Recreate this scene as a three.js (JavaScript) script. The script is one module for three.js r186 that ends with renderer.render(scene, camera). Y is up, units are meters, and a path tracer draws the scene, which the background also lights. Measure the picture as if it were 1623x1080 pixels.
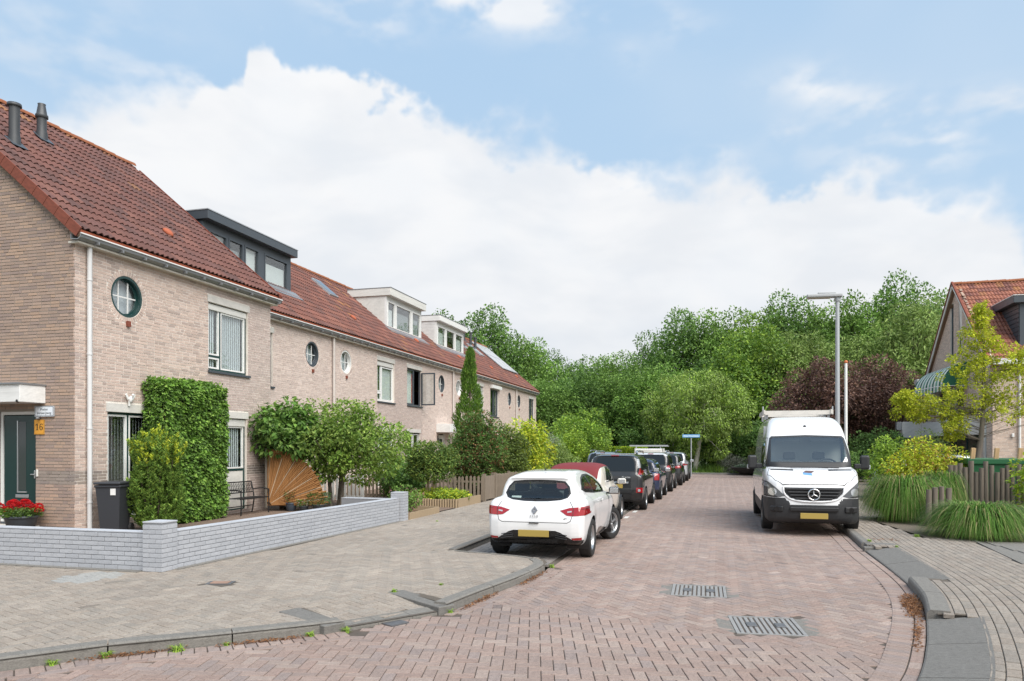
import * as THREE from 'three';
import { mergeGeometries } from 'three/addons/utils/BufferGeometryUtils.js';
import { ImprovedNoise } from 'three/addons/math/ImprovedNoise.js';
import { RoundedBoxGeometry } from 'three/addons/geometries/RoundedBoxGeometry.js';
import { TextGeometry } from 'three/addons/geometries/TextGeometry.js';
import { FontLoader } from 'three/addons/loaders/FontLoader.js';

// ---------------------------------------------------------------- camera, sky, sun, exposure
const scene = new THREE.Scene();
const camera = new THREE.PerspectiveCamera(2 * Math.atan(540 / 1180) * 180 / Math.PI, 1623 / 1080, 0.1, 900);
camera.position.set(0, 1.8, 0);
camera.rotation.y = Math.atan(328.5 / 1180);          // the lens looks left of the street's axis (-z)
camera.setViewOffset(1623, 1080, 0, -169, 1623, 1080); // rise of the lens: verticals stay upright
const renderer = new THREE.WebGLRenderer({ antialias: true });
renderer.toneMapping = THREE.LinearToneMapping;
renderer.toneMappingExposure = 1.30;
renderer.shadowMap.enabled = true;

const perlin = new ImprovedNoise();
const fbm3 = (x, y, z, oct) => { let a = 0.5, s = 0; for (let i = 0; i < oct; i++) { s += a * perlin.noise(x, y, z); x *= 2.03; y *= 2.03; z *= 2.03; a *= 0.5; } return s; };
const sstep = (a, b, x) => { const t = Math.min(1, Math.max(0, (x - a) / (b - a))); return t * t * (3 - 2 * t); };
// top edge of the cumulus bank: [azimuth from the street's axis, elevation] in degrees
const BANK = [[-180, 24], [-150, 28], [-120, 21], [-85, 25], [-60, 18], [-50.1, 19.4], [-48, 20.2], [-45.6, 20.9], [-41.8, 22.2], [-39, 22.8], [-36.9, 23.8], [-35.4, 25.1], [-35, 26.9], [-34, 27.5], [-33, 27], [-32.8, 26.1], [-31.2, 26.3], [-29.4, 25.9], [-27.6, 25.2], [-25.2, 24.6], [-23.3, 24.1], [-21, 23.6], [-18.1, 22.6], [-14.2, 22.4], [-12.6, 22.7], [-11, 21.7], [-9.6, 20.3], [-6.5, 19.4], [-3.7, 18.7], [-1.6, 18.1], [0.4, 19.2], [2.7, 18], [5, 17.5], [6.5, 17.8], [7.8, 18.3], [9.8, 18.3], [12.9, 17.1], [16.1, 15.7], [17.9, 14.4], [19, 12.2], [26, 14], [40, 21], [70, 26], [100, 20], [140, 25], [180, 24]];
const bankTop = az => { let i = 0; while (i < BANK.length - 2 && BANK[i + 1][0] < az) i++; const [a, b] = BANK[i], [c, d] = BANK[i + 1]; return b + (d - b) * (az - a) / (c - a); };
const WISPS = [[-27.6, 30.3, 3.2, 1.5, 0.95], [-18.3, 31, 5, 1.4, 1], [-14.5, 31.2, 2.6, 1.3, 0.8], [6.5, 24.2, 2.0, 1.1, 0.75], [10.6, 22.2, 2.6, 1.1, 0.75], [14.1, 20.1, 2.0, 1.3, 0.65], [18.4, 21.2, 2.4, 0.9, 0.8], [-3.7, 29.2, 2.6, 1.0, 0.45], [-6.5, 27.4, 1.0, 0.8, 0.35], [-9.3, 29.8, 1.2, 0.6, 0.35], [-0.5, 20.6, 2.2, 1.2, 0.4], [4.8, 21.6, 1.2, 0.8, 0.4], [2.7, 24.6, 1, 0.6, 0.35], [-40.2, 23.3, 2.4, 1.6, 0.5], [11, 19.2, 5, 1.6, 0.4], [-46.6, 23.8, 7, 5, 0.35], [40, 36, 12, 4, 0.6], [-75, 40, 14, 5, 0.6], [110, 45, 20, 6, 0.6], [160, 40, 20, 8, 0.6], [-130, 48, 20, 7, 0.6]];
function makeSky(W = 4096, H = 2048) {
  const data = new Float32Array(W * H * 4);
  const shade = (az, el, x, y, z) => {
    const near = az > -60 && az < 30, oct = near ? 6 : 4;
    const t = Math.min(1, Math.max(0, el / 60)), h = Math.pow(t, 0.55);
    let r = 0.47 - 0.24 * h, g = 0.60 - 0.20 * h, b = 0.71 - 0.085 * h;   // air
    const warp = fbm3(x * 5, y * 5, z * 5, 2);
    let cover = 0;
    if (el < 40) {
      const n = fbm3(x * 9 + warp * 0.7, y * 12, z * 9 - warp * 0.7, oct);
      const edge0 = bankTop(az) - el;
      if (edge0 > 6) cover = 0.93 + 0.07 * sstep(-0.3, 0.25, n);
      else if (edge0 > -7) {
        const billow = 1 - Math.abs(fbm3(x * 20 + 7, y * 24, z * 20, oct - 1)) * 2.4;
        const soft = 0.4 + 2.0 * sstep(-0.15, 0.35, fbm3(x * 4 + 3, y * 4, z * 4, 2)) + (1.3 * sstep(-36, -42, az)) * sstep(-62, -56, az);
        cover = sstep(-soft, soft, edge0 + n * 3.4 + (billow - 0.7) * 1.3) * (0.93 + 0.07 * sstep(-0.3, 0.25, n));
      }
    }
    let wisp = 0;
    for (const [wa, we, sa, sel, s] of WISPS) {
      const da = (az - wa) / sa, de = (el - we - (az - wa) * -0.18) / sel, q = da * da + de * de;
      if (q < 6) wisp += s * Math.exp(-q * 0.8);
    }
    if (wisp > 0.01) wisp = Math.min(0.85, wisp * sstep(-0.22, 0.36, fbm3(x * 16 + warp, y * 34, z * 16 + 5, oct)) * 1.05);
    const veil = 0.18 + 0.34 * sstep(-0.25, 0.4, fbm3(x * 3 + 11, y * 6, z * 3, 3));
    const air = (c, w) => c + (w - c) * veil * 0.5;
    r = air(r, 0.67); g = air(g, 0.69); b = air(b, 0.71);
    const grey = sstep(-0.3, 0.38, fbm3(x * 7 + 20, y * 17 + warp, z * 7, oct - 1));
    const lo = sstep(26, 3, el);
    const cr = 0.735 - 0.075 * grey - 0.045 * lo, cg = 0.74 - 0.062 * grey - 0.037 * lo, cb = 0.75 - 0.045 * grey - 0.027 * lo;
    const c = 1 - (1 - cover) * (1 - wisp);
    return [r + (cr - r) * c, g + (cg - g) * c, b + (cb - b) * c];
  };
  for (let j0 = 0; j0 < H; j0 += 4) for (let i0 = 0; i0 < W; i0 += 4) {
    const one = (i, j) => {                                   // three's equirect: u = atan2(z, x) / 2pi + 0.5
      const e = (j / H - 0.5) * Math.PI, phi = (i / W - 0.5) * 2 * Math.PI, x = Math.cos(phi) * Math.cos(e), z = Math.sin(phi) * Math.cos(e), y = Math.sin(e);
      return e < -0.02 ? [0.17, 0.18, 0.16] : shade(Math.atan2(x, -z) * 180 / Math.PI, e * 180 / Math.PI, x, y, z);
    };
    const phi = ((i0 + 2) / W - 0.5) * 2 * Math.PI, az = Math.atan2(Math.cos(phi), -Math.sin(phi)) * 180 / Math.PI, el = ((j0 + 2) / H - 0.5) * 180;
    const fine = az > -58 && az < 26 && el > 0 && el < 36, mid = fine ? null : one(i0 + 2, j0 + 2);
    for (let dj = 0; dj < 4; dj++) for (let di = 0; di < 4; di++) {
      const k = 4 * ((j0 + dj) * W + i0 + di), c = mid || one(i0 + di + 0.5, j0 + dj + 0.5);
      data[k] = c[0]; data[k + 1] = c[1]; data[k + 2] = c[2]; data[k + 3] = 1;
    }
  }
  const t = new THREE.DataTexture(data, W, H, THREE.RGBAFormat, THREE.FloatType);
  t.mapping = THREE.EquirectangularReflectionMapping; t.magFilter = THREE.LinearFilter; t.minFilter = THREE.LinearFilter; t.needsUpdate = true;
  return t;
}
const skyMap = makeSky();
scene.background = skyMap; scene.environment = skyMap;
const sun = new THREE.DirectionalLight(new THREE.Color(1, 0.945, 0.87), 4.2);
sun.position.set(31, 47, 25); sun.target.position.set(0, 0, -24);
sun.position.add(sun.target.position);
sun.castShadow = true; sun.shadow.radius = 100; sun.shadow.mapSize.set(4096, 4096);
Object.assign(sun.shadow.camera, { left: -50, right: 50, top: 50, bottom: -50, near: 1, far: 200 });
scene.add(sun, sun.target);

// ---------------------------------------------------------------- helpers
const rngOf = seed => () => { seed |= 0; seed = seed + 0x6D2B79F5 | 0; let t = Math.imul(seed ^ seed >>> 15, 1 | seed); t = t + Math.imul(t ^ t >>> 7, 61 | t) ^ t; return ((t ^ t >>> 14) >>> 0) / 4294967296; };
const R = rngOf(20240611);
const rr = (a, b) => a + (b - a) * R();
const pick = a => a[Math.floor(R() * a.length)];
const V = (x, y, z) => new THREE.Vector3(x, y, z);
const C = (r, g, b) => new THREE.Color().setRGB(r, g, b);
const taken = new Map();
const numbered = n => { const k = taken.get(n) || 0; taken.set(n, k + 1); return k ? `${n}_${String(k).padStart(3, '0')}` : n; };
const origins = new WeakMap();
const rootOf = o => { while (o.parent && o.parent !== scene) o = o.parent; return o; };
const originOf = o => origins.get(rootOf(o)) || V(0, 0, 0);
function tag(o, label, category, group, kind) { if (label) o.userData.label = label; if (category) o.userData.category = category; if (group) o.userData.group = group; if (kind) o.userData.kind = kind; return o; }
function thing(name, label, category, [x, y, z] = [0, 0, 0], turn = 0, group) {
  const o = new THREE.Group(); o.name = numbered(name); o.position.set(x, y, z); o.rotation.y = turn; scene.add(o);
  origins.set(o, V(0, 0, 0));
  return tag(o, label, category, group);
}
// a thing whose parts are given in world coordinates
function worldThing(name, label, category, base, group) { const o = thing(name, label, category, base, 0, group); origins.set(o, V(...base)); return o; }
function mesh(name, geo, mat, parent) {
  const m = new THREE.Mesh(geo, mat); m.castShadow = m.receiveShadow = true; m.name = parent ? name : numbered(name); (parent || scene).add(m); return m;
}
// geometry in world coordinates (of a worldThing) or in the thing's own
function put(name, geos, mat, parent) {
  const g = Array.isArray(geos) ? join(geos) : geos;
  if (parent) { const o = originOf(parent); if (o.lengthSq()) g.translate(-o.x, -o.y, -o.z); }
  return mesh(name, g, mat, parent);
}
function single(name, geos, mat, label, category, group, kind) { return tag(mesh(name, Array.isArray(geos) ? join(geos) : geos, mat), label, category, group, kind); }
function structure(name, geos, mat) { return single(name, geos, mat, null, null, null, 'structure'); }
function join(list) {
  list = list.map(g => { const q = g.index ? g.toNonIndexed() : g; for (const k of Object.keys(q.attributes)) if (!['position', 'normal', 'uv'].includes(k)) q.deleteAttribute(k); if (!q.attributes.uv) q.setAttribute('uv', new THREE.BufferAttribute(new Float32Array(q.attributes.position.count * 2), 2)); if (!q.attributes.normal) q.computeVertexNormals(); return q; });
  return list.length === 1 ? list[0] : mergeGeometries(list);
}
// uv in metres from the dominant axis
function muv(g) {
  if (g.index) g = g.toNonIndexed();
  const p = g.attributes.position, n = p.count, uv = new Float32Array(n * 2), a = V(), b = V(), c = V(), d = V(), e = V();
  for (let i = 0; i < n; i += 3) {
    a.fromBufferAttribute(p, i); b.fromBufferAttribute(p, i + 1); c.fromBufferAttribute(p, i + 2);
    d.subVectors(b, a).cross(e.subVectors(c, a)); const ax = Math.abs(d.x), ay = Math.abs(d.y), az = Math.abs(d.z);
    [a, b, c].forEach((q, k) => { uv[2 * (i + k)] = ax > ay && ax > az ? q.z : q.x; uv[2 * (i + k) + 1] = ay >= ax && ay >= az ? q.z : q.y; });
  }
  g.setAttribute('uv', new THREE.BufferAttribute(uv, 2)); return g;
}
const bx = (w, h, d, x = 0, y = 0, z = 0, ry = 0, rx = 0, rz = 0) => { const g = new THREE.BoxGeometry(w, h, d); if (rx) g.rotateX(rx); if (rz) g.rotateZ(rz); if (ry) g.rotateY(ry); return g.translate(x, y, z); };
const rbx = (w, h, d, r, x, y, z, ry = 0, rx = 0, rz = 0, seg = 2) => { const g = new RoundedBoxGeometry(w, h, d, seg, r); if (rx) g.rotateX(rx); if (rz) g.rotateZ(rz); if (ry) g.rotateY(ry); return g.translate(x, y, z); };
const cyl = (r0, r1, a, b, n = 10) => { const A = V(...a), B = V(...b), d = B.clone().sub(A), g = new THREE.CylinderGeometry(r1, r0, d.length(), n); g.applyQuaternion(new THREE.Quaternion().setFromUnitVectors(V(0, 1, 0), d.normalize())); return g.translate((A.x + B.x) / 2, (A.y + B.y) / 2, (A.z + B.z) / 2); };
const tube = (pts, r, n = 6, seg = 4) => new THREE.TubeGeometry(new THREE.CatmullRomCurve3(pts.map(p => V(...p))), pts.length * seg, r, n);
const lathe = (pts, n = 20) => new THREE.LatheGeometry(pts.map(p => new THREE.Vector2(...p)), n);
const prism = (pts, depth) => new THREE.ExtrudeGeometry(new THREE.Shape(pts.map(p => new THREE.Vector2(...p))), { depth, bevelEnabled: false });
// a sheet over a polygon of [x, z] at height y, facing up
function sheet(pts, y, holes = []) {
  const s = new THREE.Shape(pts.map(([x, z]) => new THREE.Vector2(x, -z))); holes.forEach(h => s.holes.push(new THREE.Path(h.map(([x, z]) => new THREE.Vector2(x, -z)))));
  return muv(new THREE.ShapeGeometry(s).rotateX(-Math.PI / 2).translate(0, y, 0));
}
const inPoly = (pts, x, z) => { let c = false; for (let i = 0, j = pts.length - 1; i < pts.length; j = i++) { const [a, b] = pts[i], [d, e] = pts[j]; if ((b > z) !== (e > z) && x < (d - a) * (z - b) / (e - b) + a) c = !c; } return c; };

// ---------------------------------------------------------------- textures (matter only: grain, speckle, streaks)
function tex(n, f, repeat = 1, srgb = false) {
  const d = new Uint8Array(n * n * 4);
  for (let j = 0; j < n; j++) for (let i = 0; i < n; i++) { const v = f(i / n, j / n), k = 4 * (j * n + i), a = Array.isArray(v) ? v : [v, v, v]; for (let c = 0; c < 3; c++) d[k + c] = Math.max(0, Math.min(255, Math.round(a[c] * 255))); d[k + 3] = 255; }
  const t = new THREE.DataTexture(d, n, n); t.wrapS = t.wrapT = THREE.RepeatWrapping; t.magFilter = THREE.LinearFilter; t.minFilter = THREE.LinearMipmapLinearFilter; t.generateMipmaps = true; t.repeat.set(repeat, repeat); if (srgb) t.colorSpace = THREE.SRGBColorSpace; t.needsUpdate = true; return t;
}
// periodic noise on the unit square
const pn = (u, v, f, s = 0) => { const a = u * 2 * Math.PI, b = v * 2 * Math.PI, k = f / 6.2832; return perlin.noise(Math.cos(a) * k + s, Math.sin(a) * k + Math.cos(b) * k * 1.37 + s * 1.7, Math.sin(b) * k * 1.37 + 3.1 * s); };
const rs = rngOf(77);
const speckle = (() => { const n = 512, w = new Float32Array(n * n); for (let i = 0; i < w.length; i++) w[i] = rs(); return tex(n, (u, v) => { const i = Math.floor(v * n) * n + Math.floor(u * n), q = w[i], q2 = w[(i >> 1) % w.length]; return 0.76 + 0.14 * pn(u, v, 9, 1) + 0.20 * pn(u, v, 34, 2) + (q - 0.5) * 0.36 + (q2 > 0.92 ? 0.24 : 0) - (q < 0.07 ? 0.34 : 0); }, 2.2); })();
const stains = tex(512, (u, v) => 0.91 + 0.10 * pn(u, v, 5, 4) + 0.09 * pn(u, v, 17, 5) + 0.08 * pn(u, v, 50, 6), 0.25);
const woodTex = tex(256, (u, v) => 0.80 + 0.22 * perlin.noise(u * 40, v * 2.0, 1) + 0.14 * perlin.noise(u * 90, v * 5, 3) + 0.08 * rs(), 1);
const clayTex = tex(256, (u, v) => 0.82 + 0.18 * pn(u, v, 10, 7) + 0.16 * pn(u, v, 40, 8) + 0.12 * (rs() - 0.5), 1.4);
const std = (c, rough = 0.8, o = {}) => new THREE.MeshStandardMaterial({ color: c, roughness: rough, ...o });
const M = {
  mortar: std(C(0.29, 0.255, 0.215), 0.95, { map: stains, bumpMap: speckle, bumpScale: 0.002 }),
  pointing: std(C(0.78, 0.72, 0.65), 0.95, { map: stains, bumpMap: speckle, bumpScale: 0.002 }),
  white: std(C(0.80, 0.80, 0.78), 0.45, { map: stains }), offwhite: std(C(0.70, 0.69, 0.65), 0.55, { map: stains }), cream: std(C(0.66, 0.62, 0.54), 0.6, { map: stains }),
  pipe: std(C(0.66, 0.66, 0.66), 0.5, { map: stains }), green: std(C(0.012, 0.045, 0.043), 0.3), greenDoor: std(C(0.010, 0.036, 0.034), 0.22),
  anthracite: std(C(0.060, 0.072, 0.085), 0.4), black: std(C(0.012, 0.012, 0.013), 0.5), rubber: std(C(0.02, 0.02, 0.021), 0.75, { bumpMap: speckle, bumpScale: 0.001 }),
  zinc: std(C(0.30, 0.31, 0.32), 0.45, { metalness: 0.5, map: stains }), steel: std(C(0.55, 0.56, 0.57), 0.3, { metalness: 0.9 }), galv: std(C(0.46, 0.48, 0.50), 0.42, { metalness: 0.35, map: stains }), castIron: std(C(0.36, 0.35, 0.335), 0.6, { metalness: 0.15, map: speckle }), chrome: std(C(0.8, 0.8, 0.8), 0.08, { metalness: 1 }), iron: std(C(0.20, 0.20, 0.205), 0.5, { metalness: 0.5, map: speckle }),
  lintel: std(C(0.62, 0.60, 0.56), 0.85, { map: stains, bumpMap: speckle, bumpScale: 0.001 }), concrete: std(C(0.235, 0.222, 0.20), 0.95, { map: speckle, bumpMap: speckle, bumpScale: 0.003 }), concreteDark: std(C(0.205, 0.196, 0.18), 0.95, { map: speckle, bumpMap: speckle, bumpScale: 0.003 }),
  roofBase: std(C(0.20, 0.13, 0.085), 0.95), ridge: std(C(0.30, 0.105, 0.045), 0.9, { map: clayTex, bumpMap: clayTex, bumpScale: 0.004 }), verge: std(C(0.235, 0.066, 0.040), 0.85, { map: clayTex }), vent: std(C(0.46, 0.12, 0.055), 0.8, { map: clayTex }),
  soil: std(C(0.10, 0.075, 0.055), 1, { map: speckle, bumpMap: speckle, bumpScale: 0.02 }), grass: std(C(0.075, 0.11, 0.035), 1, { map: speckle, bumpMap: speckle, bumpScale: 0.03 }),
  joint: std(C(0.125, 0.105, 0.085), 1, { map: stains, bumpMap: speckle, bumpScale: 0.004 }), room: std(C(0.32, 0.30, 0.27), 0.9), blind: std(C(0.80, 0.82, 0.83), 0.7), blindDark: std(C(0.30, 0.31, 0.31), 0.7), curtain: std(C(0.72, 0.72, 0.70), 0.9), redCurtain: std(C(0.40, 0.02, 0.03), 0.9),
  glass: new THREE.MeshPhysicalMaterial({ color: C(0.93, 0.96, 0.96), roughness: 0.02, transmission: 1, thickness: 0, ior: 1.75 }),
  bark: std(C(0.11, 0.085, 0.06), 1, { map: woodTex, bumpMap: woodTex, bumpScale: 0.02 }), barkGrey: std(C(0.19, 0.165, 0.135), 1, { map: woodTex, bumpMap: woodTex, bumpScale: 0.01 }), birch: std(C(0.62, 0.58, 0.52), 0.9, { map: stains, bumpMap: woodTex, bumpScale: 0.01 }),
  fenceWood: std(C(0.255, 0.205, 0.155), 0.95, { map: woodTex, bumpMap: woodTex, bumpScale: 0.004 }), postWood: std(C(0.185, 0.155, 0.125), 1, { map: woodTex, bumpMap: woodTex, bumpScale: 0.012 }), newWood: std(C(0.56, 0.38, 0.20), 0.85, { map: woodTex }), edging: std(C(0.40, 0.30, 0.19), 0.95, { map: woodTex, bumpMap: woodTex, bumpScale: 0.004 }),
  willow: std(C(0.40, 0.19, 0.065), 0.85, { map: woodTex, bumpMap: woodTex, bumpScale: 0.003 }), willowPale: std(C(0.62, 0.45, 0.30), 0.85, { map: woodTex }),
};
M.roadJoint = std(C(0.11, 0.088, 0.072), 1, { map: stains, bumpMap: speckle, bumpScale: 0.004 });
M.sandJoint = std(C(0.125, 0.104, 0.083), 1, { map: stains, bumpMap: speckle, bumpScale: 0.004 });

// ---------------------------------------------------------------- ground, carriageway, pavements
structure('ground', sheet([[-260, 60], [260, 60], [260, -420], [-260, -420]], -0.09), M.grass);
// outlines as [x, z]; the pavements lie 0.10 m above the carriageway
const LK = [[-9.5, -1.2], [-7.2, -2.9], [-5.55, -4.65], [-5.08, -5.2], [-4.39, -5.78], [-3.83, -6.28], [-3.55, -6.55]];      // near kerb on the left, up to the lowered crossing
const LK2 = [[-2.84, -7.6], [-2.72, -8.4], [-2.55, -9.35], [-2.44, -10.3], [-2.45, -10.75]];                                  // its other side, up to the parking bay
const LEFT_PAVE = [...LK, [-3.42, -6.78], [-2.98, -7.45], ...LK2, [-2.58, -11.05], [-2.95, -11.28], [-4.2, -11.62], [-4.22, -45.6], [-7.0, -45.6], [-7.0, -16.2], [-7.15, -15.9], [-7.35, -8.6], [-30, -8.35], [-30, -1.2]];
const BAY = [[-2.42, -10.9], [-2.42, -45.6], [-4.22, -45.6], [-4.22, -11.66], [-2.95, -11.32]];
const RK = [[2.6, -46], [2.55, -18], [2.47, -15.4], [2.42, -14.1], [2.41, -13.1], [2.40, -11.6], [2.36, -10.6], [2.24, -9.5], [2.05, -8.5], [1.78, -7.4], [1.47, -6.35], [0.9, -5.0], [-0.2, -3.2], [-2, -1.2]];
const ROAD = [...RK, [-2, 3], [-9.5, 3], ...LK, [-2.84, -7.6], ...LK2, [-2.42, -11], [-2.42, -45.6], [-14, -45.6], [-14, -50.6], [30, -50.6], [30, -46]];
const RKO = (a, b, d) => RK.filter(([, z]) => z <= b && z >= a).map(([x, z], i, l) => { const p = l[Math.max(0, i - 1)], q = l[Math.min(l.length - 1, i + 1)], tx = q[0] - p[0], tz = q[1] - p[1], n = Math.hypot(tx, tz) || 1; return [x + tz / n * d, z - tx / n * d]; });
const RIGHT_PAVE = [...RKO(-50, -14.05, 0.1), [2.53, -13.93], [2.9, -13.92], ...RKO(-13.95, -10.9, 0.48), [2.86, -10.78], [2.5, -10.78], ...RKO(-10.7, -8.5, 0.1), [2.2, -8.5], [2.55, -8.5], ...RKO(-8.4, -4.9, 0.48), [1.6, -1.2], [6.5, -1.2], [5.2, -8], [4.25, -12.4], [4.45, -15.35], [3.7, -15.4], [3.4, -18.5], [4.2, -22], [4.6, -46]];
structure('road', sheet(ROAD, -0.009), M.roadJoint);
structure('parking_bay', sheet(BAY, -0.011), M.joint);
// the lowered crossing on the left: the pavement slopes down to the carriageway between the two kerb ends
const DROP = [[-3.55, -6.55], [-2.84, -7.6], [-3.71, -8.19], [-4.42, -7.14]];
const dropY = (x, z) => { const d = ((x + 3.55) * -0.83 + (z + 6.55) * -0.56), e = ((x + 3.55) * 0.56 + (z + 6.55) * -0.83); if (d > 1.05 || d < -0.3 || e < -0.3 || e > 1.45) return 0; return -0.052 * (1 - sstep(0.2, 1.05, d)) * sstep(-0.3, 0.05, e) * sstep(1.45, 1.2, e); };
structure('pavement', sheet(LEFT_PAVE, 0.094, [DROP.map(([x, z]) => [x - 0.012, z - 0.004])]), M.sandJoint);
{ const n = 8, p = []; const at = (i, j) => { const a = i / n, b = j / n, x = (1 - b) * ((1 - a) * DROP[0][0] + a * DROP[1][0]) + b * ((1 - a) * DROP[3][0] + a * DROP[2][0]), z = (1 - b) * ((1 - a) * DROP[0][1] + a * DROP[1][1]) + b * ((1 - a) * DROP[3][1] + a * DROP[2][1]); return [x, 0.04 + 0.05 * sstep(0.2, 1, b) - 0.006, z]; };
  for (let i = 0; i < n; i++) for (let j = 0; j < n; j++) p.push(...at(i, j), ...at(i + 1, j), ...at(i + 1, j + 1), ...at(i, j), ...at(i + 1, j + 1), ...at(i, j + 1));
  const g = new THREE.BufferGeometry(); g.setAttribute('position', new THREE.Float32BufferAttribute(p, 3)); g.computeVertexNormals(); structure('pavement_ramp', muv(g), M.joint); }
structure('pavement', sheet(RIGHT_PAVE, 0.092), M.sandJoint);
const road = scene.getObjectByName('road'), bay = scene.getObjectByName('parking_bay'), paveL = scene.getObjectByName('pavement'), paveR = scene.getObjectByName('pavement_001');

// clay pavers: one chamfered stone in a few variants
function paverGeo(l, w, h, c, k) {
  const X = l / 2, Z = w / 2, top = [[-X + c, 0, -Z + c], [X - c, 0, -Z + c], [X - c, 0, Z - c], [-X + c, 0, Z - c]], mid = [[-X, -c, -Z], [X, -c, -Z], [X, -c, Z], [-X, -c, Z]], low = mid.map(([x, , z]) => [x, -h, z]);
  const p = [], uv = [], quad = (a, b, d, e) => { for (const q of [a, b, d, a, d, e]) { p.push(...q); uv.push(q[0] + k * 0.37, q[2] + q[1] + k * 0.53); } };
  quad(top[3], top[2], top[1], top[0]);
  for (let i = 0; i < 4; i++) { const j = (i + 1) % 4; quad(top[j], mid[j], mid[i], top[i]); quad(mid[j], low[j], low[i], mid[i]); }
  const g = new THREE.BufferGeometry(); g.setAttribute('position', new THREE.Float32BufferAttribute(p, 3)); g.setAttribute('uv', new THREE.Float32BufferAttribute(uv, 2)); g.computeVertexNormals(); return g;
}
const PL = 0.208, PW = 0.104;                                    // laying module
const paverGeos = [0, 1, 2, 3].map(k => paverGeo(PL - 0.007, PW - 0.007, 0.04, 0.004, k));
const paverMat = std(C(1, 1, 1), 0.92, { map: speckle, bumpMap: speckle, bumpScale: 0.0025 });
const camXZ = [0, 0];
function layPavers(parent, stones, y, palette, nSingle, name = 'paver') {
  // stones: [x, z, angle, cutLength 0..1]; the stones largest in view become meshes of their own
  const fx = -Math.sin(camera.rotation.y), fz = -Math.cos(camera.rotation.y);
  const inView = ([x, z]) => { const d = x * fx + z * fz, s = x * -fz + z * fx; return d > 5.55 && Math.abs(s) < d * 0.69; };
  const tint = ([x, z]) => { const n = 0.5 + 0.9 * fbm3(x * 0.55, 3, z * 0.55, 3), i = Math.min(palette.length - 1, Math.floor(R() * palette.length)), c = palette[i], f = (0.86 + 0.28 * n) * rr(0.92, 1.08), k = c.clone().multiplyScalar(f); if (y === 0.1 && Math.abs(x + 7.95) < 0.32 && Math.abs(z + 7.9) < 0.34) k.lerp(C(0.40, 0.41, 0.40), 0.75); else if (R() < 0.012) k.multiplyScalar(R() < 0.5 ? 0.72 : 1.22); return k; };
  const order = stones.map((s, i) => [inView(s) ? Math.hypot(s[0], s[1]) : 1e6 + i, s]).sort((a, b) => a[0] - b[0]).map(q => q[1]);
  const one = order.slice(0, nSingle), rest = order.slice(nSingle);
  const mats = palette.flatMap(c => [0.95, 1.04].map(f => { const m = paverMat.clone(); m.color = c.clone().multiplyScalar(f); return m; }));
  const q = new THREE.Quaternion(), e = new THREE.Euler(), mtx = new THREE.Matrix4();
  const pose = s => { e.set(rr(-0.008, 0.008), s[2], rr(-0.008, 0.008), 'YXZ'); q.setFromEuler(e); if (y === 0.1 && dropY(s[0], s[1])) { const gx = (dropY(s[0] + 0.05, s[1]) - dropY(s[0] - 0.05, s[1])) * 10, gz = (dropY(s[0], s[1] + 0.05) - dropY(s[0], s[1] - 0.05)) * 10; if (Math.abs(gx) + Math.abs(gz) < 0.6) q.premultiply(new THREE.Quaternion().setFromUnitVectors(V(0, 1, 0), V(-gx, 1, -gz).normalize())); } return mtx.compose(V(s[0], y + (s[4] || 0) + rr(-0.002, 0.001) + (y === 0.1 ? dropY(s[0], s[1]) : 0), s[1]), q, V(s[3] ?? 1, 1, 1)); };
  for (const s of one) { const m = new THREE.Mesh(pick(paverGeos), pick(mats)); m.name = name; m.castShadow = m.receiveShadow = true; pose(s).decompose(m.position, m.quaternion, m.scale); parent.add(m); }
  const im = new THREE.InstancedMesh(paverGeos[0], paverMat, rest.length); im.name = 'laid_pavers'; im.castShadow = im.receiveShadow = true; im.userData.kind = 'stuff';
  rest.forEach((s, i) => { im.setMatrixAt(i, pose(s)); im.setColorAt(i, tint(s)); }); parent.add(im);
}
function herringbone(poly, ang, keep = () => true, org = [0, 0], lift = 0) {
  const out = [], c = Math.cos(ang), s = Math.sin(ang); let r = 0; for (const [x, z] of poly) r = Math.max(r, Math.hypot(x - org[0], z - org[1]));
  const N = Math.ceil(r / PW) + 4;
  for (let i = -N; i < N; i++) for (let j = -N; j < N; j++) {
    const m = ((i - j) % 4 + 4) % 4; let a, b, t;
    if (m === 0) { a = i + 1; b = j + 0.5; t = 0; } else if (m === 3) { a = i + 0.5; b = j + 1; t = Math.PI / 2; } else continue;
    const u = a * PW, v = b * PW, x = org[0] + u * c - v * s, z = org[1] + u * s + v * c;
    if (inPoly(poly, x, z) && keep(x, z)) out.push([x, z, -ang + t, 1, lift]);
  }
  return out;
}
// rows of stones along a polyline, the long side with it (or across it)
function rowsAlong(line, off0, n, across, keep = () => true) {
  const out = [], curve = new THREE.CatmullRomCurve3(line.map(([x, z]) => V(x, 0, z)), false, 'centripetal'), len = curve.getLength(), step = across ? PW : PL, w = across ? PL : PW;
  for (let k = 0; k < n; k++) { const off = off0 + Math.sign(off0 || 1) * k * w; for (let d = (k % 2 ? step / 2 : 0); d < len; d += step) { const t = Math.min(1, d / len), p = curve.getPointAt(t), q = curve.getTangentAt(t), x = p.x - q.z * off, z = p.z + q.x * off; if (keep(x, z)) out.push([x, z, -Math.atan2(q.z, q.x) + (across ? Math.PI / 2 : 0), 1, 0.005]); } }
  return out;
}
const GRATES = [[-0.245, -9.63, 0.02], [0.455, -7.93, 0.10]];
const nearGrate = (x, z, m = 0) => GRATES.some(([a, b, t]) => { const dx = x - a, dz = z - b, c = Math.cos(t), s = Math.sin(t); return Math.abs(dx * c - dz * s) < 0.33 + m && Math.abs(dx * s + dz * c) < 0.39 + m; });
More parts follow.
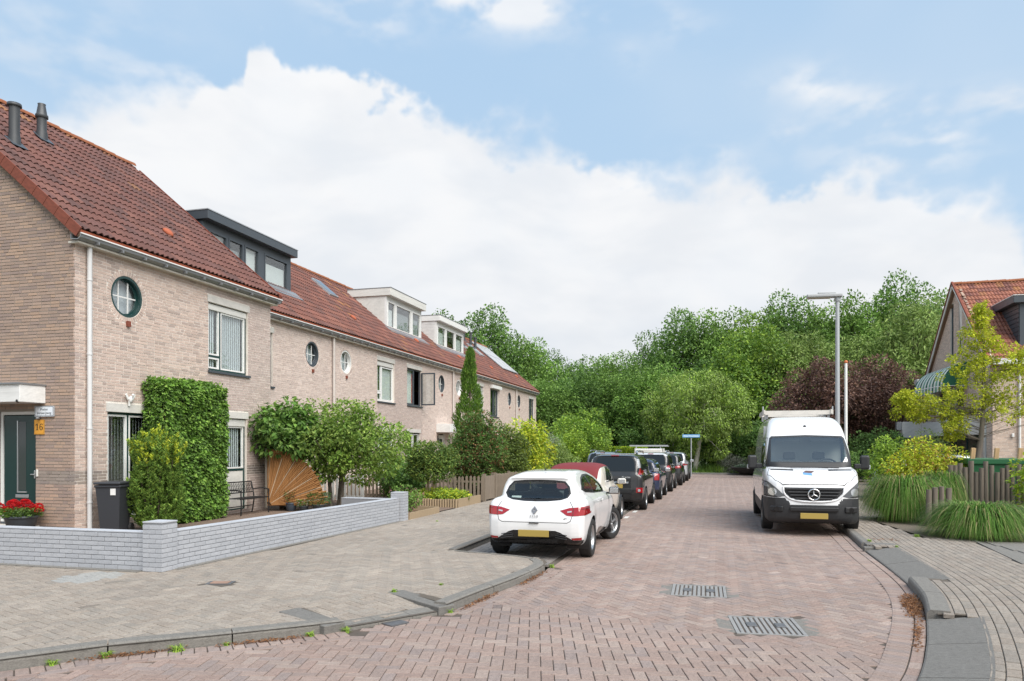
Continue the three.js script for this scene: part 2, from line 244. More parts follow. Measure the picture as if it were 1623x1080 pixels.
const seam = (x, z) => z > -7.75 + 0.30 * (x + 1) + 0.10 * Math.sin(x * 1.3);                     // where the two laying directions of the carriageway meet
const roadEdge = (x, z) => { for (const L of [RK, LK, LK2]) for (let i = 0; i + 1 < L.length; i++) { const [a, b] = L[i], [c, d] = L[i + 1], t = Math.max(0, Math.min(1, ((x - a) * (c - a) + (z - b) * (d - b)) / ((c - a) ** 2 + (d - b) ** 2))); if (Math.hypot(x - a - t * (c - a), z - b - t * (d - b)) < (L === LK2 ? 0.16 : 0.27)) return false; } return true; };
const ROAD_CORE = ROAD.filter(([, z]) => z > -46.5).concat([[-2.42, -46]]);
const roadField = x => true;
const viewable = (x, z) => { const d = -x * Math.sin(camera.rotation.y) - z * Math.cos(camera.rotation.y), s = x * Math.cos(camera.rotation.y) - z * Math.sin(camera.rotation.y); return d > 3.5 && Math.abs(s) < d * 0.80 + 2.5; };
const RED = [C(0.356, 0.268, 0.23), C(0.372, 0.276, 0.234), C(0.34, 0.26, 0.226), C(0.384, 0.3, 0.258), C(0.348, 0.252, 0.213), C(0.328, 0.26, 0.234)];
const DRAB = [C(0.361, 0.31, 0.26), C(0.376, 0.322, 0.268), C(0.346, 0.298, 0.252), C(0.384, 0.333, 0.28), C(0.35, 0.295, 0.244), C(0.331, 0.291, 0.248)];
const BAYC = [C(0.27, 0.25, 0.235), C(0.30, 0.27, 0.25), C(0.24, 0.225, 0.215)];
{
  const poly = [...RK.filter(([, z]) => z > -46.1), [-2, 1], [-9.5, 1], ...LK, [-2.84, -7.6], ...LK2, [-2.42, -11], [-2.42, -46]];
  const ok = (x, z) => viewable(x, z) && roadEdge(x, z) && !nearGrate(x, z, 0.03);
  const st = herringbone(poly, Math.PI / 4, (x, z) => ok(x, z) && !seam(x, z - 0.12), [0, -24], -0.002).concat(herringbone(poly, -camera.rotation.y + 0.03, (x, z) => ok(x, z) && seam(x, z), [0, -5], 0.002));
  const edge = rowsAlong(RK, 0.055, 1, false, (x, z) => viewable(x, z) && z < -5.4).concat(rowsAlong(RK, 0.215, 1, true, (x, z) => viewable(x, z) && z < -5.4), rowsAlong(LK, 0.11, 1, true, viewable), rowsAlong(LK, 0.27, 1, false, viewable), rowsAlong(LK2, 0.055, 2, false, viewable), rowsAlong([[-2.42, -11], [-2.42, -45.6]], 0.06, 1, false));
  const cross = rowsAlong([[-2.4, -46.3], [14, -46.3]], -0.05, 42, false, (x, z) => z > -50.5 && z < -46);
  layPavers(road, st.concat(edge, cross), 0, RED, 300);
  layPavers(bay, rowsAlong([[-2.52, -11.2], [-2.52, -45.6]], -0.06, 17, false, (x, z) => inPoly(BAY, x, z)), 0.001, BAYC, 60);
  const dropped = (x, z) => false;
  layPavers(paveL, herringbone(LEFT_PAVE, Math.PI / 4 - 0.42, (x, z) => viewable(x, z) && z > -11.36 - (x + 5) * 0.3 && !(LKnear(x, z) < 0.12) && segDist([[-3.55, -6.55], [-2.84, -7.6]], x, z) > 0.16 && !lidAt(x, z), [-5, -7]).concat(rowsAlong([[-4.33, -9.4], [-4.33, -45.6]], -0.06, 26, false, (x, z) => inPoly(LEFT_PAVE, x, z) && z <= -11.25 - (x + 5) * 0.3)), 0.1, DRAB, 300);
  layPavers(paveR, rowsAlong(RK, -0.20, 30, false, (x, z) => viewable(x, z) && inPoly(RIGHT_PAVE, x, z) && (z < -4.5) && kerbClear(x, z)), 0.1, DRAB.map(c => c.clone().multiplyScalar(0.92)), 300);
}
function segDist(L, x, z) { let m = 1e9; for (let i = 0; i + 1 < L.length; i++) { const [a, b] = L[i], [c, d] = L[i + 1], t = Math.max(0, Math.min(1, ((x - a) * (c - a) + (z - b) * (d - b)) / ((c - a) ** 2 + (d - b) ** 2))); m = Math.min(m, Math.hypot(x - a - t * (c - a), z - b - t * (d - b))); } return m; }
function LKnear(x, z) { return Math.min(segDist(LK, x, z), segDist(LK2, x, z), segDist([[-4.2, -11.62], [-2.95, -11.28], [-2.5, -11]], x, z) + 0.05); }
function lidAt(x, z) { return Math.abs(x + 6.02) < 0.19 && Math.abs(z + 8.0) < 0.13; }
function kerbClear(x, z) { const d = segDist(RK, x, z); return z < -13.9 || (z < -8.5 && z > -10.6) ? d > 0.19 : d > 0.495; }

// kerb stones, each one laid along its line
function kerb(name, line, side, width, height, label, group, { top = 0.1, len = 0.95, mat = M.concrete, slope = 0 } = {}) {
  const curve = new THREE.CatmullRomCurve3(line.map(([x, z]) => V(x, 0, z)), false, 'centripetal'), L = curve.getLength(), n = Math.max(1, Math.round(L / len));
  for (let k = 0; k < n; k++) {
    const seg = 6, pos = [], P = [];
    for (let i = 0; i <= seg; i++) {
      const t = (k + 0.006 + (0.988 * i) / seg) / n, p = curve.getPointAt(t), q = curve.getTangentAt(t), nx = -q.z * side, nz = q.x * side, jy = 0;
      const prof = slope ? [[0, -0.1], [0.004, 0.02], [0.02, 0.03], [width, top + 0.008], [width, -0.1]] : [[0.0, -0.12], [0.006, top - 0.03], [0.018, top - 0.008], [0.04, top + 0.008], [width, top + 0.008], [width, -0.1]];
      P.push(prof.map(([a, y]) => [p.x + nx * a, y + jy, p.z + nz * a]));
    }
    const quad = (a, b, c, d) => pos.push(...a, ...b, ...c, ...a, ...c, ...d);
    for (let i = 0; i < seg; i++) for (let j = 0; j + 1 < P[0].length; j++) quad(P[i][j], P[i][j + 1], P[i + 1][j + 1], P[i + 1][j]);
    for (const [A, f] of [[P[0], 1], [P[seg], 0]]) for (let j = 1; j + 1 < A.length; j++) f ? pos.push(...A[0], ...A[j + 1], ...A[j]) : pos.push(...A[0], ...A[j], ...A[j + 1]);
    const g = new THREE.BufferGeometry(); g.setAttribute('position', new THREE.Float32BufferAttribute(pos, 3)); g.computeVertexNormals();
    tag(mesh(name, muv(g), mat), label, 'kerbstone', group);
  }
}
kerb('kerbstone', LK, -1, 0.17, 0.1, 'grey concrete kerbstone bordering the wide pavement before the painted garden wall', 'kerbstones before the garden wall');
kerb('kerbstone', LK2.slice(0, 4).concat([[-2.47, -10.7], [-2.62, -11.0]]), -1, 0.17, 0.1, 'grey concrete kerbstone on the bulge of pavement behind the white hatchback', 'kerbstones at the pavement bulge', { len: 1.0 });
kerb('kerbstone', [[-2.62, -11.02], [-3.0, -11.24], [-4.15, -11.56]], -1, 0.10, 0.1, 'narrow grey kerbstone across the end of the parking bay', 'narrow kerbstones at the bay end', { len: 0.9 });
kerb('kerbstone', [[-4.22, -11.66], [-4.22, -45.6]], -1, 0.12, 0.1, 'dark grey kerbstone along the house side of the parking bay', 'kerbstones along the parking bay', { mat: M.concreteDark });
kerb('kerbstone', [[2.62, -45.8], [2.55, -18], [2.48, -15.5], [2.44, -14.45]], -1, 0.14, 0.1, 'grey kerbstone along the far pavement beside and behind the van', 'kerbstones beside the van', { len: 1.0 });
kerb('ramp_kerb', [[2.42, -13.94], [2.40, -12.2], [2.365, -10.72]], -1, 0.50, 0.1, 'wide sloping concrete ramp slab between the raised kerb and the van', 'ramp slabs near the van', { len: 1.55, slope: 1, mat: M.concreteDark });
kerb('kerbstone', [[2.36, -10.7], [2.24, -9.5], [2.06, -8.55]], -1, 0.22, 0.11, 'raised grey kerbstone with fallen leaves piled against it between ramp slabs', 'kerbstones between the ramps', { len: 1.1, top: 0.115 });
kerb('ramp_kerb', [[2.058, -8.54], [1.78, -7.4], [1.47, -6.35], [1.05, -5.3]], -1, 0.50, 0.1, 'wide dark concrete ramp slab sloping down where the street bends', 'ramp slabs at the bend', { len: 1.05, slope: 1, mat: M.concreteDark });
kerb('kerbstone', [[-2.4, -50.6], [24, -50.6]], -1, 0.14, 0.1, 'pale kerbstone edging the grass verge at the end of the street', 'kerbstones at the end of the street', { len: 1.2 });
kerb('crossing_band', [[-3.55, -6.55], [-2.86, -7.57]], -1, 0.20, 0.04, 'flat pale edging stone along the foot of the lowered crossing', 'edging stones of the lowered crossing', { len: 0.45, top: 0.044, slope: 1, mat: M.concrete });
// slabs that end the kerbs at the lowered crossing
single('end_slab', [muv(rbx(0.82, 0.10, 0.24, 0.012, -3.95, 0.05, -6.66, -0.46, 0, -0.03))], M.concreteDark, 'flat dark kerb slab closing the near kerb at the lowered crossing', 'slab');
single('end_slab', [muv(rbx(1.02, 0.11, 0.22, 0.012, -3.27, 0.037, -7.84, -0.56, 0, -0.018))], M.concreteDark, 'flat dark kerb slab beside the pavement bulge', 'slab');  // one even dark concrete tone over the whole slab, edges included
single('end_slab', [muv(rbx(0.50, 0.13, 0.20, 0.012, 2.72, 0.045, -14.28, 0.08))], M.concreteDark, 'short kerb slab lying across the kerb end before the van', 'slab');
single('end_slab', [muv(rbx(0.34, 0.12, 0.10, 0.02, 2.56, 0.03, -13.98, 0.1))], M.concreteDark, 'small broken kerb end sticking up beside the first ramp slab', 'slab');
single('paving_plate', [muv(bx(0.34, 0.02, 0.22, -3.25, 0.004, -7.02, -0.5))], M.iron, 'small rusted iron plate set in the lowered crossing', 'cover plate');
// two gully grates in the carriageway
GRATES.forEach(([x, z, t], k) => {
  const o = thing('drain_grate', k ? 'grey iron drain grate set beside the bend of the carriageway' : 'grey iron drain grate in mid carriageway, farther from the ramp slabs', 'drain grate', [x, 0, z], t);
  put('frame', [bx(0.66, 0.05, 0.035, 0, -0.024, 0.367), bx(0.66, 0.05, 0.035, 0, -0.024, -0.367), bx(0.035, 0.05, 0.698, 0.3125, -0.024, 0), bx(0.035, 0.05, 0.698, -0.3125, -0.024, 0)].map(muv), M.castIron, o);
  put('pit', bx(0.60, 0.02, 0.70, 0, -0.10, 0), M.black, o);
  for (let i = 0; i < 11; i++) { const px = -0.265 + i * 0.053; put('bar', muv(rbx(0.036, 0.03, 0.69, 0.006, px, -0.016, 0)), M.castIron, o); }
  for (const s of [-1, 1]) put('lock_plate', muv(rbx(0.10, 0.012, 0.16, 0.004, s * 0.14, 0.003, 0)), M.iron, o);
  for (const s of [-1, 1]) { put('cross_rib', bx(0.58, 0.02, 0.02, 0, -0.03, 0.22 * s), M.iron, o); put('concrete_collar', muv(bx(0.14, 0.03, 0.70, 0.405 * s, -0.018, 0)), M.concrete, o); }
});
{ const o = thing('service_cover', 'small square service cap with orange lid in the wide pavement', 'service cover', [-6.02, 0.1, -8.0], 0.3);
  put('frame', [muv(bx(0.32, 0.03, 0.22, 0, -0.012, 0))], M.iron, o); put('lid', muv(rbx(0.22, 0.02, 0.13, 0.005, 0, 0.002, 0)), std(C(0.30, 0.19, 0.14), 0.8, { map: stains }), o); }
// white bay markings: short painted strips
[[-2.28, -19.1, 0.5], [-2.26, -20.9, 0.6], [-2.3, -13.3, 0.55], [-2.25, -25.2, 0.5], [-2.25, -29.6, 0.5]].forEach(([x, z, l], i) => single('bay_marking', [muv(bx(0.10, 0.006, l, x, 0.0045, z))], M.offwhite, 'short worn white strip marking the edge of the parking bay', 'road marking', 'white bay markings'));
// grass verge, footpath and soil
structure('grass_verge', sheet([[-2.4, -50.75], [26, -50.75], [26, -70], [-40, -70], [-40, -46.8], [-7.2, -46.8], [-2.4, -47.5]], 0.05), M.grass);
structure('garden_ground', sheet([[-7.4, -8.75], [-7.12, -15.9], [-7.0, -46.5], [-13.4, -46.5], [-13.4, -18], [-11.95, -18], [-11.95, -11.5], [-30, -11.5], [-30, -8.75]], 0.105), std(C(0.235, 0.165, 0.125), 1, { map: speckle, bumpMap: speckle, bumpScale: 0.008 }));
structure('garden_ground', sheet([[3.45, -18.6], [3.75, -15.45], [4.45, -15.3], [26, -15.3], [26, -46], [4.6, -46], [4.2, -22]], 0.102), std(C(0.20, 0.165, 0.125), 1, { map: speckle, bumpMap: speckle, bumpScale: 0.01 }));
structure('driveway', sheet([[4.25, -12.4], [4.45, -15.25], [12, -15.25], [12, -1.2], [6.5, -1.2], [5.2, -8]], 0.097), M.concrete);
for (let i = 0; i < 4; i++) for (let j = 0; j < 4; j++) { const m = mesh('paving_slab', muv(rbx(0.59, 0.04, 0.59, 0.006, 4.88 + i * 0.6 + j * 0.06, 0.09, -14.85 + j * 0.6 )), M.concrete, scene.getObjectByName('driveway')); }
structure('driveway_edge', [muv(bx(0.06, 0.06, 2.95, 4.36, 0.085, -13.83, -0.07))], M.concrete);

// ---------------------------------------------------------------- houses: bricks, tiles, windows
class Face {            // a wall plane: u along U, v up, d out along N (U x up = N)
  constructor(o, U, N) { this.o = V(...o); this.U = V(...U); this.N = V(...N); this.m = new THREE.Matrix4().makeBasis(this.U, V(0, 1, 0), this.N).setPosition(this.o); this.q = new THREE.Quaternion().setFromRotationMatrix(this.m); }
  pt(u, v, d = 0) { return V(u, v, d).applyMatrix4(this.m); }
  geo(g) { return g.applyMatrix4(this.m); }
  box(u0, u1, v0, v1, d0, d1) { return this.geo(bx(u1 - u0, v1 - v0, d1 - d0, (u0 + u1) / 2, (v0 + v1) / 2, (d0 + d1) / 2)); }
}
const brickGeo = (() => { const g = new THREE.BoxGeometry(1, 1, 1); return g; })();
const brickMat = std(C(1, 1, 1), 0.93, { map: clayTex });
const COURSE = 0.0635;
function wall(house, face, outline, holes, rounds, mat, thick = 0.13, name = 'wall') {
  const s = new THREE.Shape(outline.map(([u, v]) => new THREE.Vector2(u, v)));
  for (const h of holes) s.holes.push(new THREE.Path([[h[0], h[2]], [h[1], h[2]], [h[1], h[3]], [h[0], h[3]]].map(p => new THREE.Vector2(...p))));
  for (const [u, v, r] of rounds) { const p = new THREE.Path(); p.absarc(u, v, r, 0, Math.PI * 2, true); s.holes.push(p); }
  const g = new THREE.ExtrudeGeometry(s, { depth: thick, bevelEnabled: false, curveSegments: 24 }).translate(0, 0, -thick - 0.006);
  return put(name, muv(face.geo(g)), mat, house);
}
// list of bricks [Face, u, v, length, height, turn, colour]
function brickList(face, { W, v0 = 0, v1, holes = [], rounds = [], inside = () => true, tone, u0 = 0 }) {
  const out = []; let row = 0;
  for (let v = v0; v + COURSE <= v1 + 0.01; v += COURSE, row++) {
    const vm = v + COURSE / 2; let free = [[u0, W]];
    const cut = (a, b) => { free = free.flatMap(([p, q]) => b <= p || a >= q ? [[p, q]] : [[p, a], [b, q]].filter(([x, y]) => y - x > 0.02)); };
    for (const h of holes) if (vm > h[2] && vm < h[3]) cut(h[0], h[1]);
    for (const [cu, cv, r] of rounds) { const R2 = r + 0.112, dy = vm - cv; if (Math.abs(dy) < R2) { const w = Math.sqrt(R2 * R2 - dy * dy); cut(cu - w, cu + w); } }
    for (const [a, b] of free) {
      let u = a - (row % 2 ? 0.11 : 0) - (R() < 0.2 ? 0.055 : 0);
      while (u < b - 0.012) { const L = R() < 0.12 ? 0.11 : 0.222, p = Math.max(u, a), q = Math.min(u + L, b); if (q - p > 0.03 && inside((p + q) / 2, vm, p, q)) out.push([face, (p + q) / 2, vm, q - p - 0.014, COURSE - 0.0145, 0, tone((p + q) / 2, vm)]); u += L; }
    }
  }
  for (const [cu, cv, r] of rounds) { const n = Math.round(2 * Math.PI * (r + 0.055) / 0.062); for (let k = 0; k < n; k++) { const a = k / n * Math.PI * 2; out.push([face, cu + Math.cos(a) * (r + 0.055), cv + Math.sin(a) * (r + 0.055), 0.10, 0.047, a, tone(cu, cv)]); } }
  return out;
}
function layBricks(wallMesh, list, nSingle, palette) {
  const o = originOf(wallMesh), q = new THREE.Quaternion(), z = V(0, 0, 1), m = new THREE.Matrix4();
  const pose = b => { q.setFromAxisAngle(z, b[5]); const p = b[0].pt(b[1], b[2], -0.05 + rr(-0.003, 0.003)).sub(o); return m.compose(p, b[0].q.clone().multiply(q), V(b[3], b[4], 0.1)); };
  let rest = list;
  if (nSingle) {
    const near = list.map(b => [b[0].pt(b[1], b[2]).distanceTo(camera.position) - (b[0].N.z > 0.5 && b[0].pt(b[1], b[2]).x < -13.6 ? -50 : 0), b]).sort((a, b) => a[0] - b[0]).map(a => a[1]);
    const mats = palette.map(c => { const t = brickMat.clone(); t.color = c; return t; });
    for (const b of near.slice(0, nSingle)) { const k = new THREE.Mesh(brickGeo, mats.reduce((a, c) => Math.abs(c.color.r - b[6].r) + Math.abs(c.color.b - b[6].b) * 2 < Math.abs(a.color.r - b[6].r) + Math.abs(a.color.b - b[6].b) * 2 ? c : a)); k.name = 'brick'; k.castShadow = k.receiveShadow = true; pose(b).decompose(k.position, k.quaternion, k.scale); wallMesh.add(k); }
    rest = near.slice(nSingle);
  }
  const im = new THREE.InstancedMesh(brickGeo, brickMat, rest.length); im.name = 'brickwork'; im.userData.kind = 'stuff'; im.castShadow = im.receiveShadow = true;
  rest.forEach((b, i) => { im.setMatrixAt(i, pose(b)); im.setColorAt(i, b[6]); }); wallMesh.add(im);
}
const mixc = (pal, s = 0.13) => { const c = pick(pal).clone(), f = rr(1 - s, 1 + s); return c.multiplyScalar(f); };
const BUFF = [C(0.639, 0.493, 0.419), C(0.666, 0.519, 0.442), C(0.617, 0.477, 0.409), C(0.688, 0.54, 0.459), C(0.589, 0.466, 0.402), C(0.644, 0.514, 0.448), C(0.503, 0.396, 0.346)];
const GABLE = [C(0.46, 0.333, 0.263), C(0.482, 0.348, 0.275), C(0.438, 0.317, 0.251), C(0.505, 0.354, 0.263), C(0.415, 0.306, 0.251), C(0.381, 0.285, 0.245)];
const PINK = [C(0.557, 0.441, 0.394), C(0.588, 0.467, 0.42), C(0.536, 0.43, 0.389), C(0.567, 0.457, 0.41)];
const ROWB = [C(0.697, 0.557, 0.492), C(0.728, 0.588, 0.519), C(0.675, 0.541, 0.481), C(0.75, 0.609, 0.541), C(0.643, 0.514, 0.459)];
const GREYB = [C(0.34, 0.285, 0.25), C(0.31, 0.26, 0.235), C(0.36, 0.30, 0.26)];

// roof tiles: two shallow waves each
const tileGeo = (() => {
  const n = 12, w = 0.30, l = 0.395, p = [], H = x => 0.044 * Math.pow(0.5 - 0.5 * Math.cos(2 * Math.PI * x / 0.15), 0.8);
  for (let i = 0; i < n; i++) {
    const a = w * i / n, b = w * (i + 1) / n, q = (x, y, dz) => [x, y, H(x) + dz];
    const A = q(a, 0, 0.034), B = q(b, 0, 0.034), D = q(b, l, 0.002), E = q(a, l, 0.002), F = q(a, 0.004, 0.008), G = q(b, 0.004, 0.008);
    p.push(...A, ...B, ...D, ...A, ...D, ...E, ...F, ...G, ...B, ...F, ...B, ...A);
  }
  const g = new THREE.BufferGeometry(); g.setAttribute('position', new THREE.Float32BufferAttribute(p, 3)); g.computeVertexNormals(); const uv = []; for (let i = 0; i < p.length; i += 3) uv.push(p[i], p[i + 1]); g.setAttribute('uv', new THREE.Float32BufferAttribute(uv, 2)); return g;
})();
const tileMat = std(C(1, 1, 1), 0.88, { map: clayTex, bumpMap: clayTex, bumpScale: 0.003 });
const OLDTILE = [C(0.15, 0.068, 0.056), C(0.165, 0.072, 0.058), C(0.138, 0.066, 0.057), C(0.175, 0.079, 0.062), C(0.122, 0.063, 0.056), C(0.155, 0.076, 0.065)];
const ROWTILE = [C(0.195, 0.082, 0.063), C(0.215, 0.088, 0.066), C(0.175, 0.078, 0.063), C(0.235, 0.10, 0.073), C(0.15, 0.074, 0.062)];
function layTiles(roofMesh, p0, along, up, W, L, palette, nSingle = 0, skip = () => false, lichen = 0) {
  const A = V(...along), Un = V(...up).normalize(), N = A.clone().cross(Un), basis = new THREE.Matrix4().makeBasis(A, Un, N), o = originOf(roofMesh), cols = Math.round(W / 0.30), rows = Math.ceil(L / 0.345), list = [], sc = W / (cols * 0.30);
  for (let r = 0; r < rows; r++) for (let c = 0; c < cols; c++) { if (skip((c + 0.5) * 0.3 * sc, r * 0.345 + 0.17)) continue; list.push([V(...p0).addScaledVector(A, c * 0.30 * sc + rr(-0.004, 0.004)).addScaledVector(Un, r * 0.345 + rr(-0.006, 0.006)).addScaledVector(N, rr(0, 0.004)), rows - r]); }
  const tone = (t, plain) => { const n = fbm3(t[0].x * 0.8, t[0].y * 0.8, t[0].z * 0.8, 3); const c = mixc(palette, 0.11).multiplyScalar(1 + 0.28 * n); if (lichen && !plain && R() < lichen * (t[1] < 4 ? 3.5 : 1)) c.lerp(C(0.42, 0.20, 0.07), rr(0.3, 0.7)); return c; };
  list.sort((a, b) => a[0].distanceTo(camera.position) - b[0].distanceTo(camera.position));
  const mats = nSingle ? Array.from({ length: 10 }, (_, i) => { const m = tileMat.clone(); m.color = tone(list[(i * 37) % list.length], true); return m; }) : [];
  for (const t of list.slice(0, nSingle)) { const m = new THREE.Mesh(tileGeo, pick(mats)); m.name = 'tile'; m.castShadow = m.receiveShadow = true; m.position.copy(t[0]).sub(o); m.quaternion.setFromRotationMatrix(basis); m.scale.set(sc * 1.01, 1, 1); roofMesh.add(m); }
  const rest = list.slice(nSingle); if (!rest.length) return;
  const im = new THREE.InstancedMesh(tileGeo, tileMat, rest.length), mt = new THREE.Matrix4(), q = new THREE.Quaternion().setFromRotationMatrix(basis);
  rest.forEach((t, i) => { im.setMatrixAt(i, mt.compose(t[0].clone().sub(o), q, V(sc * 1.01, 1, 1))); im.setColorAt(i, tone(t)); }); im.name = 'roof_tiles'; im.userData.kind = 'stuff'; im.castShadow = im.receiveShadow = true; roofMesh.add(im);
}
// a framed window: outer frame mesh with panes, sashes, blinds and sill below it
function win(house, face, u0, u1, v0, v1, o = {}) {
  const d = o.set ?? -0.07, f = o.fw ?? 0.06, bars = [face.box(u0, u1, v1 - f, v1, d - 0.06, d), face.box(u0, u1, v0, v0 + f, d - 0.06, d), face.box(u0, u0 + f, v0 + f, v1 - f, d - 0.06, d), face.box(u1 - f, u1, v0 + f, v1 - f, d - 0.06, d)];
  for (const [a, b, e] of o.posts || []) bars.push(face.box(a - f / 2, a + f / 2, b ?? v0 + f, e ?? v1 - f, d - 0.06, d - 0.001));
  for (const [a, b, e] of o.rails || []) bars.push(face.box(b ?? u0 + f, e ?? u1 - f, a - f / 2, a + f / 2, d - 0.06, d - 0.002));
  const w = put('window', bars, o.frame || M.green, house);
  for (const [a, b, c, e, kind = 'blind', sash = o.sash] of o.panes || [[u0 + f, u1 - f, v0 + f, v1 - f]]) {
    let [p, q, r, s] = [a, b, c, e];
    if (kind === 'panel') { put('panel', face.box(p, q, r, s, d - 0.05, d - 0.012), o.panel || M.offwhite, w); continue; }
    if (sash) { const t = 0.038; put('sash', [face.box(p, q, s - t, s, d - 0.05, d + 0.004), face.box(p, q, r, r + t, d - 0.05, d + 0.004), face.box(p, p + t, r + t, s - t, d - 0.05, d + 0.004), face.box(q - t, q, r + t, s - t, d - 0.05, d + 0.004)], sash, w); p += t; q -= t; r += t; s -= t; }
    put('pane', face.box(p, q, r, s, d - 0.032, d - 0.026), M.glass, w);
    if (kind === 'blind') { const sl = []; for (let u = p + 0.02; u < q; u += 0.082) sl.push(face.geo(bx(0.084, s - r + 0.02, 0.003, 0, 0, 0, o.open ?? 0.28).translate(u, (r + s) / 2, d - 0.09))); put('vertical_blind', sl, o.blind || M.blind, w).userData.kind = 'stuff'; }
    else if (kind === 'roller') put('roller_blind', face.box(p, q, r, s, d - 0.10, d - 0.09), M.curtain, w);
    else if (kind === 'curtain') { const n = 9, pts = []; for (let i = 0; i <= n * 4; i++) { const u = p + (q - p) * i / (n * 4); pts.push([u, d - 0.12 + 0.02 * Math.sin(i * 1.6)]); } const g = new THREE.BufferGeometry(), P = []; for (let i = 0; i + 1 < pts.length; i++) { const A = face.pt(pts[i][0], r, pts[i][1]).toArray(), B = face.pt(pts[i + 1][0], r, pts[i + 1][1]).toArray(), D = face.pt(pts[i + 1][0], s, pts[i + 1][1]).toArray(), E = face.pt(pts[i][0], s, pts[i][1]).toArray(); P.push(...A, ...B, ...D, ...A, ...D, ...E); } g.setAttribute('position', new THREE.Float32BufferAttribute(P, 3)); g.computeVertexNormals(); put('curtain', g, M.curtain, w); }
  }
  put('room_back', face.box(u0 - 0.02, u1 + 0.02, v0 - 0.02, v1 + 0.02, d - 0.62, d - 0.6), M.room, w);
  if (o.lintel) put('lintel', muv(face.box(u0 - 0.04, u1 + 0.06, v1 + 0.004, v1 + o.lintel, -0.10, 0.012)), M.lintel, w);
  if (o.sill) put('sill', muv(face.box(u0 - 0.03, u1 + 0.06, v0 - 0.055, v0 - 0.003, -0.11, 0.05)), o.sillMat || M.anthracite, w);
  if (o.box) put('shutter_box', rb(face, u0 + 0.02, u1 - 0.02, v1 - o.box, v1 - 0.02, d - 0.03, d + 0.03), M.offwhite, w);
  return w;
}
const rb = (face, u0, u1, v0, v1, d0, d1) => face.geo(rbx(u1 - u0, v1 - v0, d1 - d0, 0.012, (u0 + u1) / 2, (v0 + v1) / 2, (d0 + d1) / 2));
function roundWin(house, face, u, v, r, frameMat, barMat) {
  const ring = (ri, ro, d0, d1) => { const s = new THREE.Shape(); s.absarc(0, 0, ro, 0, Math.PI * 2); const h = new THREE.Path(); h.absarc(0, 0, ri, 0, Math.PI * 2, true); s.holes.push(h); return face.geo(new THREE.ExtrudeGeometry(s, { depth: d1 - d0, bevelEnabled: false, curveSegments: 28 }).translate(u, v, d0)); };
  const w = put('round_window', ring(r - 0.05, r + 0.004, -0.17, -0.015), frameMat, house);
  put('sash', ring(r - 0.085, r - 0.05, -0.15, -0.10), frameMat, w);
  put('pane', face.geo(new THREE.CircleGeometry(r - 0.07, 36).translate(u, v, -0.13)), M.glass, w);
  const k = r - 0.07, x = k * 0.36, hgt = Math.sqrt(k * k - x * x);
  for (const s of [-1, 1]) put('glazing_bar', face.box(u + s * x - 0.014, u + s * x + 0.014, v - hgt, v + hgt, -0.126, -0.108), barMat, w);
  put('glazing_bar', face.box(u - k, u + k, v - 0.014, v + 0.014, -0.127, -0.109), barMat, w);
  put('net_curtain', face.geo(new THREE.CircleGeometry(r, 30).translate(u, v, -0.24)), M.net, w);
  put('bracket', [muv(face.box(u - 0.035, u + 0.055, v - r - 0.19, v - r - 0.075, -0.04, 0.05))], M.verge, w);
  return w;
}
function gutter(house, face, u0, u1, y) {
  const prof = [[0.005, 0.10], [0.0, 0.0], [0.17, -0.015], [0.235, 0.03], [0.25, 0.10], [0.237, 0.10], [0.225, 0.04], [0.165, 0.0], [0.015, 0.015], [0.018, 0.10]];
  const g = new THREE.ExtrudeGeometry(new THREE.Shape(prof.map(p => new THREE.Vector2(...p))), { depth: u1 - u0, bevelEnabled: false }); g.rotateY(-Math.PI / 2).translate(u1, y, 0.02);   // x = out, z = along -> local u
  const gg = g.scale(1, 1, 1); put('gutter', muv(face.geo(gg)), M.zinc, house);
  put('gutter_rim', face.box(u0, u1, y + 0.088, y + 0.112, 0.255, 0.285), M.white, house);
  put('soffit', face.box(u0 + 0.05, u1 - 0.05, y - 0.06, y - 0.02, -0.08, 0.16), M.cream, house);
  for (let u = u0 + 0.4; u < u1; u += 0.62) put('gutter_bracket', face.box(u, u + 0.03, y - 0.024, y + 0.03, 0.02, 0.29), M.zinc, house);
}
function downpipe(house, face, u, y0, y1, mat = M.pipe) {
  const p = face.pt(u, 0, 0.075), c = put('downpipe', cyl(0.046, 0.046, [p.x, y0, p.z], [p.x, y1, p.z], 14), mat, house);
  for (let y = y0 + 0.6; y < y1; y += 1.45) put('pipe_bracket', [cyl(0.054, 0.054, [p.x, y, p.z], [p.x, y + 0.035, p.z], 14)], mat, c);
  const a = face.pt(u, y1, 0.075), b = face.pt(u, y1 + 0.1, 0.11); put('swan_neck', cyl(0.05, 0.05, a.toArray(), b.toArray(), 12), mat, c);
}
M.net = std(C(0.50, 0.54, 0.57), 0.9);
const PITCH = 0.835, slopeN = V(PITCH, 1, 0).normalize();
function roofSlab(house, X0, y0, Xr, yr, z0, z1) {      // front and back slope and both gable edges, closed
  const back = 2 * Xr - X0, p = [[X0 + 0.15, y0 - 0.15 * PITCH - 0.05], [Xr, yr - 0.05], [back - 0.22, y0 - 0.22 * PITCH - 0.05], [back - 0.22, y0 - 0.22 * PITCH - 0.22], [Xr, yr - 0.25], [X0 + 0.15, y0 - 0.15 * PITCH - 0.16]];
  const g = new THREE.ExtrudeGeometry(new THREE.Shape(p.map(q => new THREE.Vector2(...q))), { depth: Math.abs(z1 - z0), bevelEnabled: false }).translate(0, 0, Math.min(z0, z1));
  return put('roof', g, M.roofBase, house);
}
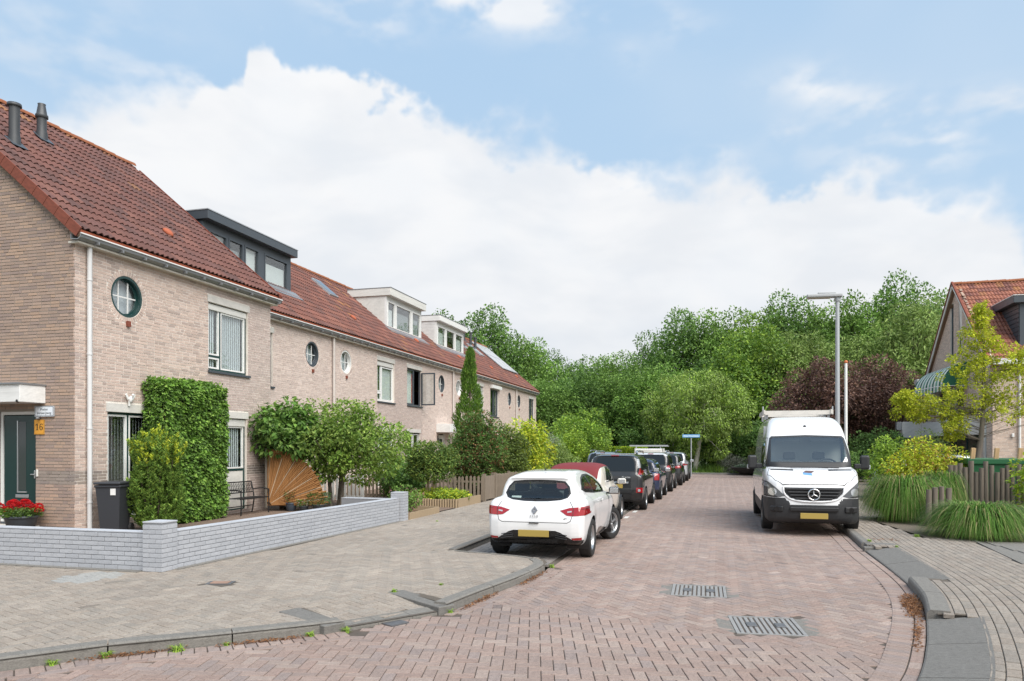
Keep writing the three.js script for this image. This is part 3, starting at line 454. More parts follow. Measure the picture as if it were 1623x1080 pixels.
function ridgeTiles(roofMesh, a, b) {
  const A = V(...a), B = V(...b), d = B.clone().sub(A), n = Math.round(d.length() / 0.38); d.normalize();
  for (let k = 0; k < n; k++) { const c = A.clone().addScaledVector(d, (k + 0.5) * A.distanceTo(B) / n), g = new THREE.CylinderGeometry(0.115, 0.13, 0.41, 10, 1, true, -Math.PI / 2, Math.PI); g.rotateX(-Math.PI / 2); const q = new THREE.Quaternion().setFromUnitVectors(V(0, 0, 1), d); g.applyQuaternion(q).translate(c.x, c.y - 0.045 + rr(-0.008, 0.008), c.z); put('ridge_tile', muv(g), M.ridge, roofMesh); }
}
function flue(house, x, y, z, h, r, conical) {
  const f = put('flue', lathe(conical ? [[r * 1.25, -0.25], [r * 1.2, 0.12], [r, 0.2], [r, h * 0.6], [r * 1.3, h * 0.6], [r * 1.3, h * 0.68], [r * 1.1, h * 0.7], [r * 0.75, h * 0.97], [r * 0.85, h], [0.001, h]] : [[r * 1.2, -0.25], [r * 1.15, 0.12], [r, 0.2], [r, h * 0.93], [r * 1.35, h * 0.93], [r * 1.3, h], [0.001, h]], 18).translate(x, y, z), M.zinc2, house);
  put('flashing', [muv(bx(0.34, 0.012, 0.36, 0, 0, 0, 0, 0, -Math.atan(PITCH)).translate(x + 0.06, y + 0.01, z))], M.anthracite, f);
}
M.zinc2 = std(C(0.075, 0.08, 0.085), 0.5, { metalness: 0.3, map: stains });
const roofPt = (X0, y0, x) => y0 + PITCH * (X0 - x);   // height of the front slope at x (x < X0)

// ---------------------------------------------------------------- the corner house
const H1 = worldThing('corner_house', 'buff brick corner house with plain tiled roof, two flue pipes and number sixteen', 'house', [-14.0, 0, -14.8]);
{
  const X = -11.93, zg = -11.52, z1 = -18.0, Xr = -16.66, Y = 6.10, yr = Y + PITCH * (X - Xr) , back = 2 * Xr - X;
  const F = new Face([X, 0, zg], [0, 0, -1], [1, 0, 0]), W = zg - z1;
  const G = new Face([back, 0, zg], [1, 0, 0], [0, 0, 1]), GW = X - back;
  const holes = [[0.80, 2.10, 0.30, 2.52], [3.89, 5.46, 3.67, 5.33], [4.05, 5.41, 0.16, 2.53]], lint = [[0.76, 2.16, 2.52, 2.70], [3.85, 5.52, 5.33, 5.50], [4.01, 5.47, 2.53, 2.70]], rounds = [[1.32, 4.94, 0.43]];
  const wf = wall(H1, F, [[0.014, 0], [W, 0], [W, 5.93], [0.014, 5.93]], holes, rounds, M.pointing);
  const gh = [[GW - 1.86, GW - 0.95, 0.28, 2.50]], gl = [[GW - 1.86, GW - 0.95, 2.50, 2.56]];
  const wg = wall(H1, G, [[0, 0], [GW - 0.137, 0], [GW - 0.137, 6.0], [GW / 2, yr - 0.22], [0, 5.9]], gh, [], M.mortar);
  const facade = brickList(F, { W, v1: 5.93, holes: holes.concat(lint), rounds, tone: (u, v) => v > 1.06 && v < 1.32 ? mixc(GREYB) : u > 3.86 ? mixc(PINK, 0.05) : mixc(BUFF, 0.06) });
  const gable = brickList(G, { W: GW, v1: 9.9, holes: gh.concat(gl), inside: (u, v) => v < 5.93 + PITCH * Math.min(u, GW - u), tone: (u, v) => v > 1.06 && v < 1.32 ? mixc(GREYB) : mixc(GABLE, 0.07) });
  layBricks(wf, facade, 200, BUFF.concat(PINK, GREYB));
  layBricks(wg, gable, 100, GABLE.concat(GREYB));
  put('rear_wall', [muv(bx(0.2, 5.8, W, back + 0.1, 2.9, (zg + z1) / 2)), muv(prism([[0.1, 0], [GW - 0.14, 0], [GW - 0.14, 5.7], [GW / 2, yr - 0.3], [0.1, 5.7]], 0.15).translate(back, 0, z1 + 0.02))], M.mortar, H1);
  // windows and door
  win(H1, F, 3.89, 5.46, 3.67, 5.33, { fw: 0.075, posts: [[4.40]], rails: [[4.03, 3.95, 4.37]], panes: [[3.95, 4.37, 4.06, 5.27, 'blind'], [3.95, 4.37, 3.73, 4.0, 'blind'], [4.43, 5.40, 3.73, 5.16, 'blind']], sash: M.white, lintel: 0.165, sill: 1, box: 0.17 });
  win(H1, F, 0.80, 2.10, 0.30, 2.52, { frame: M.green, fw: 0.05, posts: [[1.40]], panes: [[0.85, 1.375, 0.35, 2.47, 'blind'], [1.425, 2.05, 0.35, 2.47, 'blind']], sash: M.white, lintel: 0.175, open: 0.75 });
  win(H1, F, 4.05, 5.41, 0.16, 2.53, { rails: [[1.22]], panes: [[4.11, 5.35, 1.25, 2.33, 'blind'], [4.11, 5.35, 0.22, 1.19, 'panel']], sash: M.white, lintel: 0.165, box: 0.2, panel: M.offwhite });
  roundWin(H1, F, 1.32, 4.94, 0.43, M.green, M.white);
  const fr = put('door_frame', [G.box(GW - 1.86, GW - 1.80, 0.28, 2.5, -0.12, -0.03), G.box(GW - 1.80, GW - 0.95, 2.44, 2.5, -0.12, -0.03)], M.white, H1);
  const dr = put('door', [rb(G, GW - 1.80, GW - 0.96, 0.32, 2.43, -0.11, -0.05)], M.greenDoor, H1);
  put('door_glass', G.box(GW - 1.43, GW - 1.24, 0.95, 2.30, -0.055, -0.046), std(C(0.05, 0.06, 0.06), 0.08), dr);
  put('glass_bead', [G.box(GW - 1.455, GW - 1.43, 0.93, 2.32, -0.052, -0.036), G.box(GW - 1.455, GW - 1.215, 0.90, 0.93, -0.052, -0.034)], M.steel, dr);
  put('letter_slot', rb(G, GW - 1.50, GW - 1.17, 0.80, 0.865, -0.052, -0.038), M.steel, dr);
  put('door_handle', [rb(G, GW - 1.03, GW - 1.0, 1.18, 1.34, -0.052, -0.03), rb(G, GW - 1.10, GW - 1.0, 1.25, 1.275, -0.03, -0.01)], M.steel, dr);
  put('doorstep', [muv(G.box(GW - 2.1, GW - 0.85, 0.06, 0.27, -0.02, 0.42))], M.lintel, H1);
  put('threshold', G.box(GW - 1.86, GW - 0.95, 0.275, 0.32, -0.12, -0.02), M.anthracite, H1);
  const cp = put('door_canopy', [rbx(2.6, 0.34, 0.56, 0.01, -13.93, 2.82, -11.24)], M.white, H1);
  put('canopy_edge', [bx(2.64, 0.03, 0.60, -13.93, 3.0, -11.22)], M.zinc, cp); put('sensor', [new THREE.SphereGeometry(0.035, 10, 8).translate(-12.70, 2.67, -10.98)], M.black, cp);
  put('wall_lamp', [rb(G, GW - 0.90, GW - 0.84, 2.34, 2.40, -0.01, 0.03), G.geo(rbx(0.05, 0.03, 0.14, 0.01, GW - 0.80, 2.36, 0.08, 0.6))], M.zinc, H1);
  put('doorbell', [rb(G, GW - 0.99 + 0.06, GW - 0.88, 1.22, 1.36, -0.004, 0.02)], M.offwhite, H1);
  // roof
  const rf = roofSlab(H1, X, Y, Xr, yr, zg + 0.10, z1 - 0.12), L = Math.hypot(X + 0.17 - Xr, (X + 0.17 - Xr) * PITCH);
  layTiles(rf, [X + 0.17, Y - 0.17 * PITCH, zg + 0.10], [0, 0, -1], [-1, PITCH, 0], W + 0.22, L - 0.12, OLDTILE, 300, () => false, 0.015);
  ridgeTiles(rf, [Xr, yr + 0.05, zg + 0.12], [Xr, yr + 0.05, z1 - 0.12]);
  for (let k = 0; k < 18; k++) { const t0 = k * 0.345, x = X + 0.22 - (t0 + 0.17) * 0.7676, y = Y - 0.22 * PITCH + (t0 + 0.17) * 0.641; for (const z of [zg + 0.115, z1 - 0.14]) put('verge_tile', muv(bx(0.335, 0.20, 0.03, 0, 0, 0, 0, 0, -Math.atan(PITCH)).translate(x, y - 0.03 + 0.0, z)), M.verge, rf); }
  for (let k = 0; k < 18; k++) { const t0 = k * 0.345, x = back - 0.22 + (t0 + 0.17) * 0.7676, y = Y - 0.22 * PITCH + (t0 + 0.17) * 0.641; put('verge_tile', muv(bx(0.335, 0.20, 0.03, 0, 0, 0, 0, 0, Math.atan(PITCH)).translate(x, y - 0.03, zg + 0.115)), M.verge, rf); }
  put('eaves_board', [bx(0.02, 0.05, W + 0.2, X + 0.15, Y - 0.15 * PITCH - 0.03, (zg + z1) / 2)], M.vent, rf);
  put('roof_vent', [new THREE.SphereGeometry(0.13, 12, 8).scale(1.25, 0.55, 0.9).rotateZ(-Math.atan(PITCH)).translate(-12.92, roofPt(X, Y, -12.92) + 0.10, -15.2)], M.vent, rf);
  flue(H1, -14.48, roofPt(X, Y, -14.48) + 0.04, -12.44, 0.85, 0.105, false); flue(H1, -15.5, roofPt(X, Y, -15.5) + 0.04, -14.03, 0.82, 0.105, true);
  gutter(H1, F, -0.12, W + 0.16, 5.765);
  downpipe(H1, F, 0.28, 0.1, 5.70);
}
// signs and ornaments on the corner house
function panelTex(w, h, draw) { const c = document.createElement('canvas'); c.width = w; c.height = h; draw(c.getContext('2d')); const t = new THREE.CanvasTexture(c); t.colorSpace = THREE.SRGBColorSpace; t.magFilter = THREE.LinearFilter; return t; }
function printed(name, w, h, t, pos, map, side, label, category, ry = 0) {
  const g = new THREE.BoxGeometry(w, h, t), m = [side, side, side, side, std(C(1, 1, 1), 0.45, { map }), side], o = new THREE.Mesh(g, m); o.name = numbered(name); o.position.set(...pos); o.rotation.y = ry; o.castShadow = o.receiveShadow = true; scene.add(o); return tag(o, label, category);
}
const font = await new FontLoader().loadAsync('fonts/droid/droid_sans_bold.typeface.json');
printed('street_name_plate', 0.46, 0.20, 0.035, [-12.63, 2.495, -11.50], panelTex(368, 160, c => { c.fillStyle = '#dfe6ee'; c.fillRect(0, 0, 368, 160); c.strokeStyle = '#39424e'; c.lineWidth = 8; c.strokeRect(10, 10, 348, 140); c.fillStyle = '#1c222c'; c.font = 'bold 52px sans-serif'; c.textAlign = 'center'; c.fillText('Pieter', 184, 70); c.fillText('Verweijweg', 184, 126); }), M.galv, 'white street name plate beside the green front door', 'name plate');
printed('house_number_tile', 0.235, 0.285, 0.02, [-12.77, 2.19, -11.508], panelTex(200, 240, c => { c.fillStyle = '#d79a35'; c.fillRect(0, 0, 200, 240); c.strokeStyle = '#b57e22'; c.lineWidth = 8; c.strokeRect(8, 8, 184, 224); c.fillStyle = '#3a2a14'; c.font = 'bold 150px serif'; c.textAlign = 'center'; c.fillText('16', 100, 172); }), std(C(0.45, 0.25, 0.06), 0.6), 'ochre house number tile reading 16 beside the door', 'number tile');
{ const o = worldThing('wall_ornament', 'small white bird ornament on the brick above the ground floor window', 'ornament', [-11.9, 2.72, -12.87]);
  put('bird', [new THREE.SphereGeometry(0.05, 10, 8).scale(0.7, 1.5, 0.8).translate(-11.87, 2.80, -12.87), new THREE.SphereGeometry(0.028, 8, 6).translate(-11.84, 2.89, -12.90), bx(0.02, 0.13, 0.05, -11.88, 2.85, -12.78, 0, 0.6), bx(0.02, 0.13, 0.05, -11.88, 2.85, -12.95, 0, -0.6), bx(0.02, 0.12, 0.04, -11.89, 2.72, -12.85)], M.white, o); }

// ---------------------------------------------------------------- the row of terraced houses, set back
const RX = -13.31, RXr = -17.3, RY = 6.10, RYr = RY + PITCH * (RX - RXr);
function rowHouse(name, label, z0, z1, o) {
  const h = worldThing(name, label, 'house', [-15.5, 0, (z0 + z1) / 2], 'terraced houses in the row');
  const F = new Face([RX, 0, z0], [0, 0, -1], [1, 0, 0]), W = z0 - z1, U = z => z0 - z;
  const holes = [], lint = [], rounds = (o.rounds || []).map(([z]) => [U(z), 4.95, 0.43]);
  for (const w of o.windows || []) { const a = [U(w[0]), U(w[1]), w[2], w[3]]; holes.push(a); lint.push([a[0] - 0.04, a[1] + 0.06, a[3], a[3] + 0.165]); }
  for (const d of o.doors || []) holes.push([U(d[0]), U(d[1]), 0.2, 2.45]);
  const w = wall(h, F, [[0, 0], [W, 0], [W, 5.93], [0, 5.93]], holes, rounds, M.pointing);
  layBricks(w, brickList(F, { W, v1: 5.93, holes: holes.concat(lint), rounds, tone: (u, v) => (o.pink && z0 - u < o.pink[0] && z0 - u > o.pink[1]) ? mixc(PINK, 0.06) : mixc(ROWB, 0.07) }), 0);
  put('rear_wall', [muv(bx(0.2, 5.8, W, 2 * RXr - RX + 0.1, 2.9, (z0 + z1) / 2))].concat(o.end ? [muv(prism([[0.1, 0], [7.85, 0], [7.85, 5.7], [3.99, RYr - 0.3], [0.1, 5.7]], 0.15).translate(2 * RXr - RX, 0, z1))] : []), M.mortar, h);
  for (const q of o.windows || []) win(h, F, U(q[0]), U(q[1]), q[2], q[3], { frame: M.anthracite, sash: M.white, lintel: 0.16, sill: 1, ...q[4](U) });
  (o.rounds || []).forEach(([z, dark]) => roundWin(h, F, U(z), 4.95, 0.43, dark ? M.anthracite : M.white, M.white));
  for (const d of o.doors || []) { const dm = put('door', rb(F, U(d[0]) + 0.08, U(d[1]) - 0.05, 0.25, 2.4, -0.11, -0.06), d[2] || M.white, h); put('door_frame', [F.box(U(d[0]), U(d[0]) + 0.07, 0.2, 2.45, -0.12, -0.03), F.box(U(d[1]) - 0.05, U(d[1]), 0.2, 2.45, -0.12, -0.03)], M.white, h); put('door_glass', F.box(U(d[0]) + 0.3, U(d[1]) - 0.3, 0.9, 2.2, -0.062, -0.052), std(C(0.05, 0.06, 0.06), 0.08), dm);
    put('door_canopy', rb(F, U(d[0]) - 0.35, U(d[1]) + 0.6, 2.52, 2.93, 0, 0.75), M.white, h); put('door_lamp', [F.geo(new THREE.SphereGeometry(0.06, 10, 8).scale(0.7, 1.6, 0.9).translate(U(d[0]) - 0.2, 2.15, 0.07)), F.box(U(d[0]) - 0.215, U(d[0]) - 0.185, 2.0, 2.35, 0, 0.05)], M.black, h); }
  const rf = roofSlab(h, RX, RY, RXr, RYr, z0, z1), L = Math.hypot(RX + 0.17 - RXr, (RX + 0.17 - RXr) * PITCH);
  layTiles(rf, [RX + 0.17, RY - 0.17 * PITCH, z0], [0, 0, -1], [-1, PITCH, 0], W, L - 0.12, o.tiles || ROWTILE, 0, () => false, 0.02);
  ridgeTiles(rf, [RXr, RYr + 0.05, z0], [RXr, RYr + 0.05, z1]);
  put('eaves_board', [bx(0.02, 0.05, W, RX + 0.15, RY - 0.15 * PITCH - 0.03, (z0 + z1) / 2)], M.vent, rf);
  for (const [x, z] of o.vents || []) put('roof_vent', [new THREE.SphereGeometry(0.13, 12, 8).scale(1.25, 0.55, 0.9).rotateZ(-Math.atan(PITCH)).translate(x, roofPt(RX, RY, x) + 0.10, z)], M.vent, rf);
  if (o.end) for (let k = 0; k < 15; k++) { const t0 = k * 0.345, x = RX + 0.22 - (t0 + 0.17) * 0.7676, y = RY - 0.22 * PITCH + (t0 + 0.17) * 0.641; put('verge_tile', muv(bx(0.335, 0.2, 0.03, 0, 0, 0, 0, 0, -Math.atan(PITCH)).translate(x, y - 0.03, z1 - 0.02)), M.verge, rf); }
  gutter(h, F, 0, W, 5.765);
  for (const z of o.pipes || []) downpipe(h, F, U(z), 0.1, 5.70, std(C(0.60, 0.55, 0.51), 0.5, { map: stains }));
  (o.extra || (() => {}))(h, F, U, rf);
  return h;
}
// a box dormer on the front slope, its face at x = XD
function dormer(h, z0, z1, XD, yb, yt, o) {
  const F = new Face([XD, 0, z0], [0, 0, -1], [1, 0, 0]), W = z0 - z1, xBack = RX - (yt - RY) / PITCH - 0.1;
  const d = put('dormer', [F.box(0.0, W, yb - 0.06, yb + 0.10, -0.10, 0.0), F.box(0, W, yt - 0.30, yt - 0.02, -0.1, 0.0), ...[[0, o.posts[0]], ...o.posts.slice(1, -1).map(p => [p[0], p[1]]), [o.posts[o.posts.length - 1], W]].map(([a, b]) => F.box(a, b, yb + 0.10, yt - 0.30, -0.10, -0.001))], o.face, h);
  for (const z of [z0, z1]) { const s = [[XD - 0.1, yb - 0.1], [XD - 0.1, yt - 0.02], [xBack, yt - 0.02]]; put('dormer_cheek', muv(prism(s.map(([x, y]) => [x, y]), 0.08).translate(0, 0, z === z0 ? z - 0.08 : z)), o.cheek, d);
    if (o.lap) for (let y = yb + 0.02; y < yt - 0.25; y += 0.17) { const xb = RX - (y + 0.15 - RY) / PITCH + 0.05; if (z === z0) put('board', muv(bx(Math.abs(XD - 0.1 - xb) , 0.15, 0.02, (XD - 0.1 + xb) / 2, y + 0.075, z + 0.008, 0, 0.06)), o.cheek, d); } }
  put('dormer_roof', [rbx(Math.abs(xBack - XD) + 0.24, o.rim, W + 0.14, 0.012, (xBack + XD) / 2 + 0.12, yt + o.rim / 2 - 0.08, (z0 + z1) / 2)], o.fascia, d);
  put('roof_trim', [bx(Math.abs(xBack - XD) + 0.27, 0.03, W + 0.17, (xBack + XD) / 2 + 0.12, yt + o.rim - 0.065, (z0 + z1) / 2)], o.trim, d);
  for (const [a, b, c, e, kind] of o.panes) { const t = 0.055; put('sash', [F.box(a, b, e - t, e, -0.07, 0.012), F.box(a, b, c, c + t, -0.07, 0.012), F.box(a, a + t, c + t, e - t, -0.07, 0.012), F.box(b - t, b, c + t, e - t, -0.07, 0.012)], o.sash, d); put('pane', F.box(a + t, b - t, c + t, e - t, -0.045, -0.038), M.glass, d); if (kind) put(kind === 'roller' ? 'roller_blind' : 'net_curtain', F.box(a + t, b - t, c + t, kind === 'roller' ? e - t : c + (e - c) * 0.72, -0.14, -0.13), kind === 'grey' ? M.blindDark : M.curtain, d); }
  put('room_back', F.box(0.1, W - 0.1, yb - 0.1, yt - 0.1, -1.0, -0.98), M.room, d);
  put('apron', [muv(bx(0.5, 0.02, W + 0.5, 0, 0, 0, 0, 0, -Math.atan(PITCH)).translate(XD + 0.18, roofPt(RX, RY, XD + 0.18) + 0.075, (z0 + z1) / 2))], M.zinc, d);
}
function skylight(rf, x, z, l, w) { const t = -Math.atan(PITCH), y = roofPt(RX, RY, x) + 0.10; const s = put('skylight', [bx(l, 0.10, w).rotateZ(t).translate(x, y, z)].map(muv), M.galv, rf); put('pane', bx(l - 0.14, 0.02, w - 0.14, 0, 0.052, 0).rotateZ(t).translate(x, y, z), std(C(0.10, 0.12, 0.14), 0.06), s); }
const std2 = (f) => U => f(U);
const W2 = (z0, z1) => U => ({ posts: [[U(z0) + 0.5]], panes: [[U(z0) + 0.06, U(z0) + 0.47, 3.73, 5.26, 'blind'], [U(z0) + 0.53, U(z1) - 0.06, 3.73, 5.26, 'blind']] });
rowHouse('terraced_house', 'terraced house with dark grey dormer joining the corner house', -18.0, -24.0, {
  rounds: [[-22.53, 1]], windows: [[-18.6, -20.2, 3.67, 5.33, W2(-18.6, -20.2)], [-18.6, -20.2, 0.9, 2.5, U => ({ panes: [[U(-18.66), U(-20.14), 0.96, 2.44, 'blind']] })]], pipes: [-23.86],
  extra: h => dormer(h, -18.75, -23.45, -14.72, 7.22, 8.62, { face: M.anthracite, cheek: M.anthracite, fascia: M.anthracite, trim: M.galv, sash: M.anthracite, rim: 0.26, posts: [0.28, [1.14, 1.22], [1.95, 2.02], [2.80, 3.10], 4.50], panes: [[0.28, 1.14, 7.32, 8.32, 'roller'], [1.22, 1.95, 7.32, 8.32, 'grey'], [2.02, 2.80, 7.32, 8.32, 'roller'], [3.10, 4.50, 7.32, 8.32, 'net']] }) });
rowHouse('terraced_house', 'terraced house with single skylight and a white framed round window', -24.0, -30.2, {
  rounds: [[-24.9, 0]], pink: [-27.48, -30.3], vents: [[-14.37, -27.5]],
  windows: [[-27.52, -29.15, 3.67, 5.33, U => ({ frame: M.white, posts: [[U(-27.52) + 0.5]], rails: [[4.05, U(-27.46), U(-27.99)]], box: 0.2, panes: [[U(-27.58), U(-27.99), 4.08, 5.27, 'blind'], [U(-27.58), U(-27.99), 3.73, 4.02, 'blind'], [U(-28.05), U(-29.09), 3.73, 5.1, 'roller']] })], [-27.5, -29.15, 0.2, 2.45, U => ({ frame: M.white, rails: [[1.1]], panes: [[U(-27.56), U(-29.09), 1.13, 2.39, 'roller'], [U(-27.56), U(-29.09), 0.26, 1.07, 'panel']], panel: M.white, sill: 0 })]],
  extra: (h, F, U, rf) => skylight(h, -16.1, -28.25, 1.15, 0.7) });
rowHouse('terraced_house', 'terraced house with white smooth dormer and an upper casement standing open', -30.2, -36.4, {
  rounds: [[-34.76, 1]], pink: [-30.1, -32.2], pipes: [-36.25], vents: [[-14.3, -33.9]], doors: [[-34.35, -35.25]],
  windows: [[-30.5, -32.15, 3.67, 5.33, U => ({ frame: M.anthracite, posts: [[U(-31.4)]], panes: [[U(-30.56), U(-31.37), 3.73, 5.27, 'curtain']], sash: M.anthracite })], [-30.5, -32.0, 0.2, 2.45, U => ({ frame: M.anthracite, rails: [[1.05]], posts: [[U(-31.3), 1.08]], panes: [[U(-30.56), U(-31.27), 1.08, 2.39, 'none'], [U(-31.33), U(-31.94), 1.08, 2.39, 'none'], [U(-30.56), U(-31.94), 0.26, 1.02, 'panel']], panel: M.white, sill: 0 })]],
  extra: (h, F, U) => {
    dormer(h, -31.45, -35.6, -14.75, 7.25, 8.86, { face: M.white, cheek: M.offwhite, fascia: M.offwhite, trim: M.zinc, sash: M.white, rim: 0.34, posts: [0.12, [0.92, 1.06], [2.80, 2.96], 4.0], panes: [[0.12, 0.92, 7.36, 8.56, 'net'], [1.06, 2.80, 7.36, 8.56, 'grey'], [2.96, 4.0, 7.36, 8.56, 'grey']] });
    const q = F.pt(U(-32.1), 0, 0), c = put('open_casement', [[0.0, 0.06], [0.62, 0.68]].map(([a, b]) => bx(b - a, 1.5, 0.05, q.x + (a + b) / 2, 4.48, q.z - 0.02)).concat([[3.73, 3.79], [5.17, 5.23]].map(([a, b]) => bx(0.56, b - a, 0.05, q.x + 0.34, (a + b) / 2, q.z - 0.02))), M.anthracite, h);
    put('pane', bx(0.56, 1.38, 0.008, q.x + 0.34, 4.48, q.z - 0.02), M.glass, c); put('red_curtain', [bx(0.02, 1.4, 0.25, q.x - 0.28, 4.45, q.z + 0.42), bx(0.02, 1.4, 0.2, q.x - 0.28, 4.45, q.z + 1.2)], M.redCurtain, c); } });
rowHouse('terraced_house', 'terraced house with white lapboard dormer behind the columnar conifer', -36.4, -42.7, {
  rounds: [[-37.3, 0]], windows: [[-39.9, -41.6, 3.67, 5.33, W2(-39.9, -41.6)], [-39.9, -41.6, 0.9, 2.45, U => ({ panes: [[U(-39.96), U(-41.54), 0.96, 2.39, 'blind']] })]], vents: [[-14.15, -39.7]],
  extra: h => dormer(h, -37.75, -42.15, -14.75, 7.25, 8.72, { face: M.white, cheek: M.white, lap: 1, fascia: M.white, trim: M.zinc, sash: M.white, rim: 0.30, posts: [0.15, [1.35, 1.50], [2.85, 2.98], 4.25], panes: [[0.15, 1.35, 7.36, 8.42, 'net'], [1.50, 2.85, 7.36, 8.42], [2.98, 4.25, 7.36, 8.42, 'net']] }) });
rowHouse('terraced_house', 'terraced house with two skylights, three flues and a roller shutter window', -42.7, -48.8, {
  rounds: [[-47.2, 1]], pipes: [-48.7], vents: [[-14.2, -46.0]], windows: [[-42.95, -44.65, 3.67, 5.33, U => ({ sash: M.anthracite, posts: [[U(-43.8)]], panes: [[U(-43.01), U(-43.77), 3.73, 5.27, 'none'], [U(-43.83), U(-44.59), 3.73, 5.27, 'blind']] })]],
  extra: (h, F, U, rf) => { skylight(h, -16.0, -45.3, 1.15, 0.8); skylight(h, -15.9, -47.9, 1.3, 0.9); put('shutter_box', rb(F, U(-42.85), U(-44.8), 5.36, 5.56, 0, 0.2), M.white, h); flue(h, -16.9, roofPt(RX, RY, -16.9) + 0.03, -48.35, 1.1, 0.1, true); flue(h, -16.45, roofPt(RX, RY, -16.45) + 0.03, -48.5, 0.95, 0.09, false); flue(h, -16.15, roofPt(RX, RY, -16.15) + 0.03, -48.6, 0.85, 0.09, false); } });
rowHouse('terraced_house', 'end terraced house with flat solar panels on its roof', -48.8, -54.6, {
  end: 1, rounds: [[-49.6, 1]], vents: [[-14.2, -52.2]], windows: [[-52.4, -53.9, 3.67, 5.33, U => ({ sash: M.anthracite, posts: [[U(-53.1)]], panes: [[U(-52.46), U(-53.07), 3.73, 5.27, 'blind'], [U(-53.13), U(-53.84), 3.73, 5.27, 'none']] })]],
  extra: (h, F, U, rf) => { const t = -Math.atan(PITCH); for (let i = 0; i < 2; i++) for (let j = 0; j < 3; j++) { const x = -15.15 - i * 1.22, z = -50.6 - j * 1.35, y = roofPt(RX, RY, x) + 0.16, s = put('solar_panel', [bx(1.58, 0.04, 1.3).rotateZ(t).translate(x, y, z)], M.galv, h); put('cells', bx(1.52, 0.012, 1.24, 0, 0.028, 0).rotateZ(t).translate(x, y, z), std(C(0.36, 0.38, 0.41), 0.12), s); } } });

// ---------------------------------------------------------------- vehicles: one smooth body, cut into panels along drawn outlines
const sdPoly = (P, x, y) => {
  let d = 1e9, s = 1;
  for (let i = 0, n = P.length, j = n - 1; i < n; j = i++) {
    const ax = P[i][0], ay = P[i][1], ex = P[j][0] - ax, ey = P[j][1] - ay, wx = x - ax, wy = y - ay, t = Math.max(0, Math.min(1, (wx * ex + wy * ey) / (ex * ex + ey * ey))), bx_ = wx - ex * t, by_ = wy - ey * t;
    d = Math.min(d, bx_ * bx_ + by_ * by_);
    const c1 = y >= ay, c2 = y < P[j][1], c3 = ex * wy > ey * wx; if ((c1 && c2 && c3) || (!c1 && !c2 && !c3)) s = -s;
  }
  return s * Math.sqrt(d);
};
const smax = (a, b, k) => { const h = Math.max(k - Math.abs(a - b), 0) / k; return Math.max(a, b) + h * h * k * 0.25; };
const smin = (a, b, k) => -smax(-a, -b, k);
const chaikin = (P, n = 1) => { for (; n > 0; n--) P = P.flatMap((p, i) => { const q = P[(i + 1) % P.length]; return [[p[0] * 0.75 + q[0] * 0.25, p[1] * 0.75 + q[1] * 0.25], [p[0] * 0.25 + q[0] * 0.75, p[1] * 0.25 + q[1] * 0.75]]; }); return P; };
const ccw = P => { let a = 0; for (let i = 0; i < P.length; i++) { const p = P[i], q = P[(i + 1) % P.length]; a += p[0] * q[1] - q[0] * p[1]; } return a < 0 ? P.slice().reverse() : P; };
const shrink = (P, d) => { let cx = 0, cy = 0; for (const p of P) { cx += p[0] / P.length; cy += p[1] / P.length; } return P.map(([x, y]) => { const l = Math.hypot(x - cx, y - cy), f = Math.max(0, l - d) / l; return [cx + (x - cx) * f, cy + (y - cy) * f]; }); };
const circle = (cx, cy, r, n = 28) => Array.from({ length: n }, (_, i) => [cx + r * Math.cos(i / n * 6.28319), cy + r * Math.sin(i / n * 6.28319)]);
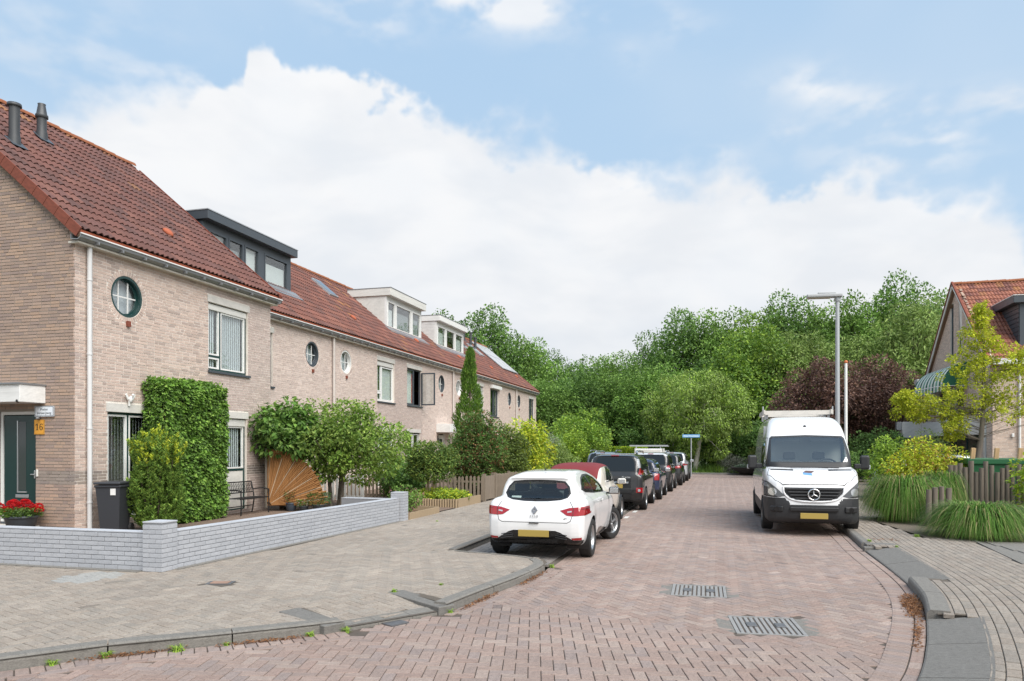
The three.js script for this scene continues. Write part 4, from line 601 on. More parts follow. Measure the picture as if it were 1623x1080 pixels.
function bodyTris(S, res) {
  const vol = (b) => { const side = chaikin(b.side, 1), plan = b.plan, sect = chaikin(b.sect, 1), k = b.k ?? 0.09; return (s, y, x) => smax(smax(sdPoly(side, s, y), sdPoly(plan, s, x), k), sdPoly(sect, x, y), k); };
  const lo = vol(S.lower), up = vol(S.upper), f = (s, y, x) => { x = Math.abs(x); let d = smin(lo(s, y, x), up(s, y, x), S.join ?? 0.05); for (const [bs, by, rs, ry, amp] of S.bumps || []) { const q = ((s - bs) / rs) ** 2 + ((y - by) / ry) ** 2; if (q < 1 && x > 0.5) d -= amp * (1 - q) * (1 - q); } return d; };
  const L = S.L, H = S.H, W = S.W, yc = S.yc ?? H * 0.45, O = [L / 2 + 0.12, H / 2 + 0.25, W + 0.15], I = [L / 2 - (S.core ?? 0.7), 0.1, 0.2];
  const hit = (a, b, c) => {
    const ox = L / 2 + a * O[0], oy = yc + b * O[1], oz = c * O[2], ix = L / 2 + a * I[0], iy = yc + b * I[1], iz = c * I[2];
    let dx = ix - ox, dy = iy - oy, dz = iz - oz; const len = Math.hypot(dx, dy, dz); dx /= len; dy /= len; dz /= len;
    let t = 0; for (let i = 0; i < 40 && t < len; i++) { const d = f(ox + dx * t, oy + dy * t, oz + dz * t); if (d < 0.0006) break; t += Math.max(d * 0.92, 0.001); }
    t = Math.min(t, len); const s = ox + dx * t, y = oy + dy * t, x = oz + dz * t, e = 0.004;
    let nx = f(s, y, x + e) - f(s, y, x - e), ny = f(s, y + e, x) - f(s, y - e, x), ns = f(s + e, y, x) - f(s - e, y, x); const l = Math.hypot(nx, ny, ns) || 1;
    return [x, y, L / 2 - s, nx / l, ny / l, -ns / l];
  };
  const n = [Math.round(S.grid[0] * res), Math.round(S.grid[1] * res), Math.round(S.grid[2] * res)], tris = [];
  const face = (ax, sg, u, v) => { const nu = n[u], nv = n[v], G = []; for (let i = 0; i <= nu; i++) { G.push([]); for (let j = 0; j <= nv; j++) { const p = [0, 0, 0]; p[ax] = sg; p[u] = -1 + 2 * i / nu; p[v] = -1 + 2 * j / nv; G[i].push(hit(...p)); } } for (let i = 0; i < nu; i++) for (let j = 0; j < nv; j++) { const a = G[i][j], b = G[i + 1][j], c = G[i + 1][j + 1], d = G[i][j + 1]; tris.push([a, b, c], [a, c, d]); } };
  face(0, -1, 1, 2); face(0, 1, 1, 2); face(2, -1, 0, 1); face(2, 1, 0, 1); face(1, 1, 0, 2); face(1, -1, 0, 2);
  for (const t of tris) { const [a, b, c] = t, ux = b[0] - a[0], uy = b[1] - a[1], uz = b[2] - a[2], vx = c[0] - a[0], vy = c[1] - a[1], vz = c[2] - a[2]; if ((uy * vz - uz * vy) * a[3] + (uz * vx - ux * vz) * a[4] + (ux * vy - uy * vx) * a[5] < 0) { t[1] = c; t[2] = b; } }
  return tris;
}
function cutRegion(tris, view, poly, L, side = 0, nmin = 0.15) {
  const P = ccw(poly), uv = view === 'side' ? v => [L / 2 - v[2], v[1]] : view === 'top' ? v => [v[0], L / 2 - v[2]] : v => [v[0], v[1]];
  const ok = view === 'side' ? t => (side ? Math.sign(t[0][0] + t[1][0] + t[2][0]) === side : true) && Math.abs(t[0][3] + t[1][3] + t[2][3]) / 3 > nmin : view === 'rear' ? t => (t[0][5] + t[1][5] + t[2][5]) / 3 > nmin : view === 'front' ? t => (t[0][5] + t[1][5] + t[2][5]) / 3 < -nmin : t => (t[0][4] + t[1][4] + t[2][4]) / 3 > nmin;
  let x0 = 1e9, x1 = -1e9, y0 = 1e9, y1 = -1e9; for (const [x, y] of P) { x0 = Math.min(x0, x); x1 = Math.max(x1, x); y0 = Math.min(y0, y); y1 = Math.max(y1, y); }
  const inside = [], rest = [], fan = (poly, to) => { for (let i = 1; i + 1 < poly.length; i++) to.push([poly[0], poly[i], poly[i + 1]]); };
  for (const t of tris) {
    const q = t.map(uv);
    if (Math.max(q[0][0], q[1][0], q[2][0]) < x0 || Math.min(q[0][0], q[1][0], q[2][0]) > x1 || Math.max(q[0][1], q[1][1], q[2][1]) < y0 || Math.min(q[0][1], q[1][1], q[2][1]) > y1 || !ok(t)) { rest.push(t); continue; }
    let cur = t.slice(); const outs = [];
    for (let i = 0; i < P.length && cur.length > 2; i++) {
      const a = P[i], b = P[(i + 1) % P.length], dist = v => { const w = uv(v); return (b[0] - a[0]) * (w[1] - a[1]) - (b[1] - a[1]) * (w[0] - a[0]); }, ds = cur.map(dist), inn = [], out = [];
      for (let k = 0; k < cur.length; k++) { const m = (k + 1) % cur.length, A = cur[k], B = cur[m], da = ds[k], db = ds[m]; if (da >= 0) inn.push(A); if (da <= 0) out.push(A); if ((da > 0 && db < 0) || (da < 0 && db > 0)) { const f = da / (da - db), X = A.map((x, z) => x + (B[z] - x) * f); inn.push(X); out.push(X); } }
      if (out.length > 2) outs.push(out); cur = inn;
    }
    if (cur.length > 2) { fan(cur, inside); outs.forEach(o => fan(o, rest)); } else rest.push(t);
  }
  return [inside, rest];
}
function trisGeo(tris, off = 0) {
  const p = new Float32Array(tris.length * 9), n = new Float32Array(tris.length * 9), uv = new Float32Array(tris.length * 6); let k = 0;
  for (const t of tris) for (const v of t) { const l = Math.hypot(v[3], v[4], v[5]) || 1; for (let i = 0; i < 3; i++) { n[k * 3 + i] = v[3 + i] / l; p[k * 3 + i] = v[i] + off * v[3 + i] / l; } uv[2 * k] = v[0] + v[2]; uv[2 * k + 1] = v[1]; k++; }
  const g = new THREE.BufferGeometry(); g.setAttribute('position', new THREE.BufferAttribute(p, 3)); g.setAttribute('normal', new THREE.BufferAttribute(n, 3)); g.setAttribute('uv', new THREE.BufferAttribute(uv, 2)); return g;
}
const stripsOf = (line, w) => line.slice(0, -1).map((a, i) => { const b = line[i + 1], dx = b[0] - a[0], dy = b[1] - a[1], l = Math.hypot(dx, dy), nx = -dy / l * w / 2, ny = dx / l * w / 2, ex = dx / l * w * 0.3, ey = dy / l * w * 0.3; return [[a[0] + nx - ex, a[1] + ny - ey], [b[0] + nx + ex, b[1] + ny + ey], [b[0] - nx + ex, b[1] - ny + ey], [a[0] - nx - ex, a[1] - ny - ey]]; });
const carPaint = (c, o = {}) => new THREE.MeshPhysicalMaterial({ color: c, roughness: 0.42, clearcoat: 1, clearcoatRoughness: 0.04, metalness: 0, ...o });
const CM = {
  seam: std(C(0.03, 0.03, 0.03), 0.8), trim: std(C(0.013, 0.013, 0.014), 0.35), plastic: std(C(0.022, 0.023, 0.025), 0.5, { bumpMap: speckle, bumpScale: 0.0004 }), gloss: std(C(0.01, 0.01, 0.011), 0.08),
  darkGlass: std(C(0.012, 0.015, 0.017), 0.03), glass: new THREE.MeshPhysicalMaterial({ color: C(0.66, 0.74, 0.72), roughness: 0.01, transmission: 1, thickness: 0, ior: 1.7 }), screen: new THREE.MeshPhysicalMaterial({ color: C(0.84, 0.89, 0.85), roughness: 0.01, transmission: 1, thickness: 0, ior: 2.4 }),
  red: new THREE.MeshPhysicalMaterial({ color: C(0.30, 0.008, 0.012), roughness: 0.10, clearcoat: 1, clearcoatRoughness: 0.03 }), redDark: std(C(0.10, 0.006, 0.008), 0.15), clear: new THREE.MeshPhysicalMaterial({ color: C(0.40, 0.42, 0.44), roughness: 0.1, clearcoat: 1 }), plate: std(C(0.36, 0.26, 0.06), 0.5), lining: std(C(0.11, 0.11, 0.108), 0.9), seat: std(C(0.05, 0.05, 0.055), 0.9), tyre: std(C(0.018, 0.018, 0.018), 0.8), alloy: std(C(0.45, 0.46, 0.47), 0.3, { metalness: 0.8 }), rimDark: std(C(0.05, 0.05, 0.052), 0.35, { metalness: 0.6 }), silver: std(C(0.62, 0.63, 0.64), 0.25, { metalness: 0.9 }),
};
CM.lampGlass = new THREE.MeshPhysicalMaterial({ color: C(0.085, 0.09, 0.095), roughness: 0.15, clearcoat: 0.6, clearcoatRoughness: 0.02 });
CM.badge = std(C(0.30, 0.30, 0.31), 0.3, { metalness: 0.7 });
const tyreGeos = new Map();
function wheel(car, x, y, z, r, w, style, steer = 0) {
  const o = new THREE.Group(); o.name = 'wheel'; o.position.set(x, y, z); o.rotation.y = steer; car.add(o);
  const sgn = Math.sign(x), key = [r, w, style, sgn].join();
  if (!tyreGeos.has(key)) {
    const ri = r * 0.66, h = w / 2, turn = g => g.rotateZ(-Math.PI / 2 * sgn);
    const tyre = turn(lathe([[ri, -h * 0.9], [ri + 0.02, -h], [r * 0.93, -h], [r * 0.985, -h * 0.82], [r, -h * 0.5], [r, h * 0.5], [r * 0.985, h * 0.82], [r * 0.93, h], [ri + 0.02, h], [ri, h * 0.9], [ri - 0.02, h * 0.5]], 40));
    const grooves = []; for (const k of [-0.3, 0, 0.3]) grooves.push(turn(new THREE.CylinderGeometry(r + 0.001, r + 0.001, 0.008, 40, 1, true).translate(0, k * w, 0)));
    const rim = [turn(lathe([[ri + 0.002, -h * 0.8], [ri + 0.002, h * 0.86], [ri - 0.018, h * 0.86], [ri - 0.03, h * 0.5], [ri - 0.04, -h * 0.6]], 40))];
    const hub = turn(lathe([[0.001, h * 0.42], [ri * 0.16, h * 0.45], [ri * 0.24, h * 0.38], [ri * 0.26, 0.0]], 20));
    const spokes = []; const n = style === 'cover' ? 7 : style === 'steel' ? 12 : 5;
    for (let i = 0; i < n; i++) for (const e of style === 'alloy' ? [-0.16, 0.16] : [0]) { const a = i / n * 6.28319 + e, g = rbx(style === 'alloy' ? 0.032 : style === 'cover' ? 0.07 : 0.055, ri * 0.86, 0.03, 0.006, 0, ri * 0.55, 0); g.rotateZ(-e * 0.7); g.translate(0, 0, h * 0.52); g.rotateX(-0.08); g.rotateZ(a); spokes.push(g.rotateY(Math.PI / 2 * sgn)); }
    const disc = turn(new THREE.CylinderGeometry(ri - 0.02, ri - 0.02, 0.02, 30).translate(0, -h * 0.1, 0));
    tyreGeos.set(key, [tyre, join(grooves), join(rim.concat([hub], spokes)), disc]);
  }
  const [t, g, ri, di] = tyreGeos.get(key);
  mesh('tyre', t, CM.tyre, o); mesh('tread_grooves', g, M.black, o).userData.kind = 'stuff'; mesh('rim', ri, style === 'steel' ? CM.rimDark : CM.alloy, o); mesh('brake_disc', di, CM.rimDark, o);
}
// spec: L, W, H, lower, upper, regions, wheels; the car's own axes: forward -z, up y, base at the ground
function makeCar(name, label, pos, turn, S, o = {}) {
  const car = thing(name, label, o.category || 'car', pos, turn, o.group), L = S.L, paint = o.paint;
  let body = bodyTris(S, o.res ?? 1);
  const wl = S.wheels;
  for (const s of [wl.r, wl.f]) { let inn; [inn, body] = cutRegion(body, 'side', circle(s, wl.rad + 0.005, wl.rad + (wl.gap ?? 0.05)), L, 0, 0.2); }
  const add = (nm, tris, mat, off, parent = car) => tris.length ? mesh(nm, trisGeo(tris, off), mat, parent) : null;
  const shell = [];
  const run = (list, tris, parent) => {
    for (const r of list) for (const m of (r.view === 'side' ? (r.one ? [r.one] : [1, -1]) : r.mirror ? [1, -1] : [1])) {
      const polys = r.line ? stripsOf(r.line, r.w ?? 0.009) : r.polys || [r.poly]; let got = [];
      for (const p of polys) { let inn; [inn, tris] = cutRegion(tris, r.view, r.view === 'side' ? p : p.map(([x, y]) => [x * m * (r.flip || 1), y]), L, r.view === 'side' ? m : 0, r.nmin ?? 0.12); got = got.concat(inn); }
      if (!got.length) continue;
      let sub = got, host = parent;
      if (r.sub) { const q = []; sub = run(r.sub.map(z => ({ ...z, one: r.view === 'side' ? m : 0, flip: r.view === 'side' ? 1 : m })), got, q); const me = add(r.name, sub, r.mat, r.off ?? 0, parent); for (const [nm, tt, mt, of] of q) add(nm, tt, mt, of, me || parent); if (!r.skin) shell.push(...sub); }
      else if (Array.isArray(parent)) parent.push([r.name, got, r.mat, r.off ?? 0]); else { add(r.name, got, r.mat, r.off ?? 0, host); }
      if (!r.sub && r.solid) shell.push(...got);
    }
    return tris;
  };
  body = run(o.regions || S.regions, body, car);
  const main = add('body', body, paint, 0);
  if (o.interior) { mesh('cabin_lining', trisGeo(body.concat(shell), -0.03), CM.lining, car); }
  for (const [s, c] of [[wl.r, 'r'], [wl.f, 'f']]) for (const sg of [-1, 1]) {
    wheel(car, sg * wl.x, wl.rad, L / 2 - s, wl.rad, wl.w, o.rim || 'alloy', c === 'f' ? o.steer || 0 : 0);
    const R1 = wl.rad + (wl.gap ?? 0.05) + 0.004, hs = new THREE.CylinderGeometry(R1, R1, 0.36, 30, 1, true).rotateZ(Math.PI / 2).translate(sg * (wl.x - 0.09), wl.rad, L / 2 - s), ds = new THREE.CircleGeometry(R1, 30).rotateY(Math.PI / 2).translate(sg * (wl.x - 0.26), wl.rad, L / 2 - s);
    mesh('wheel_housing', clipBelow(join([hs, ds]), 0.16), M.black, car);
  }
  return car;
}
function clipBelow(g, y) { const p = g.attributes.position, keep = []; for (let i = 0; i < p.count; i += 3) if (p.getY(i) > y && p.getY(i + 1) > y && p.getY(i + 2) > y) for (let k = 0; k < 3; k++) keep.push(p.getX(i + k), p.getY(i + k), p.getZ(i + k)); const q = new THREE.BufferGeometry(); q.setAttribute('position', new THREE.Float32BufferAttribute(keep, 3)); q.computeVertexNormals(); return q; }
const scaleSpec = (S, ks, ky, kx) => { const v = b => ({ ...b, side: b.side.map(([s, y]) => [s * ks, y * ky]), plan: b.plan.map(([s, x]) => [s * ks, x * kx]), sect: b.sect.map(([x, y]) => [x * kx, y * ky]) }); return { ...S, L: S.L * ks, W: S.W * kx, H: S.H * ky, lower: v(S.lower), upper: v(S.upper), wheels: { ...S.wheels, r: S.wheels.r * ks, f: S.wheels.f * ks, x: S.wheels.x * kx } }; };
function mirrors(car, x, y, z, mat, glassMat = CM.silver, sz = 1) { for (const s of [-1, 1]) { const m = put('door_mirror', [rbx(0.20 * sz, 0.135 * sz, 0.09 * sz, 0.04 * sz, s * (x + 0.12), y, z, s * 0.15, 0, 0, 3)], mat, car); put('mirror_glass', [rbx(0.16 * sz, 0.10 * sz, 0.012, 0.005, s * (x + 0.12) + s * 0.004, y, z + 0.045 * sz, s * 0.15)], glassMat, m); put('mirror_arm', [bx(0.10, 0.035, 0.05, s * (x + 0.02), y - 0.05, z)], CM.trim, m); } }
function seats(car, z, w, y, h, n = 2, mat = CM.seat) { for (let i = 0; i < n; i++) { const x = (i - (n - 1) / 2) * w, s = put('seat', [rbx(w * 0.86, h, 0.14, 0.06, x, y + h / 2, z + 0.04, 0, -0.2, 0, 3)], mat, car); put('headrest', [rbx(0.26, 0.17, 0.09, 0.04, x, y + h + 0.10, z + 0.16, 0, -0.15, 0, 3)], mat, s); } }
function letters(car, text, size, x, y, z, mat, name = 'lettering', rot = 0) { const g = new TextGeometry(text, { font, size, depth: 0.006, curveSegments: 3 }); g.computeBoundingBox(); g.translate(-(g.boundingBox.max.x + g.boundingBox.min.x) / 2, 0, 0); if (rot) g.rotateY(rot); g.translate(x, y, z); return mesh(name, g, mat, car); }

// ---- the white hatchback
const CLIO = {
  L: 3.95, W: 0.84, H: 1.43, grid: [104, 44, 52], join: 0.05, yc: 0.66,
  lower: { k: 0.12, side: [[0.12, 0.25], [0.03, 0.36], [0.0, 0.50], [0.01, 0.64], [0.05, 0.72], [0.085, 0.80], [0.13, 0.90], [0.22, 0.98], [0.6, 1.02], [1.6, 0.99], [2.85, 0.94], [3.0, 0.95], [3.3, 0.89], [3.6, 0.79], [3.82, 0.66], [3.93, 0.5], [3.95, 0.36], [3.9, 0.22], [3.6, 0.17], [0.45, 0.20]],
    plan: [[0, -1], [0, 0.44], [0.015, 0.60], [0.07, 0.735], [0.18, 0.80], [0.45, 0.845], [0.8, 0.855], [1.3, 0.84], [2.2, 0.835], [3.0, 0.835], [3.4, 0.80], [3.7, 0.68], [3.88, 0.45], [3.95, 0.25], [3.95, -1]],
    sect: [[-1, 0.08], [0.6, 0.10], [0.74, 0.18], [0.81, 0.34], [0.845, 0.55], [0.862, 0.70], [0.845, 0.86], [0.79, 0.97], [0.62, 1.06], [-1, 1.1]] },
  upper: { k: 0.10, side: [[0.16, 0.80], [0.26, 0.97], [0.40, 1.17], [0.42, 1.26], [0.40, 1.30], [0.44, 1.33], [0.8, 1.395], [1.3, 1.43], [1.8, 1.43], [2.2, 1.375], [2.6, 1.215], [3.15, 0.88], [3.15, 0.6], [0.3, 0.6]],
    plan: [[0.08, -1], [0.08, 0.36], [0.14, 0.50], [0.28, 0.60], [0.7, 0.705], [1.5, 0.745], [2.4, 0.74], [3.0, 0.67], [3.2, 0.5], [3.2, -1]],
    sect: [[-1, 0.4], [0.90, 0.4], [0.81, 0.82], [0.735, 0.98], [0.645, 1.15], [0.545, 1.30], [0.44, 1.39], [0.3, 1.435], [-1, 1.445]] },
  bumps: [[0.72, 0.62, 0.5, 0.34, 0.016], [3.22, 0.6, 0.5, 0.32, 0.012]],
  wheels: { r: 0.72, f: 3.22, rad: 0.315, w: 0.20, x: 0.735, gap: 0.045 },
};
const backGlass = [[-0.545, 1.055], [-0.50, 0.985], [-0.40, 0.952], [-0.2, 0.932], [0, 0.928], [0.2, 0.932], [0.40, 0.952], [0.50, 0.985], [0.545, 1.055], [0.51, 1.16], [0.43, 1.245], [0.25, 1.262], [0, 1.268], [-0.25, 1.262], [-0.43, 1.245], [-0.51, 1.16]];
const sideGlass = [[0.62, 1.10], [0.78, 1.20], [1.02, 1.275], [1.4, 1.325], [1.85, 1.325], [2.2, 1.25], [2.74, 0.985], [2.72, 0.955], [1.5, 1.0], [0.85, 1.045]];
CLIO.regions = [
  { view: 'rear', name: 'rear_window', mat: CM.trim, poly: backGlass, off: -0.002, skin: 1, sub: [{ view: 'rear', name: 'pane', mat: CM.glass, poly: shrink(backGlass, 0.035), off: -0.004 }] },
  { view: 'front', name: 'windscreen', mat: CM.trim, poly: [[-0.66, 0.94], [0.66, 0.94], [0.52, 1.37], [-0.52, 1.37]], skin: 1, sub: [{ view: 'front', name: 'pane', mat: CM.glass, poly: [[-0.62, 0.97], [0.62, 0.97], [0.49, 1.34], [-0.49, 1.34]], off: -0.004 }] },
  { view: 'side', name: 'side_window', mat: CM.trim, poly: sideGlass, nmin: 0.3, skin: 1, sub: [{ view: 'side', name: 'pane', mat: CM.glass, poly: [[0.72, 1.10], [0.85, 1.185], [1.05, 1.25], [1.40, 1.295], [1.48, 1.295], [1.48, 1.02], [0.88, 1.06]], off: -0.004, nmin: 0.2 }, { view: 'side', name: 'pane', mat: CM.glass, poly: [[1.56, 1.298], [1.85, 1.298], [2.18, 1.23], [2.62, 1.02], [2.58, 0.985], [1.56, 1.015]], off: -0.004, nmin: 0.2 }] },
  { view: 'rear', name: 'tail_light', mat: CM.red, mirror: 1, solid: 1, poly: [[0.41, 0.795], [0.56, 0.838], [0.80, 0.86], [0.90, 0.855], [0.90, 0.775], [0.80, 0.725], [0.62, 0.712], [0.52, 0.722]], off: 0.006, nmin: 0.05, sub: [{ view: 'rear', mirror: 0, name: 'reverse_lens', mat: CM.clear, poly: [[0.53, 0.762], [0.60, 0.775], [0.595, 0.795], [0.53, 0.785]], off: 0.008 }, { view: 'rear', mirror: 0, name: 'lamp_surround', mat: CM.redDark, poly: [[0.47, 0.80], [0.80, 0.832], [0.88, 0.828], [0.88, 0.812], [0.80, 0.815], [0.48, 0.785]], off: 0.007, nmin: 0.0 }, { view: 'rear', mirror: 0, name: 'lamp_split', mat: CM.seam, poly: [[0.612, 0.69], [0.622, 0.69], [0.628, 0.87], [0.618, 0.87]], off: 0.005, nmin: 0.0 }] },
  { view: 'rear', name: 'lower_valance', mat: CM.gloss, solid: 1, polys: [[[-0.62, 0.335], [-0.42, 0.455], [-0.34, 0.48], [0.34, 0.48], [0.42, 0.455], [0.62, 0.335]], [[-0.86, 0.12], [0.86, 0.12], [0.86, 0.335], [-0.86, 0.335]]], off: -0.006 },
  { view: 'rear', name: 'reflector', mat: CM.red, mirror: 1, solid: 1, poly: [[0.60, 0.338], [0.75, 0.338], [0.75, 0.378], [0.60, 0.368]], off: 0.002 },
  { view: 'rear', name: 'tailgate_seam', mat: CM.seam, solid: 1, off: -0.006, line: [[-0.56, 0.93], [-0.605, 0.86], [-0.615, 0.74], [-0.585, 0.635], [-0.53, 0.605], [0.53, 0.605], [0.585, 0.635], [0.615, 0.74], [0.605, 0.86], [0.56, 0.93]], w: 0.010 },
  { view: 'side', name: 'door_seam', mat: CM.seam, solid: 1, off: -0.006, line: [[1.52, 1.0], [1.53, 0.6], [1.50, 0.27]], w: 0.008, nmin: 0.3 },
  { view: 'side', name: 'door_seam', mat: CM.seam, solid: 1, off: -0.006, line: [[0.86, 1.04], [1.02, 0.80], [1.08, 0.60], [1.10, 0.28], [2.62, 0.25], [2.68, 0.6], [2.64, 0.92]], w: 0.008, nmin: 0.3 },
  { view: 'side', name: 'sill_trim', mat: CM.gloss, solid: 1, poly: [[1.30, 0.27], [2.40, 0.255], [2.50, 0.30], [1.75, 0.40], [1.5, 0.40]], off: 0.003, nmin: 0.2 },
  { view: 'front', name: 'headlight', mat: CM.clear, mirror: 1, solid: 1, poly: [[0.42, 0.66], [0.80, 0.74], [0.84, 0.66], [0.55, 0.58]] },
];
{
  const white = carPaint(C(0.70, 0.70, 0.70));
  const car = makeCar('parked_car', 'white hatchback with blacked out rear bumper insert and its front wheels turned', [-2.83, 0, -11.43 - CLIO.L / 2], 0, CLIO, { paint: white, interior: 1, steer: -0.38, group: 'cars parked along the bay' });
  const zr = CLIO.L / 2;
  put('number_plate', rbx(0.50, 0.108, 0.012, 0.006, 0, 0.435, zr + 0.004, 0, 0.04), CM.plate, car);
  put('badge', [(() => { const s = new THREE.Shape([[0, 0.062], [0.045, 0], [0, -0.062], [-0.045, 0]].map(p => new THREE.Vector2(...p))); s.holes.push(new THREE.Path([[0, 0.028], [-0.018, 0], [0, -0.028], [0.018, 0]].map(p => new THREE.Vector2(...p)))); return new THREE.ExtrudeGeometry(s, { depth: 0.012, bevelEnabled: true, bevelSize: 0.004, bevelThickness: 0.004, bevelSegments: 1 }).rotateX(-0.35).translate(0, 0.795, zr - 0.078); })()], CM.badge, car);
  letters(car, 'C L I O', 0.032, 0, 0.690, zr - 0.034, CM.badge, 'model_lettering'); letters(car, 'dCi', 0.026, 0.50, 0.655, zr - 0.050, CM.rimDark, 'engine_lettering', 0.1);
  put('brake_light', [rbx(0.30, 0.022, 0.03, 0.008, 0, 1.298, zr - 0.44)], CM.red, car); put('spoiler_lip', [rbx(0.84, 0.018, 0.10, 0.008, 0, 1.318, zr - 0.47, 0, 0.1)], white, car);
  put('antenna', [cyl(0.02, 0.006, [0, 1.41, zr - 0.85], [0, 1.44, zr - 0.86], 10), cyl(0.005, 0.003, [0, 1.43, zr - 0.86], [0, 1.54, zr - 0.74], 6)], M.black, car);
  put('rear_wiper', [tube([[-0.02, 0.945, zr - 0.195], [0.14, 0.965, zr - 0.215], [0.36, 0.972, zr - 0.235]], 0.009, 6), cyl(0.02, 0.02, [-0.02, 0.94, zr - 0.20], [-0.02, 0.945, zr - 0.165], 10)], M.black, car);
  put('boot_grip', [rbx(0.16, 0.022, 0.02, 0.008, 0, 0.60, zr - 0.014)], CM.seam, car);
  for (const s of [-1, 1]) { for (let k = 0; k < 3; k++) put('bumper_fin', [rbx(0.20, 0.012, 0.012, 0.004, s * 0.44, 0.365 + k * 0.03, zr - 0.012 - 0.01 * k, -s * 0.22, 0, -s * 0.12)], CM.plastic, car); put('door_handle', [rbx(0.022, 0.03, 0.16, 0.01, s * 0.842, 0.875, zr - 1.72)], white, car); }
  seats(car, zr - 1.30, 0.48, 0.50, 0.52, 3); seats(car, zr - 2.2, 0.62, 0.46, 0.58); put('dashboard', [rbx(1.3, 0.2, 0.4, 0.06, 0, 0.84, zr - 2.85)], CM.lining, car);
  put('steering_wheel', [new THREE.TorusGeometry(0.17, 0.018, 8, 24).rotateX(-0.4).translate(-0.33, 0.90, zr - 2.55)], M.black, car);
  put('sticker', [bx(0.16, 0.05, 0.002, -0.36, 0.985, zr - 0.305, 0, -0.62)], M.white, car);
  mirrors(car, 0.80, 0.985, zr - 2.62, CM.gloss);
}
// ---- other parked cars, built on shared shapes
const rearSet = (o) => [
  { view: 'rear', name: 'rear_window', mat: CM.trim, poly: o.glass, skin: 1, sub: [{ view: 'rear', name: 'pane', mat: CM.darkGlass, poly: shrink(o.glass, 0.04), off: -0.003 }] },
  { view: 'side', name: 'side_window', mat: CM.trim, poly: o.side, nmin: 0.3, skin: 1, sub: [{ view: 'side', name: 'pane', mat: CM.darkGlass, poly: shrink(o.side, 0.05), off: -0.003, nmin: 0.2 }] },
  ...(o.lights || []), { view: 'rear', name: 'bumper_valance', mat: CM.plastic, poly: [[-0.9, 0.1], [0.9, 0.1], [0.9, o.valance ?? 0.36], [-0.9, o.valance ?? 0.36]], off: 0 },
  { view: 'rear', name: 'tailgate_seam', mat: CM.seam, off: -0.006, line: o.gate, w: 0.012 }, { view: 'side', name: 'door_seam', mat: CM.seam, off: -0.006, line: o.door, w: 0.01, nmin: 0.3 },
  { view: 'side', name: 'sill_trim', mat: CM.plastic, poly: [[0.2, 0.1], [3.8, 0.1], [3.8, 0.27], [0.2, 0.27]], nmin: 0.2 },
  { view: 'front', name: 'windscreen', mat: CM.darkGlass, poly: [[-0.64, o.ws ?? 0.97], [0.64, o.ws ?? 0.97], [0.52, o.wt ?? 1.36], [-0.52, o.wt ?? 1.36]] }, { view: 'front', name: 'headlight', mat: CM.clear, mirror: 1, poly: [[0.42, 0.62], [0.78, 0.68], [0.8, 0.78], [0.5, 0.76]] },
];
// small rounded convertible with a folded-fabric roof
const FIAT = {
  L: 3.50, W: 0.80, H: 1.46, grid: [80, 36, 44], yc: 0.68,
  lower: { k: 0.22, side: [[0.12, 0.24], [0.03, 0.36], [0, 0.52], [0.03, 0.70], [0.12, 0.84], [0.25, 0.93], [0.7, 0.985], [1.6, 0.97], [2.5, 0.95], [2.9, 0.90], [3.25, 0.80], [3.44, 0.62], [3.5, 0.45], [3.46, 0.28], [3.3, 0.18], [0.4, 0.2]], plan: [[0, -1], [0, 0.30], [0.05, 0.52], [0.16, 0.68], [0.4, 0.775], [0.9, 0.80], [2.4, 0.80], [2.9, 0.76], [3.25, 0.62], [3.42, 0.42], [3.5, 0.2], [3.5, -1]], sect: [[-1, 0.08], [0.6, 0.1], [0.73, 0.2], [0.785, 0.36], [0.81, 0.58], [0.80, 0.78], [0.745, 0.93], [0.6, 1.03], [-1, 1.08]] },
  upper: { k: 0.18, side: [[0.20, 0.80], [0.32, 1.0], [0.42, 1.18], [0.56, 1.32], [0.8, 1.42], [1.2, 1.475], [1.6, 1.47], [2.0, 1.40], [2.3, 1.24], [2.65, 0.92], [2.65, 0.6], [0.3, 0.6]], plan: [[0.15, -1], [0.15, 0.35], [0.25, 0.52], [0.45, 0.63], [0.8, 0.69], [1.8, 0.70], [2.4, 0.66], [2.7, 0.5], [2.7, -1]], sect: [[-1, 0.4], [0.86, 0.4], [0.78, 0.84], [0.72, 1.02], [0.66, 1.2], [0.58, 1.36], [0.42, 1.45], [0.2, 1.48], [-1, 1.485]] },
  wheels: { r: 0.60, f: 2.86, rad: 0.285, w: 0.18, x: 0.70, gap: 0.04 },
};
